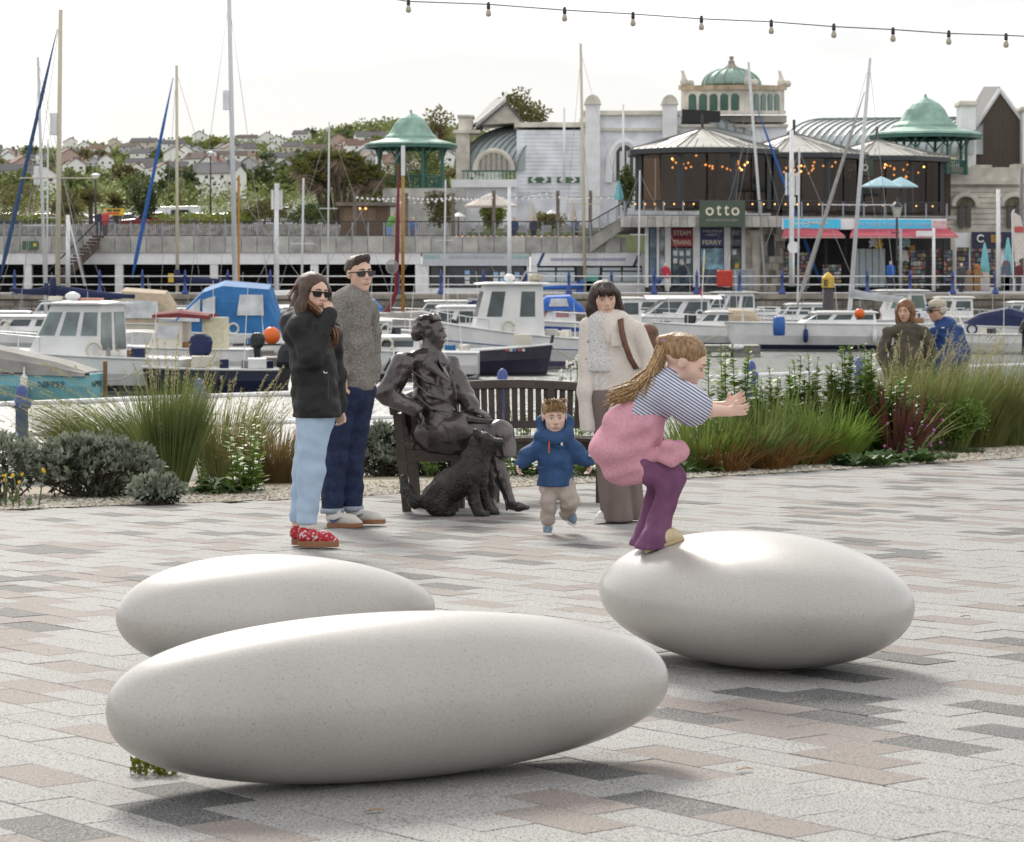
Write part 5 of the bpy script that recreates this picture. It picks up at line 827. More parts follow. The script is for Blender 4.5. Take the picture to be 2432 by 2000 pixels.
# brown gabled scene house and stone front at the right
b = MB(); b.prism([V(2012, 345, 190), V(2012, 258, 190), V(2062, 186, 190), V(2118, 258, 190), V(2118, 345, 190)], (0, 8, 0)); b.build('gable_wall', mat('louvre_brown', (.095, .075, .062), .8, var=.15), th)
for i in range(24): x = 2014 + i * 4.3; b = MB(); yt = 258 - 72 * max(0, 1 - abs(x - 2062) / (50 if x < 2062 else 56)); b.span(X_(x, 190), X_(x + 1.5, 190), 189.9, 190, Z_(345, 190), Z_(yt + 3, 190)); b.build('batten', mat('batten_brown', (.15, .12, .10), .8), th)
for p_, q_ in (((2007, 266), (2062, 184)), ((2062, 184), (2122, 266))): b = MB(); b.tube([V(*p_, 189.8), V(*q_, 189.8)], .16, 4); b.build('bargeboard', wht, th)
b = MB(); b.prism([V(2008, 268, 189.9), V(2062, 184, 189.9), V(2028, 184, 200), V(1990, 250, 200)], (0, 0, .2)); b.build('roof_slope', slate_m, th)
for a, c, d in ((1981, 2012, 210), (2108, 2135, 222)): gy(d, 345, a, c, wht, 2, -7, 'pier'); gy(d - 3, d + 8, a - 3, c + 3, stone, 2.4, -7.3, 'pier_cap', .1)
gy(345, 610, 1935, 2180, stone, 3, -12, 'wall'); gy(372, 380, 1930, 2180, stone, 3.6, -12.4, 'cornice'); gy(340, 352, 2010, 2045, stone, 1.5, -11.8, 'parapet'); gy(338, 354, 2090, 2180, stone, 1.5, -11.8, 'parapet')
for x in (1990, 2090):
    b = MB(); b.prism([V(x - 22 * math.cos(math.pi * i / 10), 425 - 20 * math.sin(math.pi * i / 10), 183.7) for i in range(11)], (0, .4, 0)); b.build('tympanum', mat('dark_tympanum', (.12, .115, .07), .7, var=.4, sc=2), th); b = MB(); b.tube([V(x - 25 * math.cos(math.pi * i / 10), 425 - 24 * math.sin(math.pi * i / 10), 183.7) for i in range(11)], .22, 5); b.build('arch_trim', stone, th)
    for s in (-8, 7): b = MB(); b.prism([V(x + s - 5, 470, 183.6), V(x + s + 5, 470, 183.6), V(x + s + 5, 430, 183.6), V(x + s, 421, 183.6), V(x + s - 5, 430, 183.6)], (0, .3, 0)); b.build('window', mat('window_brown', (.06, .05, .045), .3), th)
for r in range(8): gy(385 + r * 11, 385.8 + r * 11, 1935, 2180, mat('stone_joint', (.25, .22, .19), .9), .1, -12.04, 'joint')
hb = thing('white_hoarding', 'white hoarding beside the gift shop', 'hoarding', V(2040, 600, 172)); part('board', wht, hb, 1968, 480, 2160, 606, 172, .2); nb_ = thing('navy_poster_board', 'navy poster board with white swirl emblem', 'sign', V(2050, 512, 171.8)); part('board', mat('poster_navy', (.02, .025, .06), .5), nb_, 2003, 478, 2098, 512, 171.7, .15)
b = MB(); b.tube([V(2022 + 7 * math.cos(a), 492 + 7 * math.sin(a), 171.6) for a in [.6 + math.pi * 1.6 * i / 10 for i in range(11)]], .06, 5); b.build('emblem', wht, nb_); part('picture', mat('poster_sunset', (.45, .25, .06), .5, var=.6, sc=1), nb_, 2043, 484, 2064, 500, 171.62, .05)
# bandstands
def bandstand(label, px, ya, ye, yb, Y, hw):
    s = Y / FP; t = thing('bandstand', label, 'bandstand', V(px, yb, Y), 'copper roofed bandstands'); o = Vector(V(px, ye, Y)); R_ = hw * s; h = (ye - ya) * s
    b = MB(); b.loft([[o + Vector((r * R_ * math.cos(2 * math.pi * j / 16), r * R_ * math.sin(2 * math.pi * j / 16), z * h)) for j in range(16)] for r, z in ((1, 0), (.98, .05), (.72, .13), (.56, .2), (.55, .26), (.47, .35), (.40, .5), (.34, .66), (.25, .8), (.12, .91), (.035, .96), (.02, 1.05))]); rf = b.build('copper_roof', verd, t)
    b = MB(); b.lathe([(R_ * .985, -.02), (R_ * .985, -.22), (R_ * .9, -.25), (R_ * .9, -.02)], 16, o); b.build('eaves', verd_d, t)
    for k in range(8):
        a = math.pi * 2 * (k + .5) / 8; p_ = o + Vector((math.cos(a) * R_ * .72, math.sin(a) * R_ * .72, 0)); z1 = Z_(yb, Y) - o.z; b = MB(); b.tube([p_ + Vector((0, 0, z1)), p_ + Vector((0, 0, z1 * .3)), p_ - Vector((0, 0, .1))], [.13, .09, .11], 8); b.build('column', verd_d, t)
        for sg_ in (-.35, .35): b = MB(); a2 = a + sg_; b.tube([p_ + Vector((0, 0, z1 * .35)), p_.lerp(o + Vector((math.cos(a2) * R_ * .8, math.sin(a2) * R_ * .8, 0)), .5) + Vector((0, 0, z1 * .12)), o + Vector((math.cos(a2) * R_ * .8, math.sin(a2) * R_ * .8, -.1))], .05, 5); b.build('bracket', verd_d, t)
        a3 = math.pi * 2 * (k + 1.5) / 8; q_ = o + Vector((math.cos(a3) * R_ * .72, math.sin(a3) * R_ * .72, 0)); b = MB()
        for zz in (.95, .1): b.tube([p_ + Vector((0, 0, z1 + zz)), q_ + Vector((0, 0, z1 + zz))], .05, 4)
        for i in range(1, 9): b.tube([p_.lerp(q_, i / 9) + Vector((0, 0, z1 + .1)), p_.lerp(q_, i / 9) + Vector((0, 0, z1 + .95))], .03, 4)
        b.build('balustrade', verd_d, t)
    return t
bandstand('left bandstand with green copper roof near the hillside', 847, 230, 300, 392, 186, 97); bandstand('right bandstand with green copper roof beside the brown gable', 1908, 198, 280, 362, 184, 118)
b = MB(); b.span(X_(800, 190), X_(960, 190), 182, 192, Z_(490, 184), Z_(392, 186)); b.build('terrace_wall', conc2, th)
# ---------------------------------------------------------------- foliage tools, hillside town, promenade greenery and traffic
def leafm(name, c, c2, rough=.6, sc=3., tr=.25):
    m = bpy.data.materials.new(name); m.use_nodes = True; t = m.node_tree; b = t.nodes['Principled BSDF']; b.inputs['Roughness'].default_value = rough; b.inputs['Specular IOR Level'].default_value = .25; N = t.nodes.new; lk = t.links.new
    co = N('ShaderNodeTexCoord'); n = N('ShaderNodeTexNoise'); n.inputs['Scale'].default_value = sc; n.inputs['Detail'].default_value = 6; oi = N('ShaderNodeObjectInfo'); ma = N('ShaderNodeMath'); ma.operation = 'MULTIPLY_ADD'; ma.inputs[1].default_value = .22
    r = N('ShaderNodeValToRGB'); r.color_ramp.elements[0].position = .36; r.color_ramp.elements[1].position = .78; r.color_ramp.elements[0].color = (*c2, 1); r.color_ramp.elements[1].color = (*c, 1)
    lk(co.outputs['Object'], n.inputs['Vector']); lk(oi.outputs['Random'], ma.inputs[0]); lk(n.outputs['Fac'], ma.inputs[2]); lk(ma.outputs[0], r.inputs['Fac']); lk(r.outputs['Color'], b.inputs['Base Color'])
    if tr: ts = N('ShaderNodeBsdfTranslucent'); mx_ = N('ShaderNodeMixShader'); mx_.inputs[0].default_value = tr; lk(r.outputs['Color'], ts.inputs['Color']); lk(b.outputs[0], mx_.inputs[1]); lk(ts.outputs[0], mx_.inputs[2]); lk(mx_.outputs[0], t.nodes['Material Output'].inputs['Surface'])
    _m[name] = m; return m
def rvec(r): 
    while 1:
        v = Vector((r.uniform(-1, 1), r.uniform(-1, 1), r.uniform(-1, 1)))
        if .01 < v.length < 1: return v
def leaves(mb, c, rad, n, size, r, asp=.55, droop=0.):
    c = Vector(c)
    for i in range(n):
        v = rvec(r).normalized() * (r.random() ** .4); p = c + Vector((v.x * rad[0], v.y * rad[1], v.z * rad[2])); d = (rvec(r) + v * .6 + Vector((0, 0, -droop))).normalized(); s = d.cross(rvec(r)).normalized(); l = size * r.uniform(.6, 1.3)
        mb.add([p, p + d * l * .5 + s * l * asp * .5, p + d * l, p + d * l * .5 - s * l * asp * .5], [(0, 1, 2, 3)])
def crown(rad, clumps, per, size, seed, asp=.55, fill=.75):
    r = random.Random(seed); mb = MB()
    for i in range(clumps):
        v = rvec(r).normalized() * r.uniform(.35, 1) ** .5; q = r.uniform(.22, .42); leaves(mb, (v.x * rad[0] * fill, v.y * rad[1] * fill, v.z * rad[2] * fill), [x * q for x in rad], per, size, r, asp)
    return mb
def tree(name, label, base, h, rad, mt, seed, clumps=34, per=70, size=.3, trunk=.16, cat='tree', group=None, bark=None):
    t = thing(name, label, cat, base, group); base = Vector(base); mb = crown(rad, clumps, per, size, seed); cz = base + Vector((0, 0, h - rad[2])); mb.v = [(p[0] + cz.x, p[1] + cz.y, p[2] + cz.z) for p in mb.v]; mb.build('crown', mt, t)
    b = MB(); b.tube([base, base.lerp(cz, .5) + Vector((.1, 0, 0)), cz], [trunk, trunk * .75, trunk * .4], 7); r = random.Random(seed + 1)
    for i in range(6): a = r.uniform(0, 6.3); s_ = base.lerp(cz, r.uniform(.45, .95)); b.tube([s_, s_ + Vector((math.cos(a) * rad[0] * .4, math.sin(a) * rad[1] * .4, rad[2] * .3)), s_ + Vector((math.cos(a) * rad[0] * .75, math.sin(a) * rad[1] * .75, rad[2] * .55))], [trunk * .4, trunk * .25, trunk * .08], 5)
    b.build('trunk', bark or mat('bark', (.10, .075, .055), .9, var=.3, sc=4), t); return t
lf_hill = leafm('hill_leaf', (.28, .31, .11), (.12, .15, .05), sc=.03, tr=.1); lf_dark = leafm('evergreen_leaf', (.10, .125, .045), (.035, .05, .02), sc=.8); lf_mid = leafm('mid_leaf', (.11, .15, .045), (.045, .07, .02), sc=.8); lf_olive = leafm('olive_brown_leaf', (.22, .20, .075), (.10, .095, .035), sc=.5); lf_dead = leafm('dead_frond', (.30, .235, .17), (.17, .13, .095), sc=.6); lf_yel = leafm('yellow_green_leaf', (.22, .24, .05), (.10, .13, .025), sc=.5)
RG = [(-200, 332), (0, 322), (100, 316), (200, 309), (300, 311), (380, 298), (430, 291), (520, 301), (600, 297), (680, 277), (760, 262), (830, 257), (900, 265), (1000, 282), (1200, 300), (1600, 318), (2400, 330)]
def ridge(x):
    for a, b in zip(RG, RG[1:]):
        if a[0] <= x <= b[0]: return a[1] + (b[1] - a[1]) * (x - a[0]) / (b[0] - a[0])
    return 330
def hill_pt(x, t): Yq = 700 + 1700 * t; return V(x, 452 - (452 - ridge(x)) * t ** .8, Yq)
rows = [[hill_pt(-200 + i * 40, t) for i in range(66)] for t in [j / 14 for j in range(15)]]; rows = [[V(-200 + i * 40, 470, 262) for i in range(66)]] + rows + [[p_ + Vector((0, 600, -90)) for p_ in rows[-1]]]
hm_ = MB(); hm_.loft(rows, cap=False, closed=False); hill = hm_.build('hillside', leafm('hill_ground', (.13, .15, .06), (.06, .08, .03), .9, .02, 0)); struct(hill); hill.data.shade_smooth()
r = random.Random(5); wm_ = MB()
for i in range(5200):
    t = r.random() ** .7; x = r.uniform(-60, 1150)
    if r.random() > .62 + .38 * (t > .86): continue
    p_ = hill_pt(x, min(t + .0, 1)); q = r.uniform(5, 10); leaves(wm_, p_ + Vector((0, 0, q * .35)), (q, q, q * .55), 24, 1.1 + 1.5 * t, r, .8)
wl = wm_.build('far_woodland', lf_hill); tag(wl, 'green woodland covering the far hillside', 'woodland', None, 'stuff')
tm = [crown((6, 6, 5.5), 26, 46, 1.5, 40 + i, .8).mesh('crown', Vector(), m_) for i, m_ in enumerate((leafm('hill_leaf_green', (.19, .24, .08), (.08, .11, .035), sc=.3, tr=.1), lf_hill, leafm('hill_leaf_dark', (.12, .155, .06), (.05, .07, .028), sc=.3, tr=.1), leafm('hill_leaf_yellow', (.33, .34, .10), (.17, .19, .05), sc=.3, tr=.1), leafm('hill_leaf_brown', (.24, .21, .10), (.11, .10, .045), sc=.3, tr=.1)))]
def where(x, t):
    lv = ('low on the hill', 'on the lower slope', 'halfway up the hill', 'on the upper slope', 'near the ridge')[sum(t > q for q in (.3, .5, .68, .84))]
    for q, w in ((40, 'at the left edge'), (105, 'behind the leftmost masts'), (180, 'right of the cream mast'), (260, 'above the yellow notice'), (350, 'by the blue furled sail'), (430, 'by the beige mast'), (500, 'left of the tallest mast'), (570, 'right of the tallest mast'), (640, 'above the slatted post'), (760, 'above the palm'), (9999, 'behind the left bandstand')):
        if x < q: return lv + ' ' + w
for i in range(110):
    t = .08 + .86 * r.random() ** .8; x = r.uniform(-30, 1000 if i % 4 else 1130); p_ = hill_pt(x, t); k = r.choice((0, 0, 1, 1, 2, 3, 4)); s = r.uniform(.7, 1.5)
    o = bpy.data.objects.new('hillside_tree', tm[k]); C.objects.link(o); o.location = p_ + Vector((0, 0, 4 * s)); o.scale = (s, s, s * r.uniform(.8, 1.2)); o.rotation_euler = (0, 0, r.uniform(0, 6)); tag(o, ('green', 'pale green', 'dark green', 'yellowish', 'brownish')[k] + (' small', ' rounded', ' large')[(s > .95) + (s > 1.2)] + ' tree ' + where(x, t), 'tree', 'trees on the far hillside')
hw = [mat('render_white', (.85, .84, .82), .8, var=.05), mat('render_cream', (.62, .56, .46), .8, var=.05), mat('render_grey', (.5, .5, .52), .8, var=.05), mat('render_pink', (.5, .36, .32), .8, var=.05)]; hr = [mat('roof_slate', (.16, .15, .155), .8, var=.1), mat('roof_brown', (.17, .13, .11), .8, var=.1), mat('roof_red', (.20, .12, .095), .8, var=.1)]
HM = []
for v in range(4):
    w, d, h, rh = ((9, 8, 5.2, 3), (14, 8, 5.5, 3), (11, 9, 7, 3.2), (20, 8, 6, 3))[v]; a = MB(); a.span(-w / 2, w / 2, -d / 2, d / 2, -4, h); a.prism([(-w / 2, -d / 2, h), (-w / 2, d / 2, h), (-w / 2, 0, h + rh)], (w, 0, 0)) if v % 2 else a.prism([(-w / 2, -d / 2, h), (w / 2, -d / 2, h), (0, -d / 2, h + rh)], (0, d, 0)); b = MB()
    if v % 2: b.prism([(-w / 2 - .5, -d / 2 - .5, h - .2), (-w / 2 - .5, 0, h + rh + .2), (-w / 2 - .5, d / 2 + .5, h - .2), (-w / 2 - .5, d / 2 + .5, h + .1), (-w / 2 - .5, 0, h + rh + .6), (-w / 2 - .5, -d / 2 - .5, h + .1)], (w + 1, 0, 0))
    else: b.prism([(-w / 2 - .5, -d / 2 - .5, h - .2), (0, -d / 2 - .5, h + rh + .2), (w / 2 + .5, -d / 2 - .5, h - .2), (w / 2 + .5, -d / 2 - .5, h + .1), (0, -d / 2 - .5, h + rh + .6), (-w / 2 - .5, -d / 2 - .5, h + .1)], (0, d + 1, 0))
    b.span(w * .2, w * .2 + 1, -.5, .5, h + rh * .4, h + rh + 1.6); wn_ = MB(); wn_.box((0, -d / 2 - .03, 0), (1.5, .1, 1.3)); HM.append((w, d, h, a, b, wn_))
hmesh = {}
for i in range(90):
    for _ in range(30):
        t = .16 + .80 * r.random(); x = r.uniform(-20, 1000)
        if ridge(x) < 285 and t > .72: continue
        break
    v = r.choice((0, 0, 2, 2, 1, 3)); p_ = hill_pt(x, t); wi = r.choice((0, 0, 0, 0, 1, 2, 3)); ri = r.choice((0, 0, 0, 0, 1, 1, 2)); w, d, h, a, b, wn_ = HM[v]
    for key, mb_, m_ in ((('w', v, wi), a, hw[wi]), (('r', v, ri), b, hr[ri]), (('n', v), wn_, gl_d)):
        if key not in hmesh: hmesh[key] = mb_.mesh(('wall', 'roof', 'window')['wrn'.index(key[0])], Vector(), m_)
    o = thing('hillside_house', ('white', 'cream', 'grey', 'pink')[wi] + (' house', ' long house', ' tall house', ' terrace')[v] + ' with ' + ('slate', 'brown', 'red')[ri] + ' roof ' + where(x, t), 'house', p_ + Vector((0, 0, 4.5)), 'houses on the far hillside'); o.rotation_euler = (0, 0, r.uniform(-.6, .6)); s = r.uniform(.8, 1.1); o.scale = (s, s, s)
    share('wall', hmesh['w', v, wi], o); share('roof', hmesh['r', v, ri], o)
    for k in range(max(2, int(w / 4))): share('window', hmesh['n', v], o, (-w / 2 + w * (k + .5) / max(2, int(w / 4)), 0, 3.4 if h < 6 else 1.8 + 2.8 * (k % 2)))
# car park behind the promenade
ZC = 4.65; b = MB(); b.span(-75, -11, 188, 262, 3.9, ZC); cpk = struct(b.build('car_park', mat('car_park_asphalt', (.1, .1, .1), .9))); b = MB(); b.span(-75, X_(700, 169), 168.6, 169, 3.84, 4.75); pw = b.build('pebble_wall', mat('pebble_dash', (.30, .285, .27), .95, var=.35, sc=4, bump=.6, bsc=20)); tag(pw, 'pebble dashed low wall behind the promenade railing', 'wall')
def car(x, Y, col, label, van=False, yaw=90, z=ZC):
    t = thing('parked_van' if van else 'parked_car', label, 'van' if van else 'car', (X_(x, Y), Y, z), 'vehicles parked behind the promenade'); W2 = .9 if not van else 1.0; m_ = mat('paint_%s' % str(col), col, .25, var=.03, coat=.5)
    side = [(-2.1, .35), (-2.15, .75), (-2.0, .95), (-1.0, 1.02), (-.35, 1.48), (.9, 1.5), (1.75, 1.05), (2.1, .95), (2.15, .4)] if not van else [(-2.6, .4), (-2.65, 1.0), (-2.3, 1.15), (-1.55, 2.15), (2.5, 2.25), (2.6, .4)]
    O = Vector((X_(x, Y), Y, z)); P = lambda a, w, h: O + Vector((a, w, h)); b = MB(); k = lambda h: 1 - .12 * max(0, h - .95) / .55 if not van else 1 - .05 * max(0, h - 1)
    b.loft([[P(a, s_ * W2 * k(h), h) for a, h in side] for s_ in (-1, -.6, .6, 1)]); b.build('body', m_, t, False, .06); wins = [((-.85, 1.03), (-.33, 1.42), (.25, 1.43), (.25, 1.03)), ((.33, 1.03), (.33, 1.43), (.85, 1.43), (1.5, 1.06))] if not van else [((-2.1, 1.2), (-1.55, 1.95), (-.8, 1.95), (-.8, 1.2)), ((.4, 1.4), (.4, 1.95), (1.8, 1.95), (1.8, 1.4))]
    for q in wins: b = MB(); b.prism([P(a, -W2 * k(h) - .02, h) for a, h in q], (0, .04, 0)); b.build('window', gl_d, t)
    for a in (-1.35, 1.35) if not van else (-1.7, 1.6): b = MB(); b.loft([[P(a + .33 * math.cos(q), -W2 * s_, .33 + .33 * math.sin(q)) for q in [math.pi * i / 8 for i in range(16)]] for s_ in (1.03, -1.03)]); b.build('wheel', blackm if 'black_gloss' in _m else dkframe, t)
for i, (x, col, Y, lb) in enumerate(((10, (.03, .035, .05), 198, 'dark blue parked car at the far left of the promenade'), (150, (.7, .7, .7), 200, 'white parked car left of the yellow notice'), (205, (.7, .7, .72), 203, 'second white parked car left of the yellow notice'), (248, (.35, .38, .42), 199, 'silver parked car left of the white van'), (310, (.35, .03, .03), 196, 'red parked car in front of the white van'), (395, (.72, .72, .72), 197, 'white parked car right of the van'), (450, (.74, .74, .74), 199, 'white parked car nearest the tallest mast'), (85, (.25, .03, .03), 199, 'dark red parked car half hidden by hedge'), (470, (.1, .13, .2), 208, 'navy parked car behind the white cars'))): car(x, Y, col, lb)
car(345, 206, (.72, .73, .75), 'white panel van parked behind the promenade', True); car(545, 209, (.6, .6, .6), 'pale minibus parked right of the tallest mast', True)
yn = thing('yellow_notice', 'yellow notice board standing on the promenade', 'sign', V(234, 458, 178)); part('board', mat('notice_yellow', (.62, .42, .02), .5, var=.05), yn, 213, 430, 256, 444, 178, .08); [part('print_band', mat('notice_%d' % c, ((.03, .03, .03), (.5, .06, .03))[c], .6), yn, a, y0, b_, y0 + 4, 177.97, .02) for a, b_, y0, c in ((219, 231, 432, 0), (233, 248, 432, 0), (221, 246, 438, 1))]
for x in (218, 250): b = MB(); b.tube([V(x, 444, 178), V(x, 486, 178)], .05, 5); b.build('leg', dkframe, yn)
# promenade greenery
def shrub(label, x, yb, Y, w, h, m_, seed, name='shrub', size=.22, per=60, cl=26): z0 = V(x, yb, Y); return tree(name, label, z0, h, (w / 2, w / 2 * .8, h * .5), m_, seed, cl, per, size, .08, 'shrub')
shrub('drooping olive hedge mass at the far left of the promenade', 25, 462, 186, 5.5, 3.2, lf_olive, 1); shrub('drooping olive bush left of the lamp post', 130, 462, 188, 3.2, 2.6, lf_olive, 2); shrub('dark bronze conifer bush left of the blue furled sail', 293, 456, 192, 2.6, 3.4, lf_dark, 3, 'conifer', .2, 90); shrub('brown rounded hedge right of the tallest mast', 545, 462, 185, 4.6, 1.9, lf_olive, 4); shrub('low green hedge in front of parked cars', 400, 466, 183, 7.5, .9, lf_yel, 5); shrub('low green hedge right of the tallest mast', 480, 464, 184, 4.5, 1.0, lf_yel, 6); shrub('low yellow green hedge at the left', 100, 468, 182, 6, .9, lf_yel, 7); shrub('mixed green shrubs beside the brown hut', 640, 466, 180, 4, 1.6, lf_mid, 8); shrub('sunlit green tree under the left bandstand roof', 870, 400, 193, 5.5, 4.6, lf_mid, 9); shrub('olive green trees behind the terrace', 790, 452, 184, 4.5, 4.4, lf_yel, 10); shrub('pale olive tree on the terrace', 905, 470, 178, 2.6, 2.6, lf_olive, 11); shrub('bushy green shrub behind the terrace parasol', 1010, 470, 180, 2.2, 1.9, lf_yel, 12); shrub('low olive planter beside folded parasol', 1130, 480, 172, 2.4, 1.5, lf_olive, 13); shrub('green climber by the ramp', 1290, 440, 176, 1.2, 3.6, lf_mid, 14)
tree('oak_tree', 'broad leafy tree above the theatre gable', V(1072, 330, 230), 6.2, (2.9, 2.4, 1.9), lf_olive, 15, 22, 60, .42); tree('oak_tree', 'thin leafy tree right of the left bandstand', V(905, 330, 226), 4.6, (1.5, 1.4, 1.6), lf_olive, 16, 12, 40, .38)
def cordyline(label, x, yb, Y, h, rad, seed, heads, dead=True):
    t = thing('cordyline_palm', label, 'palm', V(x, yb, Y)); o = V(x, yb, Y); r = random.Random(seed); g_, d_, tk_ = MB(), MB(), MB()
    for i in range(heads):
        a = r.uniform(0, 6.3); q = r.random() ** .5; c = o + Vector((math.cos(a) * rad * q, math.sin(a) * rad * q * .7, h * r.uniform(.45, .8))); tk_.tube([o + Vector((math.cos(a) * rad * q * .4, 0, 0)), o.lerp(c, .6), c], [.14, .1, .08], 6)
        for j in range(46):
            v = rvec(r); v.z = abs(v.z) * .9 + .1 if j % 4 else v.z * .5; v.normalize(); l = r.uniform(.7, 1.25); s = v.cross(Vector((0, 0, 1))).normalized() * .045; m1 = c + v * l * .6; e = c + v * l + Vector((0, 0, -.18 * l)); g_.add([c - s, c + s, m1 + s * 1.4, e, m1 - s * 1.4], [(0, 1, 2, 3, 4)])
        if dead:
            for j in range(40): v = rvec(r).normalized(); v.z = -abs(v.z) * .8 - .2; l = r.uniform(.5, 1.0); s = v.cross(Vector((.3, .7, .1))).normalized() * .06; cc_ = c + rvec(r) * .35 + Vector((0, 0, -.35)); d_.add([cc_ - s, cc_ + s, cc_ + v * l], [(0, 1, 2)])
    g_.build('fronds', lf_olive if not dead else leafm('palm_frond_%d' % seed, (.24, .24, .075), (.09, .095, .03), sc=.8), t); tk_.build('trunk', mat('bark', (.10, .075, .055), .9, var=.3, sc=4), t)
    if dead: d_.build('dead_fronds', lf_dead, t)
cordyline('big bushy palm with dead brown fronds beside the left bandstand', 705, 462, 182, 5.9, 3.0, 3, 26); cordyline('yellowish palm near the left lamp post', 188, 466, 190, 3.0, .9, 4, 4, False); cordyline('small yellow palm right of the street lamp', 240, 466, 192, 2.4, .3, 5, 2, False); cordyline('small dark palm by the staircase', 150, 470, 180, 2.0, .3, 6, 2, False)
# terrace: hut, posts, parasols, festoon
Y = 172.; hut = thing('timber_hut', 'brown timber hut on the terrace', 'hut', V(750, 488, Y)); part('wall', mat('hut_brown', (.13, .09, .06), .8, var=.15), hut, 702, 424, 800, 490, Y, 3); part('roof', steelw, hut, 692, 417, 812, 424, Y - .6, 4.2); part('opening', mat('hut_panel', (.17, .12, .085), .8), hut, 708, 428, 775, 456, Y - .05, .06)
for x in (742, 754): b = MB(); b.ell(V(x, 430, Y - .1), .07, 6, 4); b.build('wall_lamp', warm, hut)
PX = (731, 838, 934, 1018, 1150, 1217)
for i, x in enumerate(PX): t = thing('timber_post', 'weathered timber post on the terrace, ' + ('leftmost', 'second from left', 'third from left', 'third from right', 'second from right', 'rightmost')[i], 'post', V(x, 488, 168), 'terrace timber posts'); part('post', steelw, t, x - 3.6, 398 if i < 3 else 393, x + 3.6, 489, 168, .22)
def festoon(label, pts, Y, n, m_, rb, sag, group=None):
    t = thing('festoon_lights', label, 'string lights', V(*pts[0], Y)); w = MB(); k = 0
    for a, c in zip(pts, pts[1:]):
        A, Bq = V(*a, Y), V(*c, Y); q = lambda s_: A.lerp(Bq, s_) - Vector((0, 0, sag * 4 * s_ * (1 - s_))); w.tube([q(i / 8) for i in range(9)], .012, 4)
        for i in range(n): b = MB(); b.ell(q((i + .5) / n) - Vector((0, 0, rb)), rb, 6, 4); b.build('bulb', m_, t)
    w.build('cable', dkframe, t)
festoon('upper pale bulb string over the terrace', [(731, 404), (838, 404), (934, 405), (1018, 404), (1150, 404), (1217, 404)], 167.9, 10, bulbw, .085, .12); festoon('second pale bulb string behind the terrace', [(760, 407), (934, 408), (1120, 396), (1290, 402)], 176, 12, bulbw, .085, .25); festoon('amber bulbs along the promenade railing foot', [(935, 485), (1018, 485), (1110, 485), (1210, 485)], 167, 7, warm, .06, .0); festoon('amber bulbs on the restaurant railing', [(1300, 419), (1440, 419), (1540, 419), (1700, 420), (1940, 424)], 160.3, 7, warm, .05, .0)
def parasol(label, x, yt, ye, yb, Y, hw_, m_, closed=False):
    t = thing('parasol', label, 'parasol', V(x, yb, Y)); b = MB(); b.tube([V(x, yb, Y), V(x, yt, Y)], .04, 6); b.build('pole', dkframe, t); o = V(x, ye, Y); h = (ye - yt) * Y / FP; w = hw_ * Y / FP; b = MB()
    if closed: b.loft([[o + Vector((w * r_ * (1 + .25 * (j % 2)) * math.cos(j * math.pi / 6), w * r_ * (1 + .25 * (j % 2)) * math.sin(j * math.pi / 6), z * h)) for j in range(12)] for r_, z in ((.9, 0), (1, .2), (.6, .6), (.15, 1))])
    else: b.loft([[o + Vector((w * r_ * math.cos(j * math.pi / 4), w * r_ * math.sin(j * math.pi / 4), z * h)) for j in range(8)] for r_, z in ((1, -.12), (1, 0), (.5, .55), (.03, 1))])
    b.build('canopy', m_, t)
beigec = mat('parasol_beige', (.56, .50, .45), .9, var=.06); bluec = mat('parasol_pale_blue', (.36, .55, .62), .85, var=.06); aqua = mat('aqua_cloth', (.2, .5, .55), .85, var=.1)
parasol('beige open parasol on the terrace', 1012, 398, 424, 486, 174, 55, beigec); parasol('beige folded parasol left of the cream mast', 1098, 418, 470, 486, 170, 9, beigec, True); parasol('beige folded parasol right of the cream mast', 1182, 418, 470, 486, 170, 8, beigec, True); parasol('pale blue parasol on restaurant deck, left of its pair', 1817, 364, 384, 445, 163.5, 43, bluec); parasol('pale blue parasol on restaurant deck, right of its pair', 1857, 365, 384, 445, 164.5, 36, bluec); parasol('folded aqua parasol by the ramp', 1276, 372, 412, 445, 166, 9, aqua, True); parasol('folded aqua parasol by the right edge shops', 2030, 500, 570, 600, 158, 9, aqua, True); parasol('folded aqua parasol nearest the right edge', 2078, 490, 565, 600, 158, 10, aqua, True); parasol('small white parasol lamp on the terrace', 945, 438, 446, 486, 170, 15, wht); parasol('second small white parasol lamp on the terrace', 1138, 432, 440, 486, 170, 12, wht)
cnv = mat('canvas_chair', (.36, .36, .37), .9); 
for i, x in enumerate((960, 985, 1045, 1075, 1125, 1165, 1195)):
    t = thing('terrace_chair', 'grey terrace chair behind the railing, ' + ('first', 'second', 'third', 'fourth', 'fifth', 'sixth', 'seventh')[i] + ' from the left', 'chair', V(x, 488, 168.6), 'terrace chairs'); part('seat', cnv, t, x - 9, 476, x + 9, 479, 168.6, .6); part('backrest', cnv, t, x - 9 + 4, 464, x + 12, 477, 169.2, .08)
    for s in (-8, 7): part('leg', dkframe, t, x + s, 479, x + s + 1.2, 489, 168.7, .4)
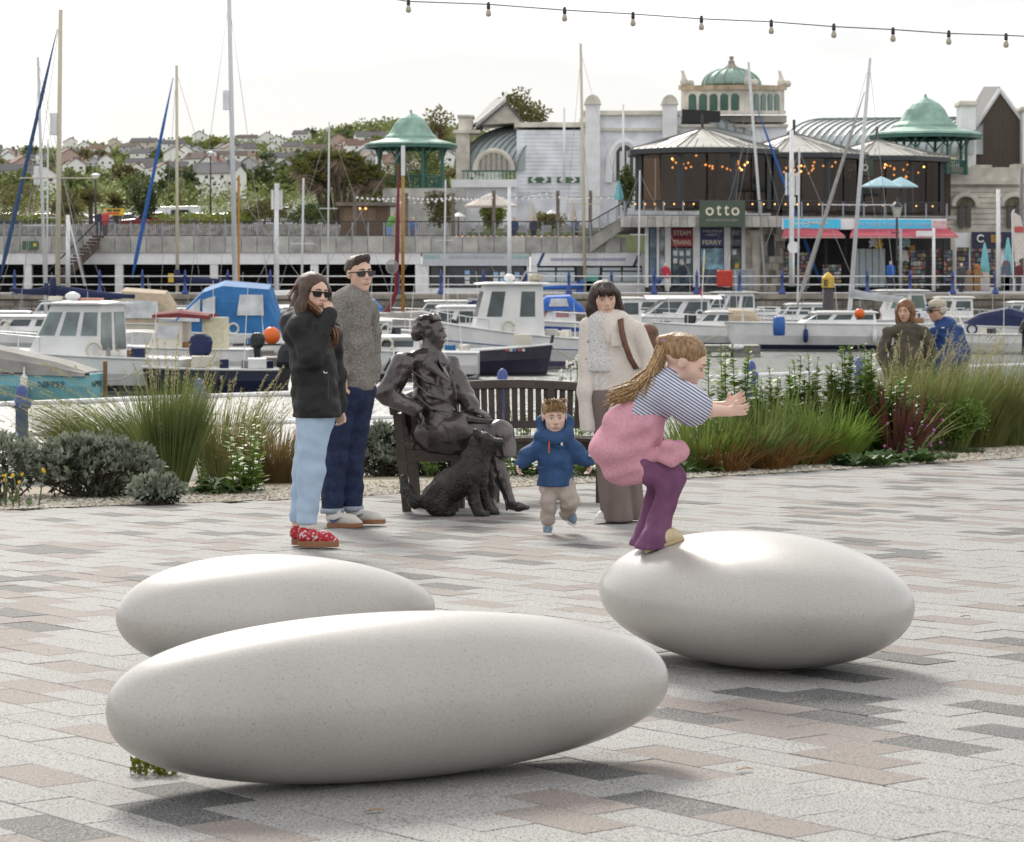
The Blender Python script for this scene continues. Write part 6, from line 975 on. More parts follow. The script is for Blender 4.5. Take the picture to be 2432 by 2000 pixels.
# lamp posts, poles, flags
def pole(label, x, yt, yb, Y, r_, m_, name='flag_pole', cat='pole', sign=None, cap=True, xt=None):
    t = thing(name, label, cat, V(x, yb, Y)); b = MB(); b.tube([V(x, yb, Y), V(xt or x, yt, Y)], [r_ * 1.15, r_ * .85], 8); b.build('pole', m_, t, True)
    if sign:
        for sx0, sy0, sx1, sy1 in sign: part('panel', wht, t, x + sx0, sy0, x + sx1, sy1, Y - .12, .06)
    return t
pole('white post with slatted sign left of the standing couple', 570, 378, 598, 147, .13, rail_w, 'harbour_post', 'post', [(-11, 392, -6, 432), (-4, 392, 0, 432), (3, 392, 7, 432), (-3, 378, 6, 388), (8, 392, 12, 432)]); pole('white post rising above the shop with grey fascia', 1050, 386, 580, 148, .11, rail_w, 'harbour_post', 'post'); pole('white sign post right of the otto sign', 1632, 268, 590, 147, .13, rail_w, 'harbour_post', 'post', [(-5, 330, 5, 346), (-13, 356, -9, 402), (-6, 356, -2, 402), (3, 356, 7, 402), (9, 356, 13, 402), (-1, 406, 8, 424)]); pole('white pole in front of the poster board', 2058, 390, 592, 148, .12, rail_w); pole('white sign pole under the red awning', 1925, 470, 600, 151, .09, rail_w, 'sign_post', 'post', [(-36, 476, -2, 487)]); pole('grey pole beside the black street lamp', 1857, 470, 600, 151, .08, mat('pole_grey', (.35, .37, .38), .5), 'sign_post', 'post'); pole('tall grey post at the far right', 2106, 345, 600, 165, .14, mat('pole_dark', (.2, .19, .18), .6)); pole('thin white pole left of the cream mast', 1163, 222, 380, 190, .09, rail_w); pole('thin white pole behind the folded parasol', 1285, 215, 380, 190, .08, rail_w); pole('white post left of the furled sail', 140, 443, 600, 148, .12, rail_w, 'harbour_post', 'post')
t = pole('white round sign post under the gift shop board', 1636, 500, 590, 146.5, .05, rail_w, 'round_sign', 'sign'); b = MB(); b.loft([[V(1636, 510, 146.4) + Vector((.33 * math.cos(a), dy, .33 * math.sin(a))) for a in [math.pi * 2 * j / 20 for j in range(20)]] for dy in (0, .05)]); b.build('disc', wht, t)
t = pole('black street lamp in front of the gift shops', 1849, 470, 602, 152, .06, blackm if 'black_gloss' in _m else dkframe, 'street_lamp', 'lamp'); b = MB(); b.tube([V(1849, 470, 152), V(1849, 448, 152)], [.07, .06], 8); b.build('neck', dkframe, t); b = MB(); b.lathe([(.16, 0), (.3, .55), (.3, .57)], 6, V(1849, 448, 152)); b.build('lantern', mat('lamp_glass', (.45, .45, .42), .3), t); b = MB(); b.lathe([(.4, 0), (.25, .18), (.1, .3), (.06, .5), (.01, .6)], 6, V(1849, 427, 152)); b.build('hood', dkframe, t); b = MB(); b.tube([V(1838, 480, 152), V(1860, 480, 152)], .03, 4); b.build('ladder_bar', dkframe, t)
for x, yt, Y, l in ((197, 362, 184, 'lamp post with pale lantern on the promenade, left'), (434, 315, 215, 'tall dark lamp post behind the beige mast'), (749, 365, 184, 'lamp post with box head beside the big palm')):
    t = pole(l, x, yt + 6, 470, Y, .07, dkframe, 'street_lamp', 'lamp'); b = MB(); b.lathe([(.12, 0), (.32, .25), (.32, .32), (.05, .4)], 8, V(x, yt + 7, Y)); b.build('lantern', wht, t)
ff = thing('feather_flag', 'white and red feather flag at the right edge', 'flag', V(2090, 600, 156)); b = MB(); b.tube([V(2090, 600, 156), V(2086, 440, 156), V(2092, 432, 156)], .04, 5); b.build('pole', rail_w, ff); b = MB(); b.prism([V(2086, 434, 156), V(2104, 446, 156), V(2112, 480, 156), V(2112, 530, 156), V(2092, 540, 156)], (0, .03, 0)); b.build('flag', mat('flag_white', (.66, .6, .55), .8, var=.1), ff); b = MB(); bx(b, 2092, 467, 2111, 479, 155.95, .02); b.build('red_print', mat('flag_red', (.5, .1, .1), .8), ff)
# people in the distance
FPN = 0
def farp(label, x, yb, Y, jc, tc_, hc, h=1.7, lean=0., yaw=0, seated=False, dz=0.):
    o = V(x, yb, Y); p = thing('person', label, 'person', o); q = lambda a, b_, c: o + Vector((a * math.cos(yaw) - b_ * math.sin(yaw), a * math.sin(yaw) + b_ * math.cos(yaw), c)) * (h / 1.7) if 0 else o + Vector(((a * math.cos(yaw) - b_ * math.sin(yaw)) * h / 1.7, (a * math.sin(yaw) + b_ * math.cos(yaw)) * h / 1.7, c * h / 1.7)); B = Body(.028); k = .45 if seated else 0
    B.ell(q(lean, -.02, 1.58 - k), (.085, .1, .12), .02); B.cap(q(lean, 0, 1.3 - k), q(lean, 0, 1.5 - k), .07, .055); B.cap(q(lean * .7, 0, 1.3 - k), q(0, 0, .95 - k), .13, .12)
    for s in (-1, 1): B.chain([q(lean + s * .17, 0, 1.36 - k), q(s * .2 + lean * .6, -.03, 1.1 - k), q(s * .18 + lean * .9, -.1, .9 - k)], [.05, .045, .04])
    leg_ = lambda s: [q(s * .08, 0, .92), q(s * .09, -.03, .5), q(s * .09 - .05 * s * (s > 0), 0, .05)] if not seated else [q(s * .08, 0, .48), q(s * .09, -.42, .47), q(s * .09, -.4, .05)]
    for s in (-1, 1): B.chain(leg_(s), [.08, .06, .05])
    B.build('body', sk1 if 'skin_fair' in _m else wht, p); B = Body(.03); B.chain([q(lean, 0, 1.35 - k), q(0, 0, .88 - k)], [.17, .18], .05, (1.1, .8, 1))
    for s in (-1, 1): B.chain([q(lean + s * .18, 0, 1.38 - k), q(s * .21 + lean * .6, -.03, 1.1 - k), q(s * .18 + lean * .9, -.1, .93 - k)], [.075, .07, .06], .03)
    B.build('coat', mat('coat_%s' % str(jc), jc, .85, var=.2, sc=4), p); B = Body(.03)
    for s in (-1, 1): B.chain(leg_(s), [.11, .09, .075], .03)
    B.build('trousers', mat('trs_%s' % str(tc_), tc_, .85, var=.1), p); B = Body(.025); B.ell(q(lean, .03, 1.63 - k), (.1, .11, .1), .02); B.build('hair', mat('fhair_%s' % str(hc), hc, .8), p)
farp('woman in red coat pushing a pushchair on the quay', 1376, 600, 157, (.42, .03, .05), (.6, .58, .58), (.55, .52, .5), 1.62, -.12); farp('man in dark coat walking past the ticket office', 1407, 600, 158.5, (.025, .03, .045), (.04, .045, .08), (.16, .09, .06), 1.75); farp('man in blue hooded coat outside the gift shop', 1836, 600, 156, (.02, .10, .36), (.03, .035, .06), (.03, .12, .4), 1.75); farp('person in dark coat by the bins at the right', 1982, 602, 155, (.06, .065, .075), (.05, .05, .07), (.5, .5, .5), 1.65); farp('person in maroon at the right edge of the quay', 2100, 600, 156, (.12, .03, .04), (.05, .05, .06), (.06, .04, .03), 1.7)
farp('person in dark coat standing on the promenade', 204, 489, 166.5, (.03, .035, .06), (.05, .05, .06), (.25, .2, .17), 1.65); farp('person in red and pale blue standing on the promenade', 217, 489, 166.5, (.45, .06, .07), (.1, .09, .09), (.5, .35, .3), 1.68); farp('person in green and blue leaning at the terrace rail', 802, 489, 168, (.15, .35, .1), (.2, .3, .5), (.3, .2, .12), 1.5, .25); farp('seated person in blue on the terrace', 852, 489, 169, (.12, .2, .42), (.15, .17, .25), (.4, .36, .3), 1.7, 0, 0, True); farp('seated person in dark blue near folded parasol', 1060, 489, 169, (.04, .07, .16), (.05, .06, .1), (.1, .06, .04), 1.7, 0, 0, True); farp('seated white-haired person right of the cream mast', 1186, 489, 169.5, (.16, .2, .3), (.1, .1, .12), (.6, .58, .55), 1.7, 0, 0, True); farp('seated person in navy left of the cream mast', 1100, 489, 169.5, (.05, .06, .1), (.05, .05, .08), (.25, .15, .09), 1.7, 0, 0, True)
pc = thing('pushchair', 'dark blue pushchair in front of the woman in red', 'pushchair', V(1352, 601, 156.6)); B = Body(.03); B.cap(V(1352, 585, 156.6), V(1346, 592, 156.6), .25, .22); B.ell(V(1357, 578, 156.6), (.22, .22, .2), .05); B.build('seat', navy, pc)
for x in (1342, 1351, 1362):
    b = MB(); b.loft([[V(x, 597, 156.4) + Vector((.14 * math.cos(a), dy, .14 * math.sin(a))) for a in [math.pi * i / 6 for i in range(12)]] for dy in (0, .05)]); b.build('wheel', dkframe, pc)
b = MB(); b.tube([V(1362, 597, 156.5), V(1356, 580, 156.5), V(1367, 572, 156.5)], .03, 5); b.build('handle', dkframe, pc)
for i, (x, y0, w, c) in enumerate(((1998, 560, 16, (.25, .2, .15)), (2030, 565, 22, (.45, .42, .4)), (2072, 560, 20, (.06, .12, .1)), (2100, 566, 22, (.5, .5, .5)), (2015, 548, 14, (.3, .16, .06)), (2075, 540, 18, (.12, .14, .2)))):
    t = thing('goods_stand', ['brown', 'pale', 'dark green', 'white', 'tan', 'navy'][i] + ' goods stand on the quay near the navy poster board', 'stand', V(x, 602, 157)); part('crate', mat('crate_%d' % i, c, .8, var=.2, sc=3), t, x - w / 2, y0 + 8, x + w / 2, 600, 157, .8, .03); B = Body(.05); B.ell(V(x, y0 + 6, 157.4), (w * 157 / FP * .45, .35, .3), .1); B.field(.03, 12, i); B.build('goods', mat('crate_top_%d' % i, (c[0] * .9 + .05, c[1] * .8, c[2] * .7), .9, var=.4, sc=6), t)
# ---------------------------------------------------------------- boats, pontoons, mooring pile
gel = mat('gelcoat_white', (.74, .74, .73), .3, var=.08, sc=1.5, coat=.2); gel2 = mat('gelcoat_cream', (.66, .62, .53), .35, var=.08, sc=1.5); navyh = mat('hull_navy', (.018, .022, .05), .25, var=.15, sc=1); lblue = mat('hull_pale_blue', (.22, .52, .60), .4, var=.08, sc=2); deckm = mat('deck_grey', (.50, .49, .47), .7, var=.12, sc=2); bglass = mat('boat_glass', (.05, .07, .075), .08, var=.4, sc=1.2); cvb = mat('canvas_blue', (.02, .14, .36), .7, var=.15, sc=2, bump=.3, bsc=6); cvn = mat('canvas_navy', (.012, .02, .075), .75, var=.2, sc=3, bump=.4, bsc=7); cvg = mat('canvas_grey', (.30, .285, .265), .85, var=.15, sc=2, bump=.3, bsc=5); cvr = mat('canvas_maroon', (.16, .02, .025), .8, var=.15, sc=3, bump=.3, bsc=6); cvt = mat('canvas_tan', (.46, .37, .27), .85, var=.1); clr = mat('clear_vinyl', (.58, .60, .62), .25, var=.2, sc=2); mastm = mat('mast_alloy', (.58, .59, .60), .4, .0, var=.05); mastc = mat('mast_cream', (.55, .50, .38), .5, var=.05); mastw = mat('mast_varnish', (.42, .19, .03), .35, var=.12, sc=4); wire = mat('steel_wire', (.33, .33, .33), .4); motor = mat('outboard_black', (.012, .013, .016), .35, var=.1); orangeb = mat('buoy_orange', (.75, .14, .02), .45, var=.05); teak = mat('teak', (.22, .11, .045), .6, var=.2, sc=4)
def seaY(y): return (EYE - ZW) * FP / (y - HY)
class Boat:
    def __init__(s, label, x, y, hd, L=6., B=2.2, F=.95, Fs=.75, topm=None, group=None, cat='boat', name='motor_boat', stripe=None, boot=None, strake=None):
        Y = seaY(y); s.o = Vector((X_(x, Y), Y, ZW)); s.L, s.B = L, B; s.c, s.s = math.cos(R(hd)), math.sin(R(hd)); s.F, s.Fs = F, Fs; s.t = thing(name, label, cat, s.o)
        rings = []; n = 14
        for i in range(n + 1):
            t = i / n; bd = s.half(t); z = s.sheer(t); ex = t * L - L / 2 ; fl = .72 + .1 * (1 - t); d = .35 * (1 - t ** 3)
            sec = [(bd, z), (bd * .98, z * .55), (bd * fl, .08), (bd * .5, -d * .7), (0, -d)]; rk = lambda h: ex + .35 * t ** 4 * h / max(F, .1) * L * .12
            rings.append([s.P(rk(h), w, h) for w, h in sec] + [s.P(rk(h), -w, h) for w, h in sec[-2::-1]])
        b = MB(); b.loft(rings); s.hull = b.build('hull', topm or gel, s.t); s.hull.data.shade_smooth() if 0 else None
        s.strip('gunwale', strake or gel, 1.0, .035); 
        if stripe: s.band('hull_stripe', stripe, .62, .80)
        if boot: s.band('boot_top', boot, .05, .22)
    def half(s, t): return s.B / 2 * min(1, .80 + .45 * t) * max(.02, (1 - max(0, (t - .42) / .58) ** 2.3))
    def sheer(s, t): return s.Fs + (s.F - s.Fs) * t ** 1.7
    def P(s, a, w, h): return s.o + Vector((a * s.c - w * s.s, a * s.s + w * s.c, h))
    def edge(s, f, side, n=14, out=.015):
        q = []
        for i in range(n + 1):
            t = i / n; z = s.sheer(t) * f; k = 1 if f > .99 else (.98 + .02 * f if f > .55 else .76 + .4 * f); q.append(s.P(t * s.L - s.L / 2 + .35 * t ** 4 * f * s.L * .12, side * (s.half(t) * k + out), z))
        return q
    def strip(s, nm, m, f, r):
        for sd_ in (-1, 1): b = MB(); b.tube(s.edge(f, sd_), r, 6); b.build(nm, m, s.t)
    def band(s, nm, m, f0, f1):
        for sd_ in (-1, 1): b = MB(); b.loft([s.edge(f0, sd_, 14, .012), s.edge(f1, sd_, 14, .012)], cap=False, closed=False); b.build(nm, m, s.t)
        b = MB(); h = s.half(0); a = -s.L / 2 - .012; b.quad(s.P(a, -h * .98, s.Fs * f0), s.P(a, h * .98, s.Fs * f0), s.P(a, h, s.Fs * f1), s.P(a, -h, s.Fs * f1)); b.build(nm, m, s.t)
    def cabin(s, a0, a1, w, h0, h1, m=None, rf=.35, rb=.05, tw=.85, roof=True, win=2, front=True, rm=None, over=.12, wm=None, back=None, ww=.12, wl=.42, wt=.86):
        pts = lambda sd_: [(a0, h0), (a1, h0), (a1 - rf, h1), (a0 + rb, h1)]; b = MB(); k = lambda h: w / 2 * (1 - (1 - tw) * (h - h0) / (h1 - h0)); b.loft([[s.P(a, k(h), h) for a, h in pts(1)], [s.P(a, -k(h), h) for a, h in pts(1)]]); c = b.build('cabin', m or gel, s.t, False, .03)
        H = h1 - h0; z0, z1 = h0 + H * wl, h0 + H * wt; fa = lambda h: a1 - rf * (h - h0) / H; ba = lambda h: a0 + rb * (h - h0) / H
        for sd_ in (-1, 1):
            for i in range(win):
                u0, u1 = (i + ww) / win, (i + 1 - ww) / win; q = [(u0, z0), (u1, z0), (u1, z1), (u0, z1)]; b = MB(); b.prism([s.P(ba(h) + (fa(h) - ba(h)) * u, sd_ * (k(h) + .012), h) for u, h in q], s.P(0, -sd_ * .03, 0) - s.P(0, 0, 0)); b.build('window', wm or bglass, c)
        if front:
            for u in (-.5, .5): b = MB(); b.prism([s.P(fa(h) + .012, k(h) * (u + v), h) for v, h in ((-.42, z0), (.42, z0), (.42, z1), (-.42, z1))], s.P(-.03, 0, 0) - s.P(0, 0, 0)); b.build('windscreen', wm or bglass, c)
        if back:
            for u in (-.5, .5): b = MB(); b.prism([s.P(ba(h) - .012, k(h) * (u + v), h) for v, h in ((-.4, h0 + H * back), (.4, h0 + H * back), (.4, z1), (-.4, z1))], s.P(.03, 0, 0) - s.P(0, 0, 0)); b.build('door_glass', wm or bglass, c)
        if roof: kk = k(h1) + over; b = MB(); b.loft([[s.P(a, q * kk * e, h1 + z + .05 * (1 - abs(q))) for q in (-1, -.5, 0, .5, 1)] + [s.P(a, q * kk * e, h1 + .002) for q in (1, 0, -1)] for a, e, z in ((a0 - over, .93, .03), (a0 + .1, 1, .06), (a1 - rf - .1, 1, .06), (a1 - rf + over * 1.6, .9, .02))]); b.build('roof', rm or gel, s.t, False, .02)
        return c
    def deck(s, a0, a1, m=None, dz=-.04):
        b = MB(); n = 8; ts = [(a0 + (a1 - a0) * i / n + s.L / 2) / s.L for i in range(n + 1)]; b.loft([[s.P(t * s.L - s.L / 2, -s.half(t) * .96, s.sheer(t) + dz), s.P(t * s.L - s.L / 2, 0, s.sheer(t) + dz + .06), s.P(t * s.L - s.L / 2, s.half(t) * .96, s.sheer(t) + dz)] for t in ts], cap=False, closed=False); b.build('deck', m or deckm, s.t); s.dress()
    def dress(s):
        r = random.Random(int(s.o.x * 37 + s.o.y)); t = r.uniform(.1, .3); q = s.P(t * s.L - s.L / 2, s.half(t) * r.uniform(-.5, .5), s.sheer(t)); b = MB(); b.tube([q, q + Vector((r.uniform(-.2, .2), 0, r.uniform(1.2, 2.6)))], [.018, .008], 5); b.build('aerial', gel, s.t)
        for i in range(3): t = r.uniform(.08, .42); b = MB(); b.box(s.P(t * s.L - s.L / 2, s.half(t) * r.uniform(-.6, .6), s.sheer(t) + .1), (r.uniform(.2, .5), r.uniform(.2, .4), r.uniform(.15, .4)), r.uniform(0, 3)); b.build('deck_gear', r.choice((gel2, teak, cvn, cvg, dkframe, cvb, deckm)), s.t, False, .02)
        t = r.uniform(.3, .6); c = s.P(t * s.L - s.L / 2, s.half(t) * .9 * (1 if s.P(0, 1, 0).y < s.o.y else -1), s.sheer(t) + .2); b = MB(); b.tube([c + Vector((.2 * math.cos(a), 0, .2 * math.sin(a))) for a in [math.pi * k / 6 for k in range(13)]], .05, 6); b.build('lifebuoy', r.choice((gel, gel2, cvn, cvg)), s.t, True) if r.random() < .4 else None
        a, e = s.P(s.L / 2, 0, s.F), s.P(s.L / 2 + 1.5, .8, .4); b = MB(); b.tube([a, a.lerp(e, .5) - Vector((0, 0, .15)), e], .018, 4); b.build('mooring_line', mat('rope', (.5, .45, .35), .9), s.t)
    def outboard(s, w=0., m=None, sc=1., tilt=0., stripe=None):
        a = -s.L / 2 - .14; o = s.P(a, w, s.Fs + .02); bk = s.P(-1, 0, 0) - s.P(0, 0, 0); sd_ = s.P(0, 1, 0) - s.P(0, 0, 0); up = (Vector((0, 0, 1)) + bk * tilt * .6).normalized(); b = MB()
        b.loft([[o + up * z * sc + bk * (x * lx + sh) * sc + sd_ * (y * .15 * q) * sc for x, y in ((-1, -.7), (-.6, -1), (.6, -1), (1, -.6), (1, .6), (.6, 1), (-.6, 1), (-1, .7))] for z, lx, q, sh in ((.02, .16, .85, .02), (.12, .22, 1, .05), (.34, .24, 1, .07), (.46, .20, .85, .07), (.52, .10, .5, .06))]); e = b.build('outboard_motor', m or motor, s.t, False, .02)
        b = MB(); b.loft([[o + up * z * sc + bk * (x * lx + sh) * sc + sd_ * y * .05 * sc for x, y in ((-1, -1), (1, -1), (1, 1), (-1, 1))] for z, lx, sh in ((.03, .12, .04), (-.35, .09, .05), (-.55, .13, .07), (-.8, .06, .03))]); b.build('leg', motor, e)
        if stripe: b = MB(); b.tube([o + up * .2 + bk * .28 + Vector((0, -.1, 0)), o + up * .5 + bk * .3 + Vector((0, -.1, 0))], .03, 5); b.build('decal', stripe, e)
    def rail(s, a0, a1, h=.5, sides=(-1, 1), m=None):
        for sd_ in sides:
            b = MB(); pts = []
            for i in range(7): t = (a0 + (a1 - a0) * i / 6 + s.L / 2) / s.L; pts.append((s.P(t * s.L - s.L / 2, sd_ * s.half(t) * .95, s.sheer(t)), h))
            b.tube([p_ + Vector((0, 0, q)) for p_, q in pts], .018, 5); b.tube([pts[-1][0] + Vector((0, 0, h)), pts[-1][0]], .018, 5)
            for p_, q in pts[::2]: b.tube([p_, p_ + Vector((0, 0, q))], .015, 5)
            b.build('guard_rail', m or mastm, s.t)
    def fender(s, a, sd_, m=None): t = (a + s.L / 2) / s.L; p_ = s.P(a, sd_ * (s.half(t) + .09), s.sheer(t) * .55); b = MB(); b.lathe([(.02, -.3), (.1, -.25), (.11, 0), (.1, .25), (.03, .3), (.015, .5)], 8, p_); b.build('fender', m or gel, s.t, True)
    def tent(s, secs, m, nm='canopy'):       # cross sections: (a, half width, base height, top height)
        b = MB(); b.loft([[s.P(a, w * u, h0 + (h1 - h0) * v) for u, v in ((-1, 0), (-.93, .6), (-.7, .9), (0, 1), (.7, .9), (.93, .6), (1, 0))] for a, w, h0, h1 in secs]); return b.build(nm, m, s.t)
    def patch(s, nm, m, pts, par=None): b = MB(); b.add([s.P(*p_) for p_ in pts], [tuple(range(len(pts)))]); return b.build(nm, m, par or s.t)
    def stays(s, pts, r=.012):
        for a, c in pts: b = MB(); b.tube([a, c], r, 4); b.build('stay', wire, s.t)
def rig(par, foot, top, r, m, spreader=None, boom=None, stays=(), radar=None, furl=None):
    """mast from a foot point to a top point, with boom, sail cover, furled headsail"""
    foot, top = Vector(foot), Vector(top); b = MB(); b.tube([foot, top], [r, r * .8], 8); mo = b.build('mast', m, par, True)
    if spreader: p_ = foot.lerp(top, spreader[0]); b = MB(); b.tube([p_ - Vector((spreader[1], 0, 0)), p_ + Vector((spreader[1], 0, 0))], .03, 5); b.build('spreader', m, mo)
    if boom:
        e0, e1, cm, r0, r1 = boom; e0, e1 = Vector(e0), Vector(e1); b = MB(); b.tube([e0 - Vector((0, 0, r0 * .9)), e1 - Vector((0, 0, r1 * .8))], .06, 6); b.build('boom', m, par); n = 9; b = MB(); rr = random.Random(int(abs(e0.x) * 100)); rings = []
        for i in range(n + 1): t = i / n; c = e0.lerp(e1, t) - Vector((0, 0, .06 * math.sin(math.pi * t))); rad = (r0 + (r1 - r0) * t) * rr.uniform(.92, 1.08); rings.append([c + Vector((0, rad * .7 * math.cos(q), rad * math.sin(q))) for q in [math.pi * 2 * j / 10 for j in range(10)]])
        b.loft(rings); b.tube([e0 + Vector((0, 0, -r0)), e0 + Vector((0, 0, r0 * 1.9))], [r0 * .8, r0 * .55], 8); b.build('sail_cover', cm, par, True)
    for a, c in stays: b = MB(); b.tube([a, c], .011, 4); b.build('stay', wire, par)
    if radar is not None: p_ = foot.lerp(top, radar); b = MB(); b.lathe([(.16, -.45), (.17, -.4), (.17, .4), (.15, .45)], 8, p_ + Vector((-.22, 0, 0))); b.build('radar_reflector', wht, mo)
    if furl: a, c, fm, fr = furl; a, c = Vector(a), Vector(c); b = MB(); b.tube([a, a.lerp(c, .1), a.lerp(c, .75), c], [.03, fr, fr * .75, .02], 7); b.build('furled_sail', fm, par, True)
# --- left group
bt = Boat('pale blue dinghy named NIPPER under a grey cover', 30, 825, 168, 4.6, 1.5, .75, .72, lblue, name='sailing_dinghy', strake=navyh); bt.tent([(-2.2, .72, .66, .78), (-1.4, .76, .68, 1.05), (.4, .8, .7, 1.45), (1.6, .5, .74, 1.2), (2.1, .15, .78, .95)], cvg, 'cover'); tr = bt.P(-2.33, 0, .42); text('NIPPER', dkframe, bt.t, bt.P(-2.335, .12, .46), .62, .14, rz=R(168 - 90 + 0) if 0 else R(78 - 0), ext=.004); b = MB(); b.box(bt.P(-2.4, -.28, .55), (.09, .09, .95), R(168)); b.build('rudder', teak, bt.t); bt.fender(-.6, 1)
text('NIPPER', dkframe, bt.t, bt.edge(.6, 1)[3] + Vector((0, -.03, .02)), .75, .15, rz=R(-12), ext=.004)
bt = Boat('white fishing boat with glazed wheelhouse and navy outboard cover', 170, 806, 160, 7.0, 2.3, 1.25, .95, gel, boot=navyh); bt.deck(-3, 3.2); bt.cabin(-1.0, 1.35, 1.7, .95, 2.45, rf=.75, win=3, back=.15, over=.2, wm=mat('pale_tinted_glass', (.16, .20, .20), .08, var=.4, sc=1.3)); bt.outboard(0, cvn, 1.3); bt.rail(.8, 3.2, .45); bt.fender(1.6, 1, navyh); bt.fender(.9, 1, navyh); b = MB(); b.ell(bt.P(.2, .2, 2.68), (.22, .22, .12)); b.build('radar_dome', gel, bt.t, True); b = MB(); b.box(bt.P(-.2, -.1, 2.6), (.7, .3, .06), R(160)); b.build('life_raft', mat('faded_orange', (.62, .30, .22), .6), bt.t); b = MB(); b.box(bt.P(.7, .3, 2.62), (.35, .3, .12)); b.build('hatch', gel2, bt.t)
b = MB(); rp_ = [bt.P(-3.5, w, h) for w, h in ((-.9, .55), (.9, .55))]; b.tube(rp_, .03, 5); b.build('transom_line', dkframe, bt.t)
bt = Boat('open white boat with red cover and cream console', 355, 772, 172, 5.4, 2.1, 1.0, .85, gel, boot=navyh); bt.deck(-2.5, 2.4, gel2, -.1); bt.cabin(-.5, .7, 1.3, .8, 1.75, gel2, .35, 0, .9, False, 1, wm=clr); bt.tent([(-1.4, .75, 1.85, 2.02), (-.4, .8, 1.9, 2.15), (.5, .7, 1.88, 2.05)], cvr, 'red_cover'); b = MB(); b.box(bt.P(-1.5, .1, 1.35), (.75, .6, 1.1), R(172)); b.build('cream_locker', mat('cream_panel', (.62, .58, .42), .6), bt.t); bt.outboard(0, motor, 1.0); bt.rail(.3, 2.2, .5)
bt = Boat('navy hulled open boat with white gunwale and black outboard', 440, 812, 186, 3.6, 1.5, .75, .68, navyh); bt.deck(-1.7, 1.6, gel, -.06); bt.outboard(0, motor, 1.45, .3); b = MB(); b.box(bt.P(-1.2, 0, .85), (.5, 1.2, .25), R(186)); b.build('transom_box', gel, bt.t); b = MB(); b.box(bt.P(.3, .1, .9), (.6, .9, .3), R(186)); b.build('thwart', gel2, bt.t)
bt = Boat('white boat under a bright blue canopy with clear windows', 470, 742, 178, 6.8, 2.4, 1.15, 1.0, gel, boot=navyh); bt.deck(-3.2, 3.2); bt.cabin(.6, 2.3, 1.6, 1.0, 1.65, rf=.8, win=1); c = bt.tent([(-2.0, 1.02, .95, 1.9), (-1.7, 1.08, .95, 2.95), (.1, 1.08, 1.0, 3.1), (.9, 1.0, 1.05, 2.8), (2.1, .8, 1.2, 1.5)], cvb); 
for sd_ in (1, -1): bt.patch('clear_window', clr, [(-1.55, sd_ * 1.085, 1.75), (-.5, sd_ * 1.09, 1.75), (-.6, sd_ * 1.05, 2.55), (-1.5, sd_ * 1.05, 2.55)], c); bt.patch('clear_window', clr, [(.95, sd_ * 1.03, 1.5), (1.9, sd_ * .87, 1.5), (1.25, sd_ * .88, 2.15), (.95, sd_ * .95, 2.4)], c); bt.patch('clear_window', clr, [(.35, sd_ * 1.09, 1.5), (.85, sd_ * 1.04, 1.5), (.85, sd_ * .98, 2.35), (.35, sd_ * 1.05, 2.5)], c)
bt.rail(-3.2, -2.2, .45)
def buoy(label, x, y, Y, r_): t = thing('mooring_buoy', label, 'buoy', V(x, y + 10, Y)); b = MB(); b.ell(V(x, y, Y), r_, 14, 10); b.build('float', orangeb, t, True); b = MB(); b.tube([V(x, y, Y) + Vector((0, 0, r_ * .9)), V(x, y, Y) + Vector((0, 0, r_ * 1.3))], .04, 6); b.build('eye', mat('buoy_blue', (.03, .06, .3), .5), t)
buoy('orange buoy beside the woman in the black jacket', 560, 692, 90, .30); buoy('orange buoy on the white yacht at right', 1772, 647, 104, .21)
bt = Boat('white dinghy with black top strake behind the black jacket', 590, 745, 10, 4.2, 1.6, .75, .65, gel, strake=motor); bt.deck(-2, 1.9, gel, -.15); bt.rail(-2, -.6, .35)
# yachts with masts, left
bt = Boat('white yacht with cream mast and navy sail cover at left', 60, 735, 172, 8.5, 2.6, 1.2, 1.0, gel, name='sailing_yacht', boot=navyh); bt.deck(-4, 4); bt.cabin(-1.5, 2.2, 1.7, 1.0, 1.6, win=3, rf=.8); Y = bt.o.y; rig(bt.t, V(118, 640, Y), V(125, 20, Y), .11, mastc, (.44, 1.6), (V(110, 598, Y), V(278, 612, Y), cvn, .26, .10), [(V(125, 25, Y), V(40, 640, Y)), (V(118, 300, Y), V(180, 600, Y))], .62); bt.tent([(-3.6, .95, 1.0, 1.5), (-2.8, 1.05, 1.0, 2.15), (-1.6, 1.0, 1.0, 2.2), (-1.2, .8, 1.2, 1.7)], clr, 'sprayhood'); bt.rail(2, 3.8, .5)
bt = Boat('white yacht at far left with blue furled headsail', 10, 708, 182, 8, 2.5, 1.15, .95, gel, name='sailing_yacht'); bt.deck(-3.9, 3.8); bt.cabin(-1.2, 2, 1.6, .95, 1.5, win=2, rf=.7); Y = bt.o.y; rig(bt.t, V(95, 660, Y), V(78, 118, Y), .085, mastm, (.36, 1.0), (V(95, 600, Y), V(20, 598, Y), cvn, .2, .12), [(V(80, 150, Y), V(158, 585, Y)), (V(82, 140, Y), V(180, 600, Y)), (V(80, 150, Y), V(45, 640, Y))], .55, (V(0, 575, Y), V(118, 60, Y), mat('furled_blue', (.03, .075, .18), .7), .12)); bt.rail(1.5, 3.6, .5); text('S.A.  LIBERTY ISLES', dkframe, bt.t, bt.edge(.7, -1)[8], 1.6, .16, rz=0, ext=.003) if 0 else None
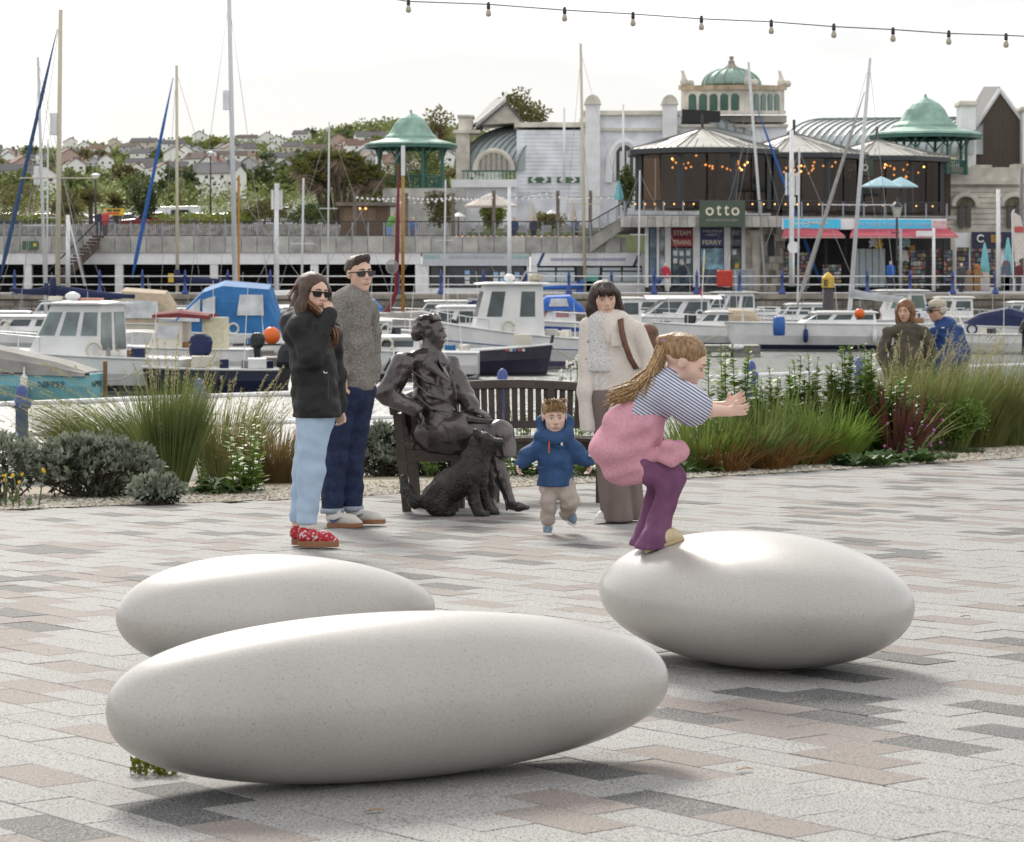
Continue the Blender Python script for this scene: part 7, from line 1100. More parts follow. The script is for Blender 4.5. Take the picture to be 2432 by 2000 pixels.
bt = Boat('cream canopied cruiser behind the navy sail cover', 250, 712, 178, 7, 2.4, 1.2, 1.0, gel2); bt.deck(-3.3, 3.2); bt.cabin(0, 2.2, 1.7, 1.0, 1.75, gel2, win=2); bt.tent([(-2.6, 1.0, 1.0, 1.9), (-2.2, 1.05, 1.0, 2.6), (-.2, 1.05, 1.0, 2.75), (.4, .95, 1.1, 2.2)], cvt); bt.patch('clear_window', clr, [(-2.0, 1.08, 1.3), (-.3, 1.1, 1.3), (-.4, 1.04, 2.15), (-1.9, 1.04, 2.1)]); bt.rail(1.2, 3, .5)
bt = Boat('upturned looking white hull yacht near the quay at left', 215, 682, 175, 8, 2.6, 1.7, 1.4, gel, name='sailing_yacht'); bt.deck(-3.8, 3.8, gel); bt.cabin(-2, 2, 1.8, 1.4, 2.0, win=2, rf=.8); Y = bt.o.y; rig(bt.t, V(175, 590, Y), V(140, 445, Y), .07, mastm)
bt = Boat('yacht with beige mast, navy boom cover and blue furled headsail', 420, 690, 176, 9, 2.7, 1.2, 1.0, gel, name='sailing_yacht'); bt.deck(-4.3, 4.2); bt.cabin(-1.5, 2.5, 1.8, 1.0, 1.6, win=3, rf=.8); Y = bt.o.y; rig(bt.t, V(366, 640, Y), V(364, 135, Y), .10, mastc, (.42, 1.2), (V(365, 574, Y), V(500, 581, Y), cvn, .26, .10), [(V(364, 150, Y), V(330, 620, Y)), (V(365, 300, Y), V(420, 620, Y)), (V(364, 150, Y), V(500, 600, Y))], None, (V(272, 575, Y), V(357, 160, Y), mat('furled_royal', (.02, .11, .38), .7), .12)); b = MB(); b.box(V(353, 573, Y), (.3, .3, .5)); b.build('lifebuoy_case', mat('case_yellow', (.6, .42, .04), .6), bt.t); bt.rail(2, 4, .5)
bt = Boat('yacht with the tallest white mast and radar reflector', 560, 715, 172, 10, 3.0, 1.3, 1.1, gel, name='sailing_yacht', boot=navyh); bt.deck(-4.8, 4.6); bt.cabin(-1.8, 2.6, 2.0, 1.1, 1.75, win=3, rf=.9); Y = bt.o.y; rig(bt.t, V(487, 680, Y), V(471, -60, Y), .125, mastm, (.5, 1.3), (V(495, 600, Y), V(620, 602, Y), gel, .13, .11), [(V(472, 0, Y), V(385, 640, Y)), (V(472, 0, Y), V(560, 640, Y)), (V(478, 250, Y), V(450, 640, Y)), (V(490, 400, Y), V(640, 600, Y))], .64); bt.rail(2, 4.5, .5)
b = MB(); t = thing('varnished_spar', 'thin varnished spar right of the tallest white mast', 'spar', V(493, 590, 128)); b.tube([V(492, 600, 128), V(492, 362, 128)], .06, 6); b.build('spar', mastw, t)
# gaffer with varnished mast and maroon sail
bt = Boat('grey covered gaff boat with varnished mast and maroon sail', 830, 715, 176, 7, 2.3, 1.1, .9, mat('hull_grey', (.33, .33, .33), .5, var=.1), name='sailing_boat'); bt.tent([(-3.2, .8, .9, 1.1), (-1, 1.1, .95, 1.7), (1.5, .9, 1.0, 1.6), (3, .3, 1.1, 1.3)], cvg, 'cover'); Y = bt.o.y; rig(bt.t, V(830, 668, Y), V(831, 300, Y), .085, mastw, None, (V(848, 684, Y), V(1002, 626, Y), cvn, .22, .22), [(V(831, 310, Y), V(900, 650, Y)), (V(831, 400, Y), V(800, 660, Y)), (V(831, 305, Y), V(640, 600, Y))]); b = MB(); b.tube([V(831, 300, Y - .05), V(831, 362, Y - .05)], .09, 8); b.build('mast_band', gel, bt.t); b = MB(); b.tube([V(822, 340, Y), V(819, 480, Y), V(817, 600, Y), V(800, 640, Y), V(775, 655, Y)], [.04, .1, .11, .13, .08], 7); b.build('maroon_sail', cvr, bt.t, True)
for i, (x, y) in enumerate(((808, 550), (752, 570))):
    t = thing('landing_net', ('pale', 'dark')[i] + ' round landing net standing on the grey boat', 'net', V(x, 640, 118)); b = MB(); b.tube([V(x + 12 * math.cos(a), y + 14 * math.sin(a), 118) for a in [math.pi * j / 8 for j in range(17)]], .025, 5); b.tube([V(x, y + 14, 118), V(x - 3, 640, 118)], .025, 5); b.build('hoop', (wire, motor)[i], t); b = MB(); b.ell(V(x, y, 118), (.24, .18, .28), 12, 8); b.build('mesh', mat('net_mesh_%d' % i, (.35, .33, .3) if i == 0 else (.1, .1, .1), .9, alpha=.35), t)
# centre boats
bt = Boat('white cabin fishing boat with tall wheelhouse behind the statue', 1060, 757, 186, 6.6, 2.3, 1.75, 1.0, gel, boot=mat('boot_violet', (.10, .09, .16), .5)); bt.deck(-3.1, 3.1, gel); bt.cabin(-1.0, 1.6, 1.75, 1.0, 2.95, rf=.5, win=2, over=.22, ww=.27, wl=.42, wt=.88); bt.strip('blue_line', mat('line_blue', (.08, .13, .3), .5), .62, .018); bt.outboard(0, mat('outboard_pale', (.42, .44, .46), .35), 1.5, .25, mat('red_stripe', (.5, .03, .04), .5)); b = MB(); b.tube([bt.P(-.2, 0, 3.0), bt.P(-.4, 0, 3.4), bt.P(-1.2, 0, 3.35)], .04, 6); b.build('roof_rack', wire, bt.t); b = MB(); b.ell(bt.P(.2, .3, 3.2), (.2, .2, .14)); b.build('searchlight', gel, bt.t, True); b = MB(); b.ell(bt.P(-.8, -.2, 3.2), (.3, .25, .14)); b.build('rope_coil', mat('rope', (.5, .45, .35), .9), bt.t, True); bt.rail(1.0, 3, .35)
b = MB(); b.tube([bt.P(-3.2, .95, 1.0), bt.P(-3.3, .6, 1.25), bt.P(-3.3, -.6, 1.25), bt.P(-3.2, -.95, 1.0)], .025, 6); b.build('stern_rail', mastm, bt.t)
bt = Boat('dark wooden hulled boat with raised stern left of the bench', 985, 772, 5, 4.6, 1.7, 1.0, .75, mat('hull_black_violet', (.035, .03, .05), .4, var=.2, sc=2), strake=gel); bt.deck(-2.2, 2.1, mat('dull_deck', (.3, .28, .24), .8), -.1); b = MB(); b.box(bt.P(1.5, 0, 1.15), (.6, .5, .35)); b.build('fore_locker', gel2, bt.t); b = MB(); b.tube([bt.P(2.3, 0, .2), bt.P(2.5, 0, 1.3)], .06, 6); b.build('stem_post', dkframe, bt.t)
for i in range(5): b = MB(); q_ = bt.edge(.8, -1)[9 + 0]; b.box(bt.P(.9 + i * .14, -.72 + i * .03, .82), (.1, .04, .08)); b.build('pennant', mat('pennant_%d' % (i % 3), ((.5, .1, .1), (.6, .6, .6), (.1, .2, .5))[i % 3], .7), bt.t)
bt = Boat('white boat with fender and black arch behind the grey jumper', 830, 782, 178, 4.8, 1.9, 1.0, .85, gel, boot=dkframe); bt.deck(-2.3, 2.2, gel); bt.cabin(-.6, 1.3, 1.4, .85, 1.3, win=1, rf=.5); bt.fender(.2, 1); bt.fender(1.4, 1); b = MB(); b.tube([bt.P(-1.2, .95, .3), bt.P(-1.1, .97, .8), bt.P(.2, .97, .85), bt.P(.5, .97, .3)], .04, 6); b.build('black_trim', motor, bt.t)
bt = Boat('small white cruiser with bright blue cockpit canopy', 1150, 702, 182, 6.2, 2.2, 1.1, .9, gel, boot=navyh); bt.deck(-3, 2.9, gel); bt.cabin(-.9, 2.0, 1.6, .9, 1.6, win=2, rf=.6, ww=.2, wm=mat('curtained_glass', (.42, .2, .2), .3, var=.4, sc=5)); c = bt.tent([(1.2, .85, 1.55, 1.75), (.6, .95, 1.55, 2.3), (-.6, .95, 1.55, 2.35), (-1.3, .8, 1.4, 1.7)], mat('canvas_royal', (.03, .13, .5), .7)); bt.patch('clear_window', clr, [(-.5, .96, 1.75), (.5, .96, 1.75), (.4, .9, 2.15), (-.4, .9, 2.15)], c)
bt = Boat('yacht with cream mast and royal blue sail cover', 1130, 680, 178, 9, 2.6, 1.1, .95, gel, name='sailing_yacht'); bt.deck(-4.3, 4.2); bt.cabin(-1.5, 2, 1.7, .95, 1.5, win=2); Y = bt.o.y; rig(bt.t, V(1207, 660, Y), V(1197, 90, Y), .105, mastc, (.42, 1.1), (V(1200, 588, Y), V(1092, 594, Y), mat('canvas_royal', (.03, .13, .5), .7), .2, .10), [(V(1198, 110, Y), V(1330, 600, Y)), (V(1198, 110, Y), V(1150, 640, Y)), (V(1198, 250, Y), V(1240, 640, Y))]); b = MB(); b.prism([V(1208, 585, Y), V(1196, 585, Y), V(1188, 605, Y), V(1203, 622, Y), V(1210, 612, Y)], (0, .25, 0)); b.build('mast_boot', mat('canvas_royal', (.03, .13, .5), .7), bt.t)
# right of the cream-coated woman
bt = Boat('white sports cruiser named wee man with dark lower hull', 1390, 700, 184, 7.2, 2.5, 1.25, 1.1, gel, boot=None); bt.band('dark_hull_band', mat('hull_charcoal', (.06, .065, .075), .35), .04, .58); bt.deck(-3.5, 3.4, gel); bt.cabin(-1.8, 1.9, 1.9, 1.1, 2.1, rf=1.3, win=2, over=.1, wl=.25); text('wee man', dkframe, bt.t, V(1390, 674, bt.o.y - 1.4), 42 * bt.o.y / FP, 7 * bt.o.y / FP, ext=.004); bt.rail(0, 3.3, .45)
b = MB(); pl_ = [bt.P(-2.6, 1.0, 1.2), bt.P(-2.5, .95, 2.3), bt.P(-2.5, -.95, 2.3), bt.P(-2.6, -1.0, 1.2)]; b.tube(pl_, .035, 6); b.build('stern_arch', mastm, bt.t); b = MB(); b.loft([[bt.P(a, w, h) for w, h in ((-1, 2.1), (0, 2.3), (1, 2.1))] for a in (-2.4, 1.6)], cap=False, closed=False); b.build('hard_top', gel, bt.t)
bt = Boat('white wheelhouse cruiser with blue hull stripe', 1530, 690, 184, 8, 2.6, 1.3, 1.1, gel, stripe=mat('stripe_blue', (.03, .08, .3), .4), boot=None); bt.deck(-3.9, 3.8, gel); bt.cabin(-.6, 2.3, 2.0, 1.1, 2.35, rf=.8, win=3, over=.18, wl=.35); bt.cabin(-3.2, -.6, 1.8, 1.1, 1.6, win=2, rf=.1, roof=False, front=False); bt.rail(1, 3.7, .5)
fg = thing('ensign_flag', 'yellow and red ensign on a thin staff right of the cream-coated woman', 'flag', V(1665 / 1.0 * 0 + 1444, 600, 120)); b = MB(); b.tube([V(1446, 640, 120), V(1452, 515, 120)], .025, 5); b.build('staff', rail_w, fg); b = MB(); b.prism([V(1450, 530, 120), V(1454, 528, 120), V(1452, 560, 120), V(1447, 572, 120)], (0, .03, 0)); b.build('flag', mat('flag_yellow', (.55, .4, .03), .8), fg); b = MB(); b.prism([V(1445, 592, 120), V(1449, 590, 120), V(1447, 612, 120), V(1441, 606, 120)], (0, .03, 0)); b.build('red_flag', mat('flag_red2', (.4, .05, .08), .8), fg)
bt = Boat('long white yacht with grey sail cover right of the mooring pile', 1745, 722, 182, 10, 2.9, 1.25, 1.15, gel, name='sailing_yacht', boot=navyh); bt.deck(-4.9, 4.7, gel); bt.cabin(-1.2, 2.2, 1.8, 1.15, 1.65, win=3, rf=.8); Y = bt.o.y; rig(bt.t, V(1750, 660, Y), V(1793, 120, Y), .10, mastm, (.44, 1.6), (V(1756, 604, Y), V(1872, 618, Y), mat('cover_pale_grey', (.42, .43, .45), .8, var=.1, sc=3), .2, .13), [(V(1792, 130, Y), V(1850, 640, Y)), (V(1780, 300, Y), V(1830, 600, Y)), (V(1790, 140, Y), V(1650, 640, Y))], None, (V(1642, 634, Y), V(1782, 190, Y), mat('furled_grey', (.36, .35, .33), .8), .10)); bt.rail(1.5, 4.6, .55); bt.rail(-4.6, -2.6, .5); bt.fender(-1, 1); bt.fender(2, 1); bt.fender(2.0, 1, blue_p)
bt = Boat('yacht with leaning mast and royal blue furled headsail', 1610, 682, 178, 9, 2.6, 1.2, 1.0, gel, name='sailing_yacht'); bt.deck(-4.3, 4.3, gel); bt.cabin(-1.5, 2, 1.7, 1, 1.6, win=2); Y = bt.o.y; rig(bt.t, V(1582, 640, Y), V(1543, 128, Y), .10, mastm, (.35, 1.4), None, [(V(1543, 140, Y), V(1500, 600, Y)), (V(1548, 250, Y), V(1440, 640, Y)), (V(1552, 260, Y), V(1480, 640, Y)), (V(1545, 180, Y), V(1650, 600, Y))], None, (V(1697, 600, Y), V(1560, 222, Y), mat('furled_royal2', (.02, .10, .36), .7), .11)); bt.rail(1.5, 4, .5)
t = thing('blue_barrel', 'blue plastic barrel on the pontoon end', 'barrel', V(1606, 690, 112)); b = MB(); b.lathe([(.2, 0), (.25, .05), (.26, .4), (.25, .75), (.2, .8)], 12, V(1606, 692, 112)); b.build('barrel', mat('barrel_blue', (.03, .12, .4), .5), t, True)
bt = Boat('white cabin boat with green tinted windscreen behind the couple', 1870, 700, 5, 6.5, 2.4, 1.2, 1.0, gel); bt.deck(-3.2, 3.1, gel); bt.cabin(-1.5, 1.0, 1.9, 1.0, 2.5, rf=.3, rb=.7, win=2, over=.25, wm=mat('green_glass', (.10, .16, .13), .1, var=.3, sc=1)); bt.rail(.8, 3, .45)
bt = Boat('white boat with navy cover and two black outboards at right', 2060, 718, 170, 6.2, 2.3, 1.1, .95, gel, boot=navyh); bt.deck(-3, 2.9, gel); bt.tent([(-2.9, .9, .95, 1.05), (-2, 1.0, .98, 1.45), (-.4, .95, 1.0, 1.9), (.9, .7, 1.05, 1.6), (1.6, .3, 1.1, 1.2)], cvn, 'cover'); bt.outboard(-.4, motor, 1.3, .5); bt.outboard(.5, motor, 1.3, .5)
bt = Boat('small white boat with tilted black outboard behind the blue waterproof', 2000, 728, 175, 4.2, 1.8, .9, .8, gel); bt.deck(-2, 1.9, gel); bt.outboard(0, motor, 1.5, .6); bt.rail(.2, 1.8, .4); b = MB(); b.tube([bt.P(.2, 0, .9), bt.P(.9, 0, 2.6)], .03, 5); b.build('aerial', gel, bt.t)
bt = Boat('black tender beneath the quay wall', 1560, 668, 3, 5.5, 1.8, 1.0, .9, motor); bt.deck(-2.7, 2.6, motor)
# more moored boats filling the rows
for i, (x, y, hd_, L_, c0, c1, hh, lab) in enumerate(((640, 726, 178, 6.4, -.5, 1.8, 1.9, 'white cruiser behind the couple\'s shoulders'), (770, 742, 184, 5.6, -.6, 1.4, 1.5, 'low white boat behind the grey jumper'), (905, 735, 176, 6.0, -1.6, .6, 2.0, 'white boat just right of the varnished mast'), (930, 694, 182, 7.5, -1, 2, 1.9, 'white cruiser beneath the shop with grey fascia'), (1270, 712, 178, 6.6, -1.2, 1.2, 2.2, 'white cabin boat just right of the cream-coated woman'), (1330, 690, 184, 7.5, -1.5, 1.8, 2.0, 'white cruiser beneath the ticket office'), (1470, 716, 176, 5.2, -.8, .9, 1.6, 'small white day boat left of the pontoon'), (1660, 700, 182, 6.8, -1, 1.6, 1.8, 'white cruiser left of the mooring pile'), (1950, 694, 178, 6.8, -1.4, 1.2, 2.1, 'white cabin boat behind the older man\'s cap'), (2110, 700, 184, 6.5, -1, 1.4, 1.9, 'white boat at the right edge under the quay'), (110, 690, 178, 7, -1.5, 1.2, 1.9, 'white cruiser beneath the staircase'), (320, 690, 182, 7, -1, 1.6, 1.8, 'white cruiser beneath the arcade column'), (690, 694, 176, 7, -1.2, 1.4, 1.9, 'white cruiser under the arcade right of the woman\'s hair'), (560, 700, 182, 6, -1, 1.2, 1.7, 'white boat beneath the slatted sign post'))):
    bt = Boat(lab, x, y, hd_, L_, 2.3, 1.15, .95, (gel, gel, gel2)[i % 3], boot=(navyh, None, dkframe)[i % 3], stripe=(None, mat('stripe_blue', (.03, .08, .3), .4), None)[i % 3]); bt.deck(-L_ / 2 + .2, L_ / 2 - .3, gel); bt.cabin(c0, c1, 1.7, .95, hh, rf=.7, win=2 + i % 2, over=.12); bt.rail(.6, L_ / 2 - .3, .45); bt.fender(-.8, 1, (gel, blue_p)[i % 2])
    if i % 3 == 0: bt.tent([(c0 - 1.4, .9, .95, hh - .3), (c0 - 1.0, .95, .95, hh + .15), (c0 + .1, .9, 1.0, hh + .2)], (cvb, cvn, cvt, cvg)[i // 3 % 4], 'cockpit_cover')
    elif i % 3 == 1: bt.outboard(0, motor, 1.2)
    if i in (0, 3, 5, 7, 10, 12): Y = bt.o.y; rig(bt.t, bt.P(.4, 0, 1.2), bt.P(.3, 0, 7.5 + i * .35), .055, mastm, (.55, .5), None, [(bt.P(.3, 0, 7.3 + i * .35), bt.P(L_ / 2, 0, 1.1)), (bt.P(.3, 0, 7.3 + i * .35), bt.P(-L_ / 2, 0, 1.0))])
# pontoons
def pontoon(label, x0, x1, y, dpt, posts=()):
    Y = seaY(y); t = thing('pontoon', label, 'pontoon', (X_((x0 + x1) / 2, Y), Y, ZW), 'floating pontoons'); a, c = X_(x0, Y), X_(x1, Y); n = max(3, int((c - a) / .6))
    b = MB(); b.span(a, c, Y + .02, Y + dpt, ZW + .18, ZW + .42); b.build('frame', mat('pontoon_steel', (.20, .19, .175), .7, var=.2, sc=2), t)
    for i in range(n): b = MB(); b.span(a + (c - a) * i / n + .01, a + (c - a) * (i + 1) / n - .01, Y, Y + dpt + .02, ZW + .425, ZW + .47); b.build('deck_board', mat('grey_boards', (.38, .36, .33), .85, var=.2, sc=3), t)
    for i in range(int((c - a) / 2.4) + 1): b = MB(); xx = a + .2 + i * 2.4; b.span(xx, min(xx + 1.5, c), Y + .05, Y + dpt - .05, ZW - .4, ZW + .18); b.build('float', mat('float_concrete', (.30, .29, .27), .9, var=.2, sc=3), t)
    for i in range(int((c - a) / 1.8)): b = MB(); b.ell((a + .9 + i * 1.8, Y - .06, ZW + .4), (.32, .1, .12), 10, 6); b.build('edge_fender', gel, t, True)
pontoon('pontoon walkway right of the girl, nearer of two', 1380, 1568, 736, 1.6); pontoon('long pontoon walkway below the white yacht', 1560, 1840, 722, 1.6); pontoon('pontoon walkway behind the black jacket', 535, 680, 765, 1.5); pontoon('pontoon between the left boats', 360, 560, 748, 1.4)
mp_ = thing('mooring_pile', 'dark mooring pile with yellow cap lettered E', 'pile', V(1707, 700, 128)); b = MB(); b.tube([V(1707, 720, 128), V(1707, 592, 128)], .27, 16); b.build('pile', mat('pile_dark', (.055, .05, .055), .7, var=.2, sc=3), mp_, True); b = MB(); b.lathe([(.31, 0), (.31, .48), (.05, .74), (.01, .75)], 16, V(1707, 593, 128)); b.build('cap', mat('pile_yellow', (.60, .40, .06), .55, var=.15, sc=5), mp_); text('E', dkframe, mp_, V(1703, 583, 127.67), .2, .3, ext=.01, bold=.03)
# near railing along the harbour edge
nr = thing('harbour_railing', 'white railing on blue posts in front of the boats', 'railing', (0, 47, -1.6)); 
np_ = MB(); np_.lathe([(.16, 0), (.16, .1), (.1, .2), (.098, .95), (.14, .97), (.15, 1.06), (.12, 1.1), (.09, 1.12), (.1, 1.2), (.07, 1.29), (.01, 1.33)], 14); npm = np_.mesh('post', Vector(), mat('worn_blue_paint', (.05, .085, .27), .5, col2=(.10, .11, .15), sc=22, lo=.30, hi=.42), True)
A = V(45, 829, 41.0); Bq = V(1640, 768, 53.8); Bq.z = A.z; U = (Bq - A) / 5.4
for i in range(-1, 9): q_ = A + U * i; share('post', npm, nr, Vector((q_.x, q_.y, -1.6)) - org(nr))
for dz in (-.02, -.5): b = MB(); b.tube([A + U * k + Vector((0, 0, dz)) for k in (-2, 0, 3, 9)], .038, 8); b.build('rail', rail_w, nr, True)
# ---------------------------------------------------------------- planting beds, gravel, weeds, string lights
def blade(mb, p, d, bend, L_, w, seg=4):
    up = Vector((0, 0, 1)); s = d.cross(up + Vector((.01, .3, 0))).normalized() * w * .5; vs = []
    for i in range(seg + 1): t = i / seg; q = p + d * L_ * t + bend * (L_ * t * t); k = (1 - t) ** .7 * (.6 + .8 * min(t * 3, 1)) if i < seg else .02; vs += [q - s * k, q + s * k]
    mb.add(vs, [(2 * i, 2 * i + 1, 2 * i + 3, 2 * i + 2) for i in range(seg)]); return vs[-1]
def tuft(mb, c, n, L_, w, rad, spread, lean, droop, r, seg=4, up0=1.):
    tips = []
    for i in range(n):
        a = r.uniform(0, 6.283); q = r.random() ** .5; p = Vector(c) + Vector((math.cos(a) * rad * q, math.sin(a) * rad * q * .7, 0)); e = r.random() ** .7 * spread
        d = Vector((math.cos(a) * e, math.sin(a) * e, up0)).normalized(); tips.append(blade(mb, p, d, Vector((lean[0], lean[1], -droop * r.uniform(.5, 1.3))) + d * .0, L_ * r.uniform(.55, 1.15), w * r.uniform(.7, 1.2), seg))
    return tips
def plume(mb, tip, d, L_, r, n=14, sz=.035):
    for i in range(n): t = r.random(); p = tip - d * L_ * t; v = (rvec(r) * .9 + d * .8 + Vector((0, 0, -.3))).normalized(); l = sz * r.uniform(.6, 1.5); s = v.cross(rvec(r)).normalized() * l * .16; mb.add([p - s, p + s, p + v * l], [(0, 1, 2)])
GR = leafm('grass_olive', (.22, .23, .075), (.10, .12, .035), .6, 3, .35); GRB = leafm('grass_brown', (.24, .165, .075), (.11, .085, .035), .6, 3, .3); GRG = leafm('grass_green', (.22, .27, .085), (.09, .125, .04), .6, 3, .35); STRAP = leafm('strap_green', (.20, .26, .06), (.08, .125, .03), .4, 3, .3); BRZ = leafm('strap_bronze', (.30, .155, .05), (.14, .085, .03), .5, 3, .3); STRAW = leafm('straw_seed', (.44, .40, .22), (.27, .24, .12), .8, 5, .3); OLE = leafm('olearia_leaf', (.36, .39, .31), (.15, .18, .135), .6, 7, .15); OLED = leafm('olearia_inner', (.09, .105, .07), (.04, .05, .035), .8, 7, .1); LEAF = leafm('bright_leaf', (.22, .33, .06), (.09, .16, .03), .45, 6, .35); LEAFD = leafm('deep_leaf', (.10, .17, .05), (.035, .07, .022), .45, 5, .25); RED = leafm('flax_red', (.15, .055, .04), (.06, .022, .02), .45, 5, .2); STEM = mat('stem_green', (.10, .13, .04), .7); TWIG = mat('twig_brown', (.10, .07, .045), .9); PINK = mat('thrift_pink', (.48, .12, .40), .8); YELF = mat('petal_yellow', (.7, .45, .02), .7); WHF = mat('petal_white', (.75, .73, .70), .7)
def grass(label, x, y, n, L_, w, rad, spread, lean, droop, m_, seed, plumes=0, pl=.28, name='tussock_grass', pm_=None, up0=1., seg=5):
    g = G(x, y); r = random.Random(seed); t = thing(name, label, 'grass', g); b = MB(); tuft(b, g, n, L_, w, rad, spread, lean, droop, r, seg, up0); b.build('blades', m_, t)
    if plumes:
        b = MB(); s_ = MB()
        for tip in tuft(s_, g, plumes, L_ * 1.22, .005, rad, spread * .9, lean, droop * .75, r, 5, up0): d = (Vector(tip) - g).normalized() + Vector((lean[0] * .8, 0, -droop * .7)); d.normalize(); plume(b, Vector(tip), d, pl, r, 44, .022)
        o = s_.build('flower_stalks', pm_ or STRAW, t); b.build('seed_heads', pm_ or STRAW, t)
    return t
def daisy_bush(label, x, y, w, h, tips, seed, dpt=None, lsz=.06):
    g = G(x, y); r = random.Random(seed); t = thing('daisy_bush', label, 'shrub', g); b = MB(); c = g + Vector((0, 0, h * .45)); ir = MB(); tw_ = MB()
    for i in range(tips):
        v = rvec(r).normalized(); v.z = abs(v.z) * 1.1 - .25; q = r.uniform(.72, 1.08); p = c + Vector((v.x * w / 2 * q, v.y * (dpt or w * .6) / 2 * q, v.z * h * .55 * q)); ax = (v + Vector((0, 0, .8)) + rvec(r) * .4).normalized()
        for k in range(9):
            d = (ax * r.uniform(.5, 1.1) + rvec(r) * .9).normalized(); l = lsz * r.uniform(.7, 1.3); s = d.cross(rvec(r)).normalized() * l * .2; o = p + rvec(r) * .012; b.add([o, o + d * l * .55 + s, o + d * l, o + d * l * .55 - s], [(0, 1, 2, 3)])
        if i % 6 == 0: tw_.tube([g + Vector((v.x * .05, v.y * .05, 0)), g.lerp(p, .55) + Vector((0, 0, -.03)), p], [.008, .006, .003], 4)
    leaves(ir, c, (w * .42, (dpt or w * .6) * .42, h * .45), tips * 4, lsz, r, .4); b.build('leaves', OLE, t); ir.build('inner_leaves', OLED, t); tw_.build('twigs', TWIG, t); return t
def spires(label, x, y, stems, h, seed, m_=None, rosette=14, rl=.26, w=.5, flowers=None, lsz=.07, lean=0., name='leafy_plant', dpt=.3, step=.016):
    g = G(x, y); r = random.Random(seed); t = thing(name, label, 'plant', g); lv, st_, fl, ro = MB(), MB(), MB(), MB()
    for i in range(stems):
        o = g + Vector((r.uniform(-w / 2, w / 2), r.uniform(-dpt, dpt), 0)); hh = h * r.uniform(.6, 1.05); tip = o + Vector((r.uniform(-.08, .08) + lean, r.uniform(-.06, .06), hh)); st_.tube([o, o.lerp(tip, .5), tip], [.008, .006, .003], 5); z = .06
        while z < hh:
            p = o.lerp(tip, z / hh); a = r.uniform(0, 6.3); l = lsz * (1.5 - 1.15 * z / hh) * r.uniform(.7, 1.3); d = Vector((math.cos(a), math.sin(a), r.uniform(.1, .8))).normalized(); s = d.cross(Vector((0, 0, 1))).normalized() * l * .42; e = p + d * l + Vector((0, 0, -.15 * l)); lv.add([p, p + d * l * .45 + s, e, p + d * l * .45 - s], [(0, 1, 2, 3)]); z += step * r.uniform(.6, 1.4)
        if flowers and i % flowers[1] == 0:
            for k in range(flowers[2] if len(flowers) > 2 else 16): p = tip + rvec(r) * (.05 if len(flowers) < 3 else .012); fl.ell(p, .012 * r.uniform(.7, 1.3), 5, 3)
    for i in range(rosette):
        a = r.uniform(0, 6.3); l = rl * r.uniform(.6, 1.2); d = Vector((math.cos(a), math.sin(a) * .8, r.uniform(.25, .9))).normalized(); p = g + Vector((r.uniform(-w / 2, w / 2), r.uniform(-dpt, dpt) * .7, .01)); s = d.cross(Vector((0, 0, 1))).normalized() * l * .24; c1 = p + d * l * .35; c2 = p + d * l * .75 + Vector((0, 0, -.06 * l)); e = p + d * l + Vector((0, 0, -.3 * l)); n_ = Vector((0, 0, .05 * l)); ro.add([p, c1 + s + n_, c1, c1 - s + n_, c2 + s * .85 + n_, c2, c2 - s * .85 + n_, e], [(0, 1, 2), (0, 2, 3), (1, 4, 5, 2), (2, 5, 6, 3), (4, 7, 5), (5, 7, 6)])
    if stems: lv.build('leaves', m_ or LEAF, t); st_.build('stems', STEM, t)
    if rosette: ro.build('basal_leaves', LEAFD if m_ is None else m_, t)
    if flowers and fl.v: fl.build('flowers', flowers[0], t)
    return t
# left bed
grass('arching olive tussock grass behind the grey bush at left', 250, 985, 1700, .98, .007, .30, .6, (-.5, 0), .34, GRG, 1, 50, .28)
grass('low spreading olive grass beside the left blue post', 150, 992, 800, .72, .007, .3, .75, (-.5, 0), .36, GR, 2, 36, .24)
grass('upright green grass clump left of the bright leafy plant', 352, 1010, 1000, 1.0, .009, .14, .38, (.03, 0), .10, GRG, 3, 60, .35)
grass('dry olive grass clump left of the pale jeans', 470, 985, 700, .8, .007, .25, .5, (.1, 0), .14, GR, 4, 36, .26); grass('rust brown grass clump behind the pale jeans', 570, 1000, 1200, .74, .007, .24, .75, (.02, 0), .45, GRB, 5, 36, .26)
daisy_bush('broad grey leaved daisy bush at left', 190, 1030, 1.05, .52, 420, 6); daisy_bush('small grey daisy bush in front of the green grass', 325, 1040, .42, .22, 130, 7); daisy_bush('sparse twiggy grey bush at the far left edge', 12, 1035, .55, .55, 120, 8)
spires('yellow flowered weed at the far left edge', 35, 1043, 7, .28, 9, LEAFD, 8, .1, .5, (YELF, 1, 2), .03); spires('bright leafy plant with tall green spires left of the couple', 478, 1020, 7, .62, 10, None, 34, .24, .34, None, .10); spires('low bright leafy seedling beside the leafy spires', 418, 1024, 3, .28, 11, None, 10, .14, .16)
# behind the bench
daisy_bush('pale grey daisy bush between the man and the bench', 790, 985, .75, .48, 330, 12); daisy_bush('grey daisy bush under the bench', 880, 985, .6, .36, 220, 13); spires('green leafy stems seen through the bench slats', 1010, 985, 16, .62, 14, None, 26, .2, 1.1, None, .09, 0, 'leafy_plant', .3, .02); spires('green leafy stems behind the bench right half', 1150, 985, 18, .72, 15, None, 26, .2, .8, None, .09, 0, 'leafy_plant', .3, .02); spires('tall stem with white flowers behind the bench', 1185, 975, 3, 1.22, 16, None, 10, .2, .2, (WHF, 1), .07); spires('tall stem with white flowers beside the cream coat', 1345, 968, 2, 1.12, 17, None, 8, .2, .12, (WHF, 1), .05)
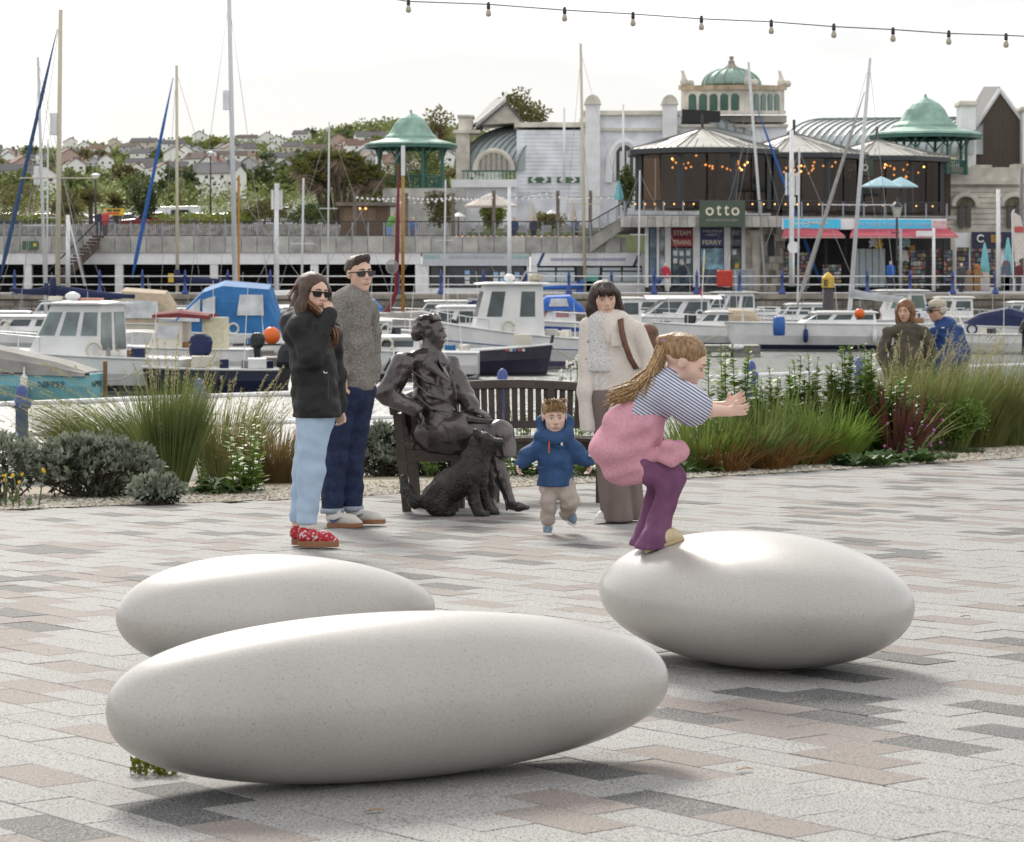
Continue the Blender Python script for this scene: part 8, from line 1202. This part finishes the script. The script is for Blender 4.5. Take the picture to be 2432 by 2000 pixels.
# right bed
spires('low bright leafy clump by the girl', 1400, 975, 4, .25, 18, LEAFD, 30, .22, .4)
for i, (x, y, n, l) in enumerate(((1450, 972, 380, .74), (1540, 968, 430, .84), (1620, 962, 400, .78), (1700, 955, 420, .82))): grass('strappy green leaved clump, ' + ('nearest the girl', 'second from the girl', 'third from the girl', 'fourth from the girl')[i], x, y, n, l, .017, .28, .75, (0, 0), .42, (STRAP, GRG, STRAP, LEAF)[i], 20 + i, name='strappy_plant'); grass('pale grassy tuft among strappy leaves, ' + ('first', 'second', 'third', 'fourth')[i] + ' from the girl', x + 25, y - 8, 260, l * 1.05, .011, .3, .5, (.04, 0), .2, GRG, 120 + i)
for i, (x, y) in enumerate(((1500, 975), (1660, 962), (1590, 970))): grass('bronze tinted strappy clump, ' + ('leftmost', 'rightmost', 'middle')[i], x, y, 230, .55, .010, .16, .95, (.05, 0), .5, BRZ, 30 + i, name='strappy_plant')
for i, (x, y, st2, h, w) in enumerate(((1500, 955, 9, 1.08, .35), (1560, 952, 5, 1.02, .14), (1620, 948, 16, .95, .5), (1690, 944, 16, 1.0, .45), (1760, 945, 24, 1.08, .5), (1840, 945, 22, .75, .4))): spires('pale green leafy spires, ' + ('nearest the girl', 'single slim clump right of the girl\'s hands', 'beside the blue post', 'left of the red flax', 'just left of the red flax', 'in front of the red flax')[i], x, y, st2, h, 40 + i, None, 12, .2, w, (WHF, 5) if i < 2 else None, .135, 0, 'leafy_plant', .2, .0105)
spires('broad glossy leaved clump at the bed edge', 1770, 962, 0, .1, 50, LEAFD, 80, .21, .5); spires('broad leaved clump below the red flax', 1870, 955, 4, .3, 51, LEAFD, 70, .2, .5)
grass('red purple flax with sword leaves', 1856, 948, 64, .78, .04, .09, .75, (.04, 0), .10, RED, 60, name='red_flax', seg=4)
grass('pale dry leaves arching right of the red flax', 1880, 946, 26, .75, .02, .06, .95, (.25, 0), .25, STRAW, 61, name='dry_flax')
for i, (x, y, n, l) in enumerate(((1830, 933, 900, 1.0), (1935, 931, 1300, 1.08), (2010, 926, 1200, 1.05), (2090, 922, 1200, 1.1), (1885, 928, 1100, 1.05))): grass('feathery grass with straw seed heads, ' + ('left of the flax', 'below the older man', 'right of the older couple', 'at the right edge', 'in front of the older woman')[i], x, y, n, l, .006, .28, .55, (.12, 0), .18, (GR, GRG)[i % 2], 70 + i, 50, .28)
def bushy(label, x, y, w, h, n, seed, m_): g = G(x, y); r = random.Random(seed); t = thing('leafy_shrub', label, 'shrub', g); b = MB(); c = g + Vector((0, 0, h * .5)); tw_ = MB(); [leaves(b, c + Vector((rvec(r).x * w * .4, rvec(r).y * w * .25, rvec(r).z * h * .38)), (w * .16, w * .16, h * .16), 70, .045, r, .5) for _ in range(n)]; b.build('leaves', m_, t); [tw_.tube([g, c + rvec(r) * w * .3], [.01, .004], 5) for _ in range(7)]; tw_.build('stems', TWIG, t)
[bushy('leafy green shrub hiding the older couple, ' + ('left', 'middle', 'right')[i], (1845, 1905, 1965)[i], 936, .7, .62, 44, 85 + i, (LEAF, GRG, LEAF)[i]) for i in range(3)]; bushy('dense green shrub left of the right edge', 1975, 925, .95, .68, 64, 80, LEAFD); bushy('dense green shrub nearest the right edge', 2050, 918, .8, .62, 54, 81, LEAFD); bushy('small leafy shrub between flax and dense shrub', 1925, 930, .45, .35, 20, 82, LEAF)
def thrift(label, x, y, w, seed, fl=0): t = grass(label, x, y, 500, .11, .005, w / 2, .8, (0, 0), .1, leafm('thrift_leaf_%d' % seed, (.11, .15, .05), (.05, .08, .03), .6, 4, .2), seed, name='thrift_mound'); g = G(x, y); r = random.Random(seed); 
thrift('green thrift mound at the right bed edge', 1925, 948, .42, 90); thrift('second green thrift mound nearest the right edge', 1990, 938, .36, 91)
r = random.Random(77); tf = thing('pink_thrift', 'pink globe flowers on thin stems beside the thrift', 'flower', G(1880, 950))
for i in range(22): g = G(r.uniform(1820, 1945), r.uniform(940, 952)); h = r.uniform(.1, .36); b = MB(); b.tube([g, g + Vector((0, 0, h))], .0022, 4); so_ = b.build('stem', STEM, tf); b = MB(); b.ell(g + Vector((0, 0, h)), .015, 8, 5); b.build('flower', PINK, so_)
# gravel stones
r = random.Random(8); gv = MB(); mi = []
for i in range(13000):
    x = r.uniform(-30, 2150); e = r.random(); Xq = None; ye = 1055 - (x + 80) * (1055 - 943) / 2191; g0 = G(x, ye - 2); off = .02 + 1.25 * e ** 1.5; p = Vector((g0.x, edgeY(g0.x) + off, 0)); p.z = gz(p.x, p.y) + .004 + min(off, 1.3) * .02; s = r.uniform(.008, .02) * (1.5 if r.random() < .08 else 1); a, b_, c = s * r.uniform(.7, 1.4), s * r.uniform(.7, 1.4), s * r.uniform(.4, .8); q = r.uniform(0, 3); cx_, sx_ = math.cos(q), math.sin(q); n0 = len(gv.v)
    gv.v += [(p.x + a * cx_, p.y + a * sx_, p.z + c * .3), (p.x - b_ * sx_, p.y + b_ * cx_, p.z), (p.x - a * cx_, p.y - a * sx_, p.z + c * .2), (p.x + b_ * sx_, p.y - b_ * cx_, p.z + c * .1), (p.x + r.uniform(-.3, .3) * s, p.y, p.z + c), (p.x, p.y, p.z - c)]; gv.f += [(n0, n0 + 1, n0 + 4), (n0 + 1, n0 + 2, n0 + 4), (n0 + 2, n0 + 3, n0 + 4), (n0 + 3, n0, n0 + 4)]; mi += [r.choice((0, 0, 1, 1, 1, 2))] * 4
go = gv.build('gravel_stones', mat('stone_cream', (.46, .40, .31), .85, var=.2, sc=40), bed); go.data.materials.append(mat('stone_white', (.58, .55, .48), .8, var=.15, sc=40)); go.data.materials.append(mat('stone_brown', (.26, .20, .14), .85, var=.2, sc=40)); go.data.polygons.foreach_set('material_index', mi); go['kind'] = 'stuff'
# weeds by the nearest egg, dead leaves
wd = thing('weed_tuft', 'mossy green weed under the left end of the longest egg', 'weed', G(312, 1598)); g = G(312, 1598); r = random.Random(4); b = MB()
for i in range(230): p = g + Vector((r.uniform(-.06, .09), r.uniform(-.03, .05), r.uniform(0, .045))); d = (rvec(r) + Vector((0, 0, .5))).normalized(); l = r.uniform(.012, .03); s = d.cross(rvec(r)).normalized() * l * .3; b.add([p, p + d * l * .5 + s, p + d * l, p + d * l * .5 - s], [(0, 1, 2, 3)])
b.build('leaves', leafm('weed_leaf', (.26, .26, .035), (.10, .12, .02), .6, 30, .3), wd)
for i, (x, y, c, lb) in enumerate(((1768, 1834, (.42, .27, .15), 'dry curled leaf on the paving at lower right'), (890, 1933 / 1.0, (.3, .2, .1), 'small brown leaf on the paving in front of the longest egg'), (1240, 1432, (.3, .22, .1), 'small dry leaf between the eggs'), (1990, 1275, (.3, .2, .12), 'brown twig leaf right of the girl\'s egg'))):
    g = G(x * .868 if y > 1700 else x, y * .868 if y > 1700 else y); t = thing('dead_leaf', lb, 'leaf', g + Vector((0, 0, .004))); b = MB(); rr = random.Random(i); pts = [(-.03, 0), (-.01, .009), (.015, .008), (.03, 0), (.012, -.008), (-.012, -.009)]; b.loft([[g + Vector((q, w + .01 * math.sin(q * 60), .006 + z + .008 * math.cos(q * 50))) for q, w in pts] for z in (0, .0015)]); b.build('blade', mat('dry_leaf_%d' % i, c, .8, var=.2, sc=30), t)
# string of bulbs overhead
ft = thing('festoon_string', 'string of bulbs hanging across the sky at upper right', 'string lights', V(842, 0, 28)); BP = [(842, 2), (1007, 10), (1164, 20), (1305, 30), (1446, 38), (1590, 46), (1719, 54), (1841, 62), (1956, 68), (2074, 74)]; Y = 28.
b = MB(); b.tube([V(640, -30, Y)] + [V(x, y - (1 if i % 2 else -1), Y) for i, (x, y) in enumerate(BP)] + [V(2300, 84, Y)], .006, 5); b.build('cable', dkframe, ft); cs = MB(); cs.lathe([(.008, .03), (.016, .02), (.02, -.03), (.018, -.045)], 10); csm = cs.mesh('socket', Vector(), mat('socket_black', (.02, .02, .022), .5), True); gb3 = MB(); gb3.lathe([(.014, -.045), (.024, -.07), (.03, -.095), (.024, -.118), (.003, -.126)], 12); gbm = gb3.mesh('bulb', Vector(), mat('bulb_glass', (.42, .38, .30), .1, var=.1), True)
for i, (x, y) in enumerate(BP): q_ = V(x, y, Y) - org(ft); sk_ = share('socket', csm, ft, q_); bb2 = share('bulb', gbm, ft, q_)
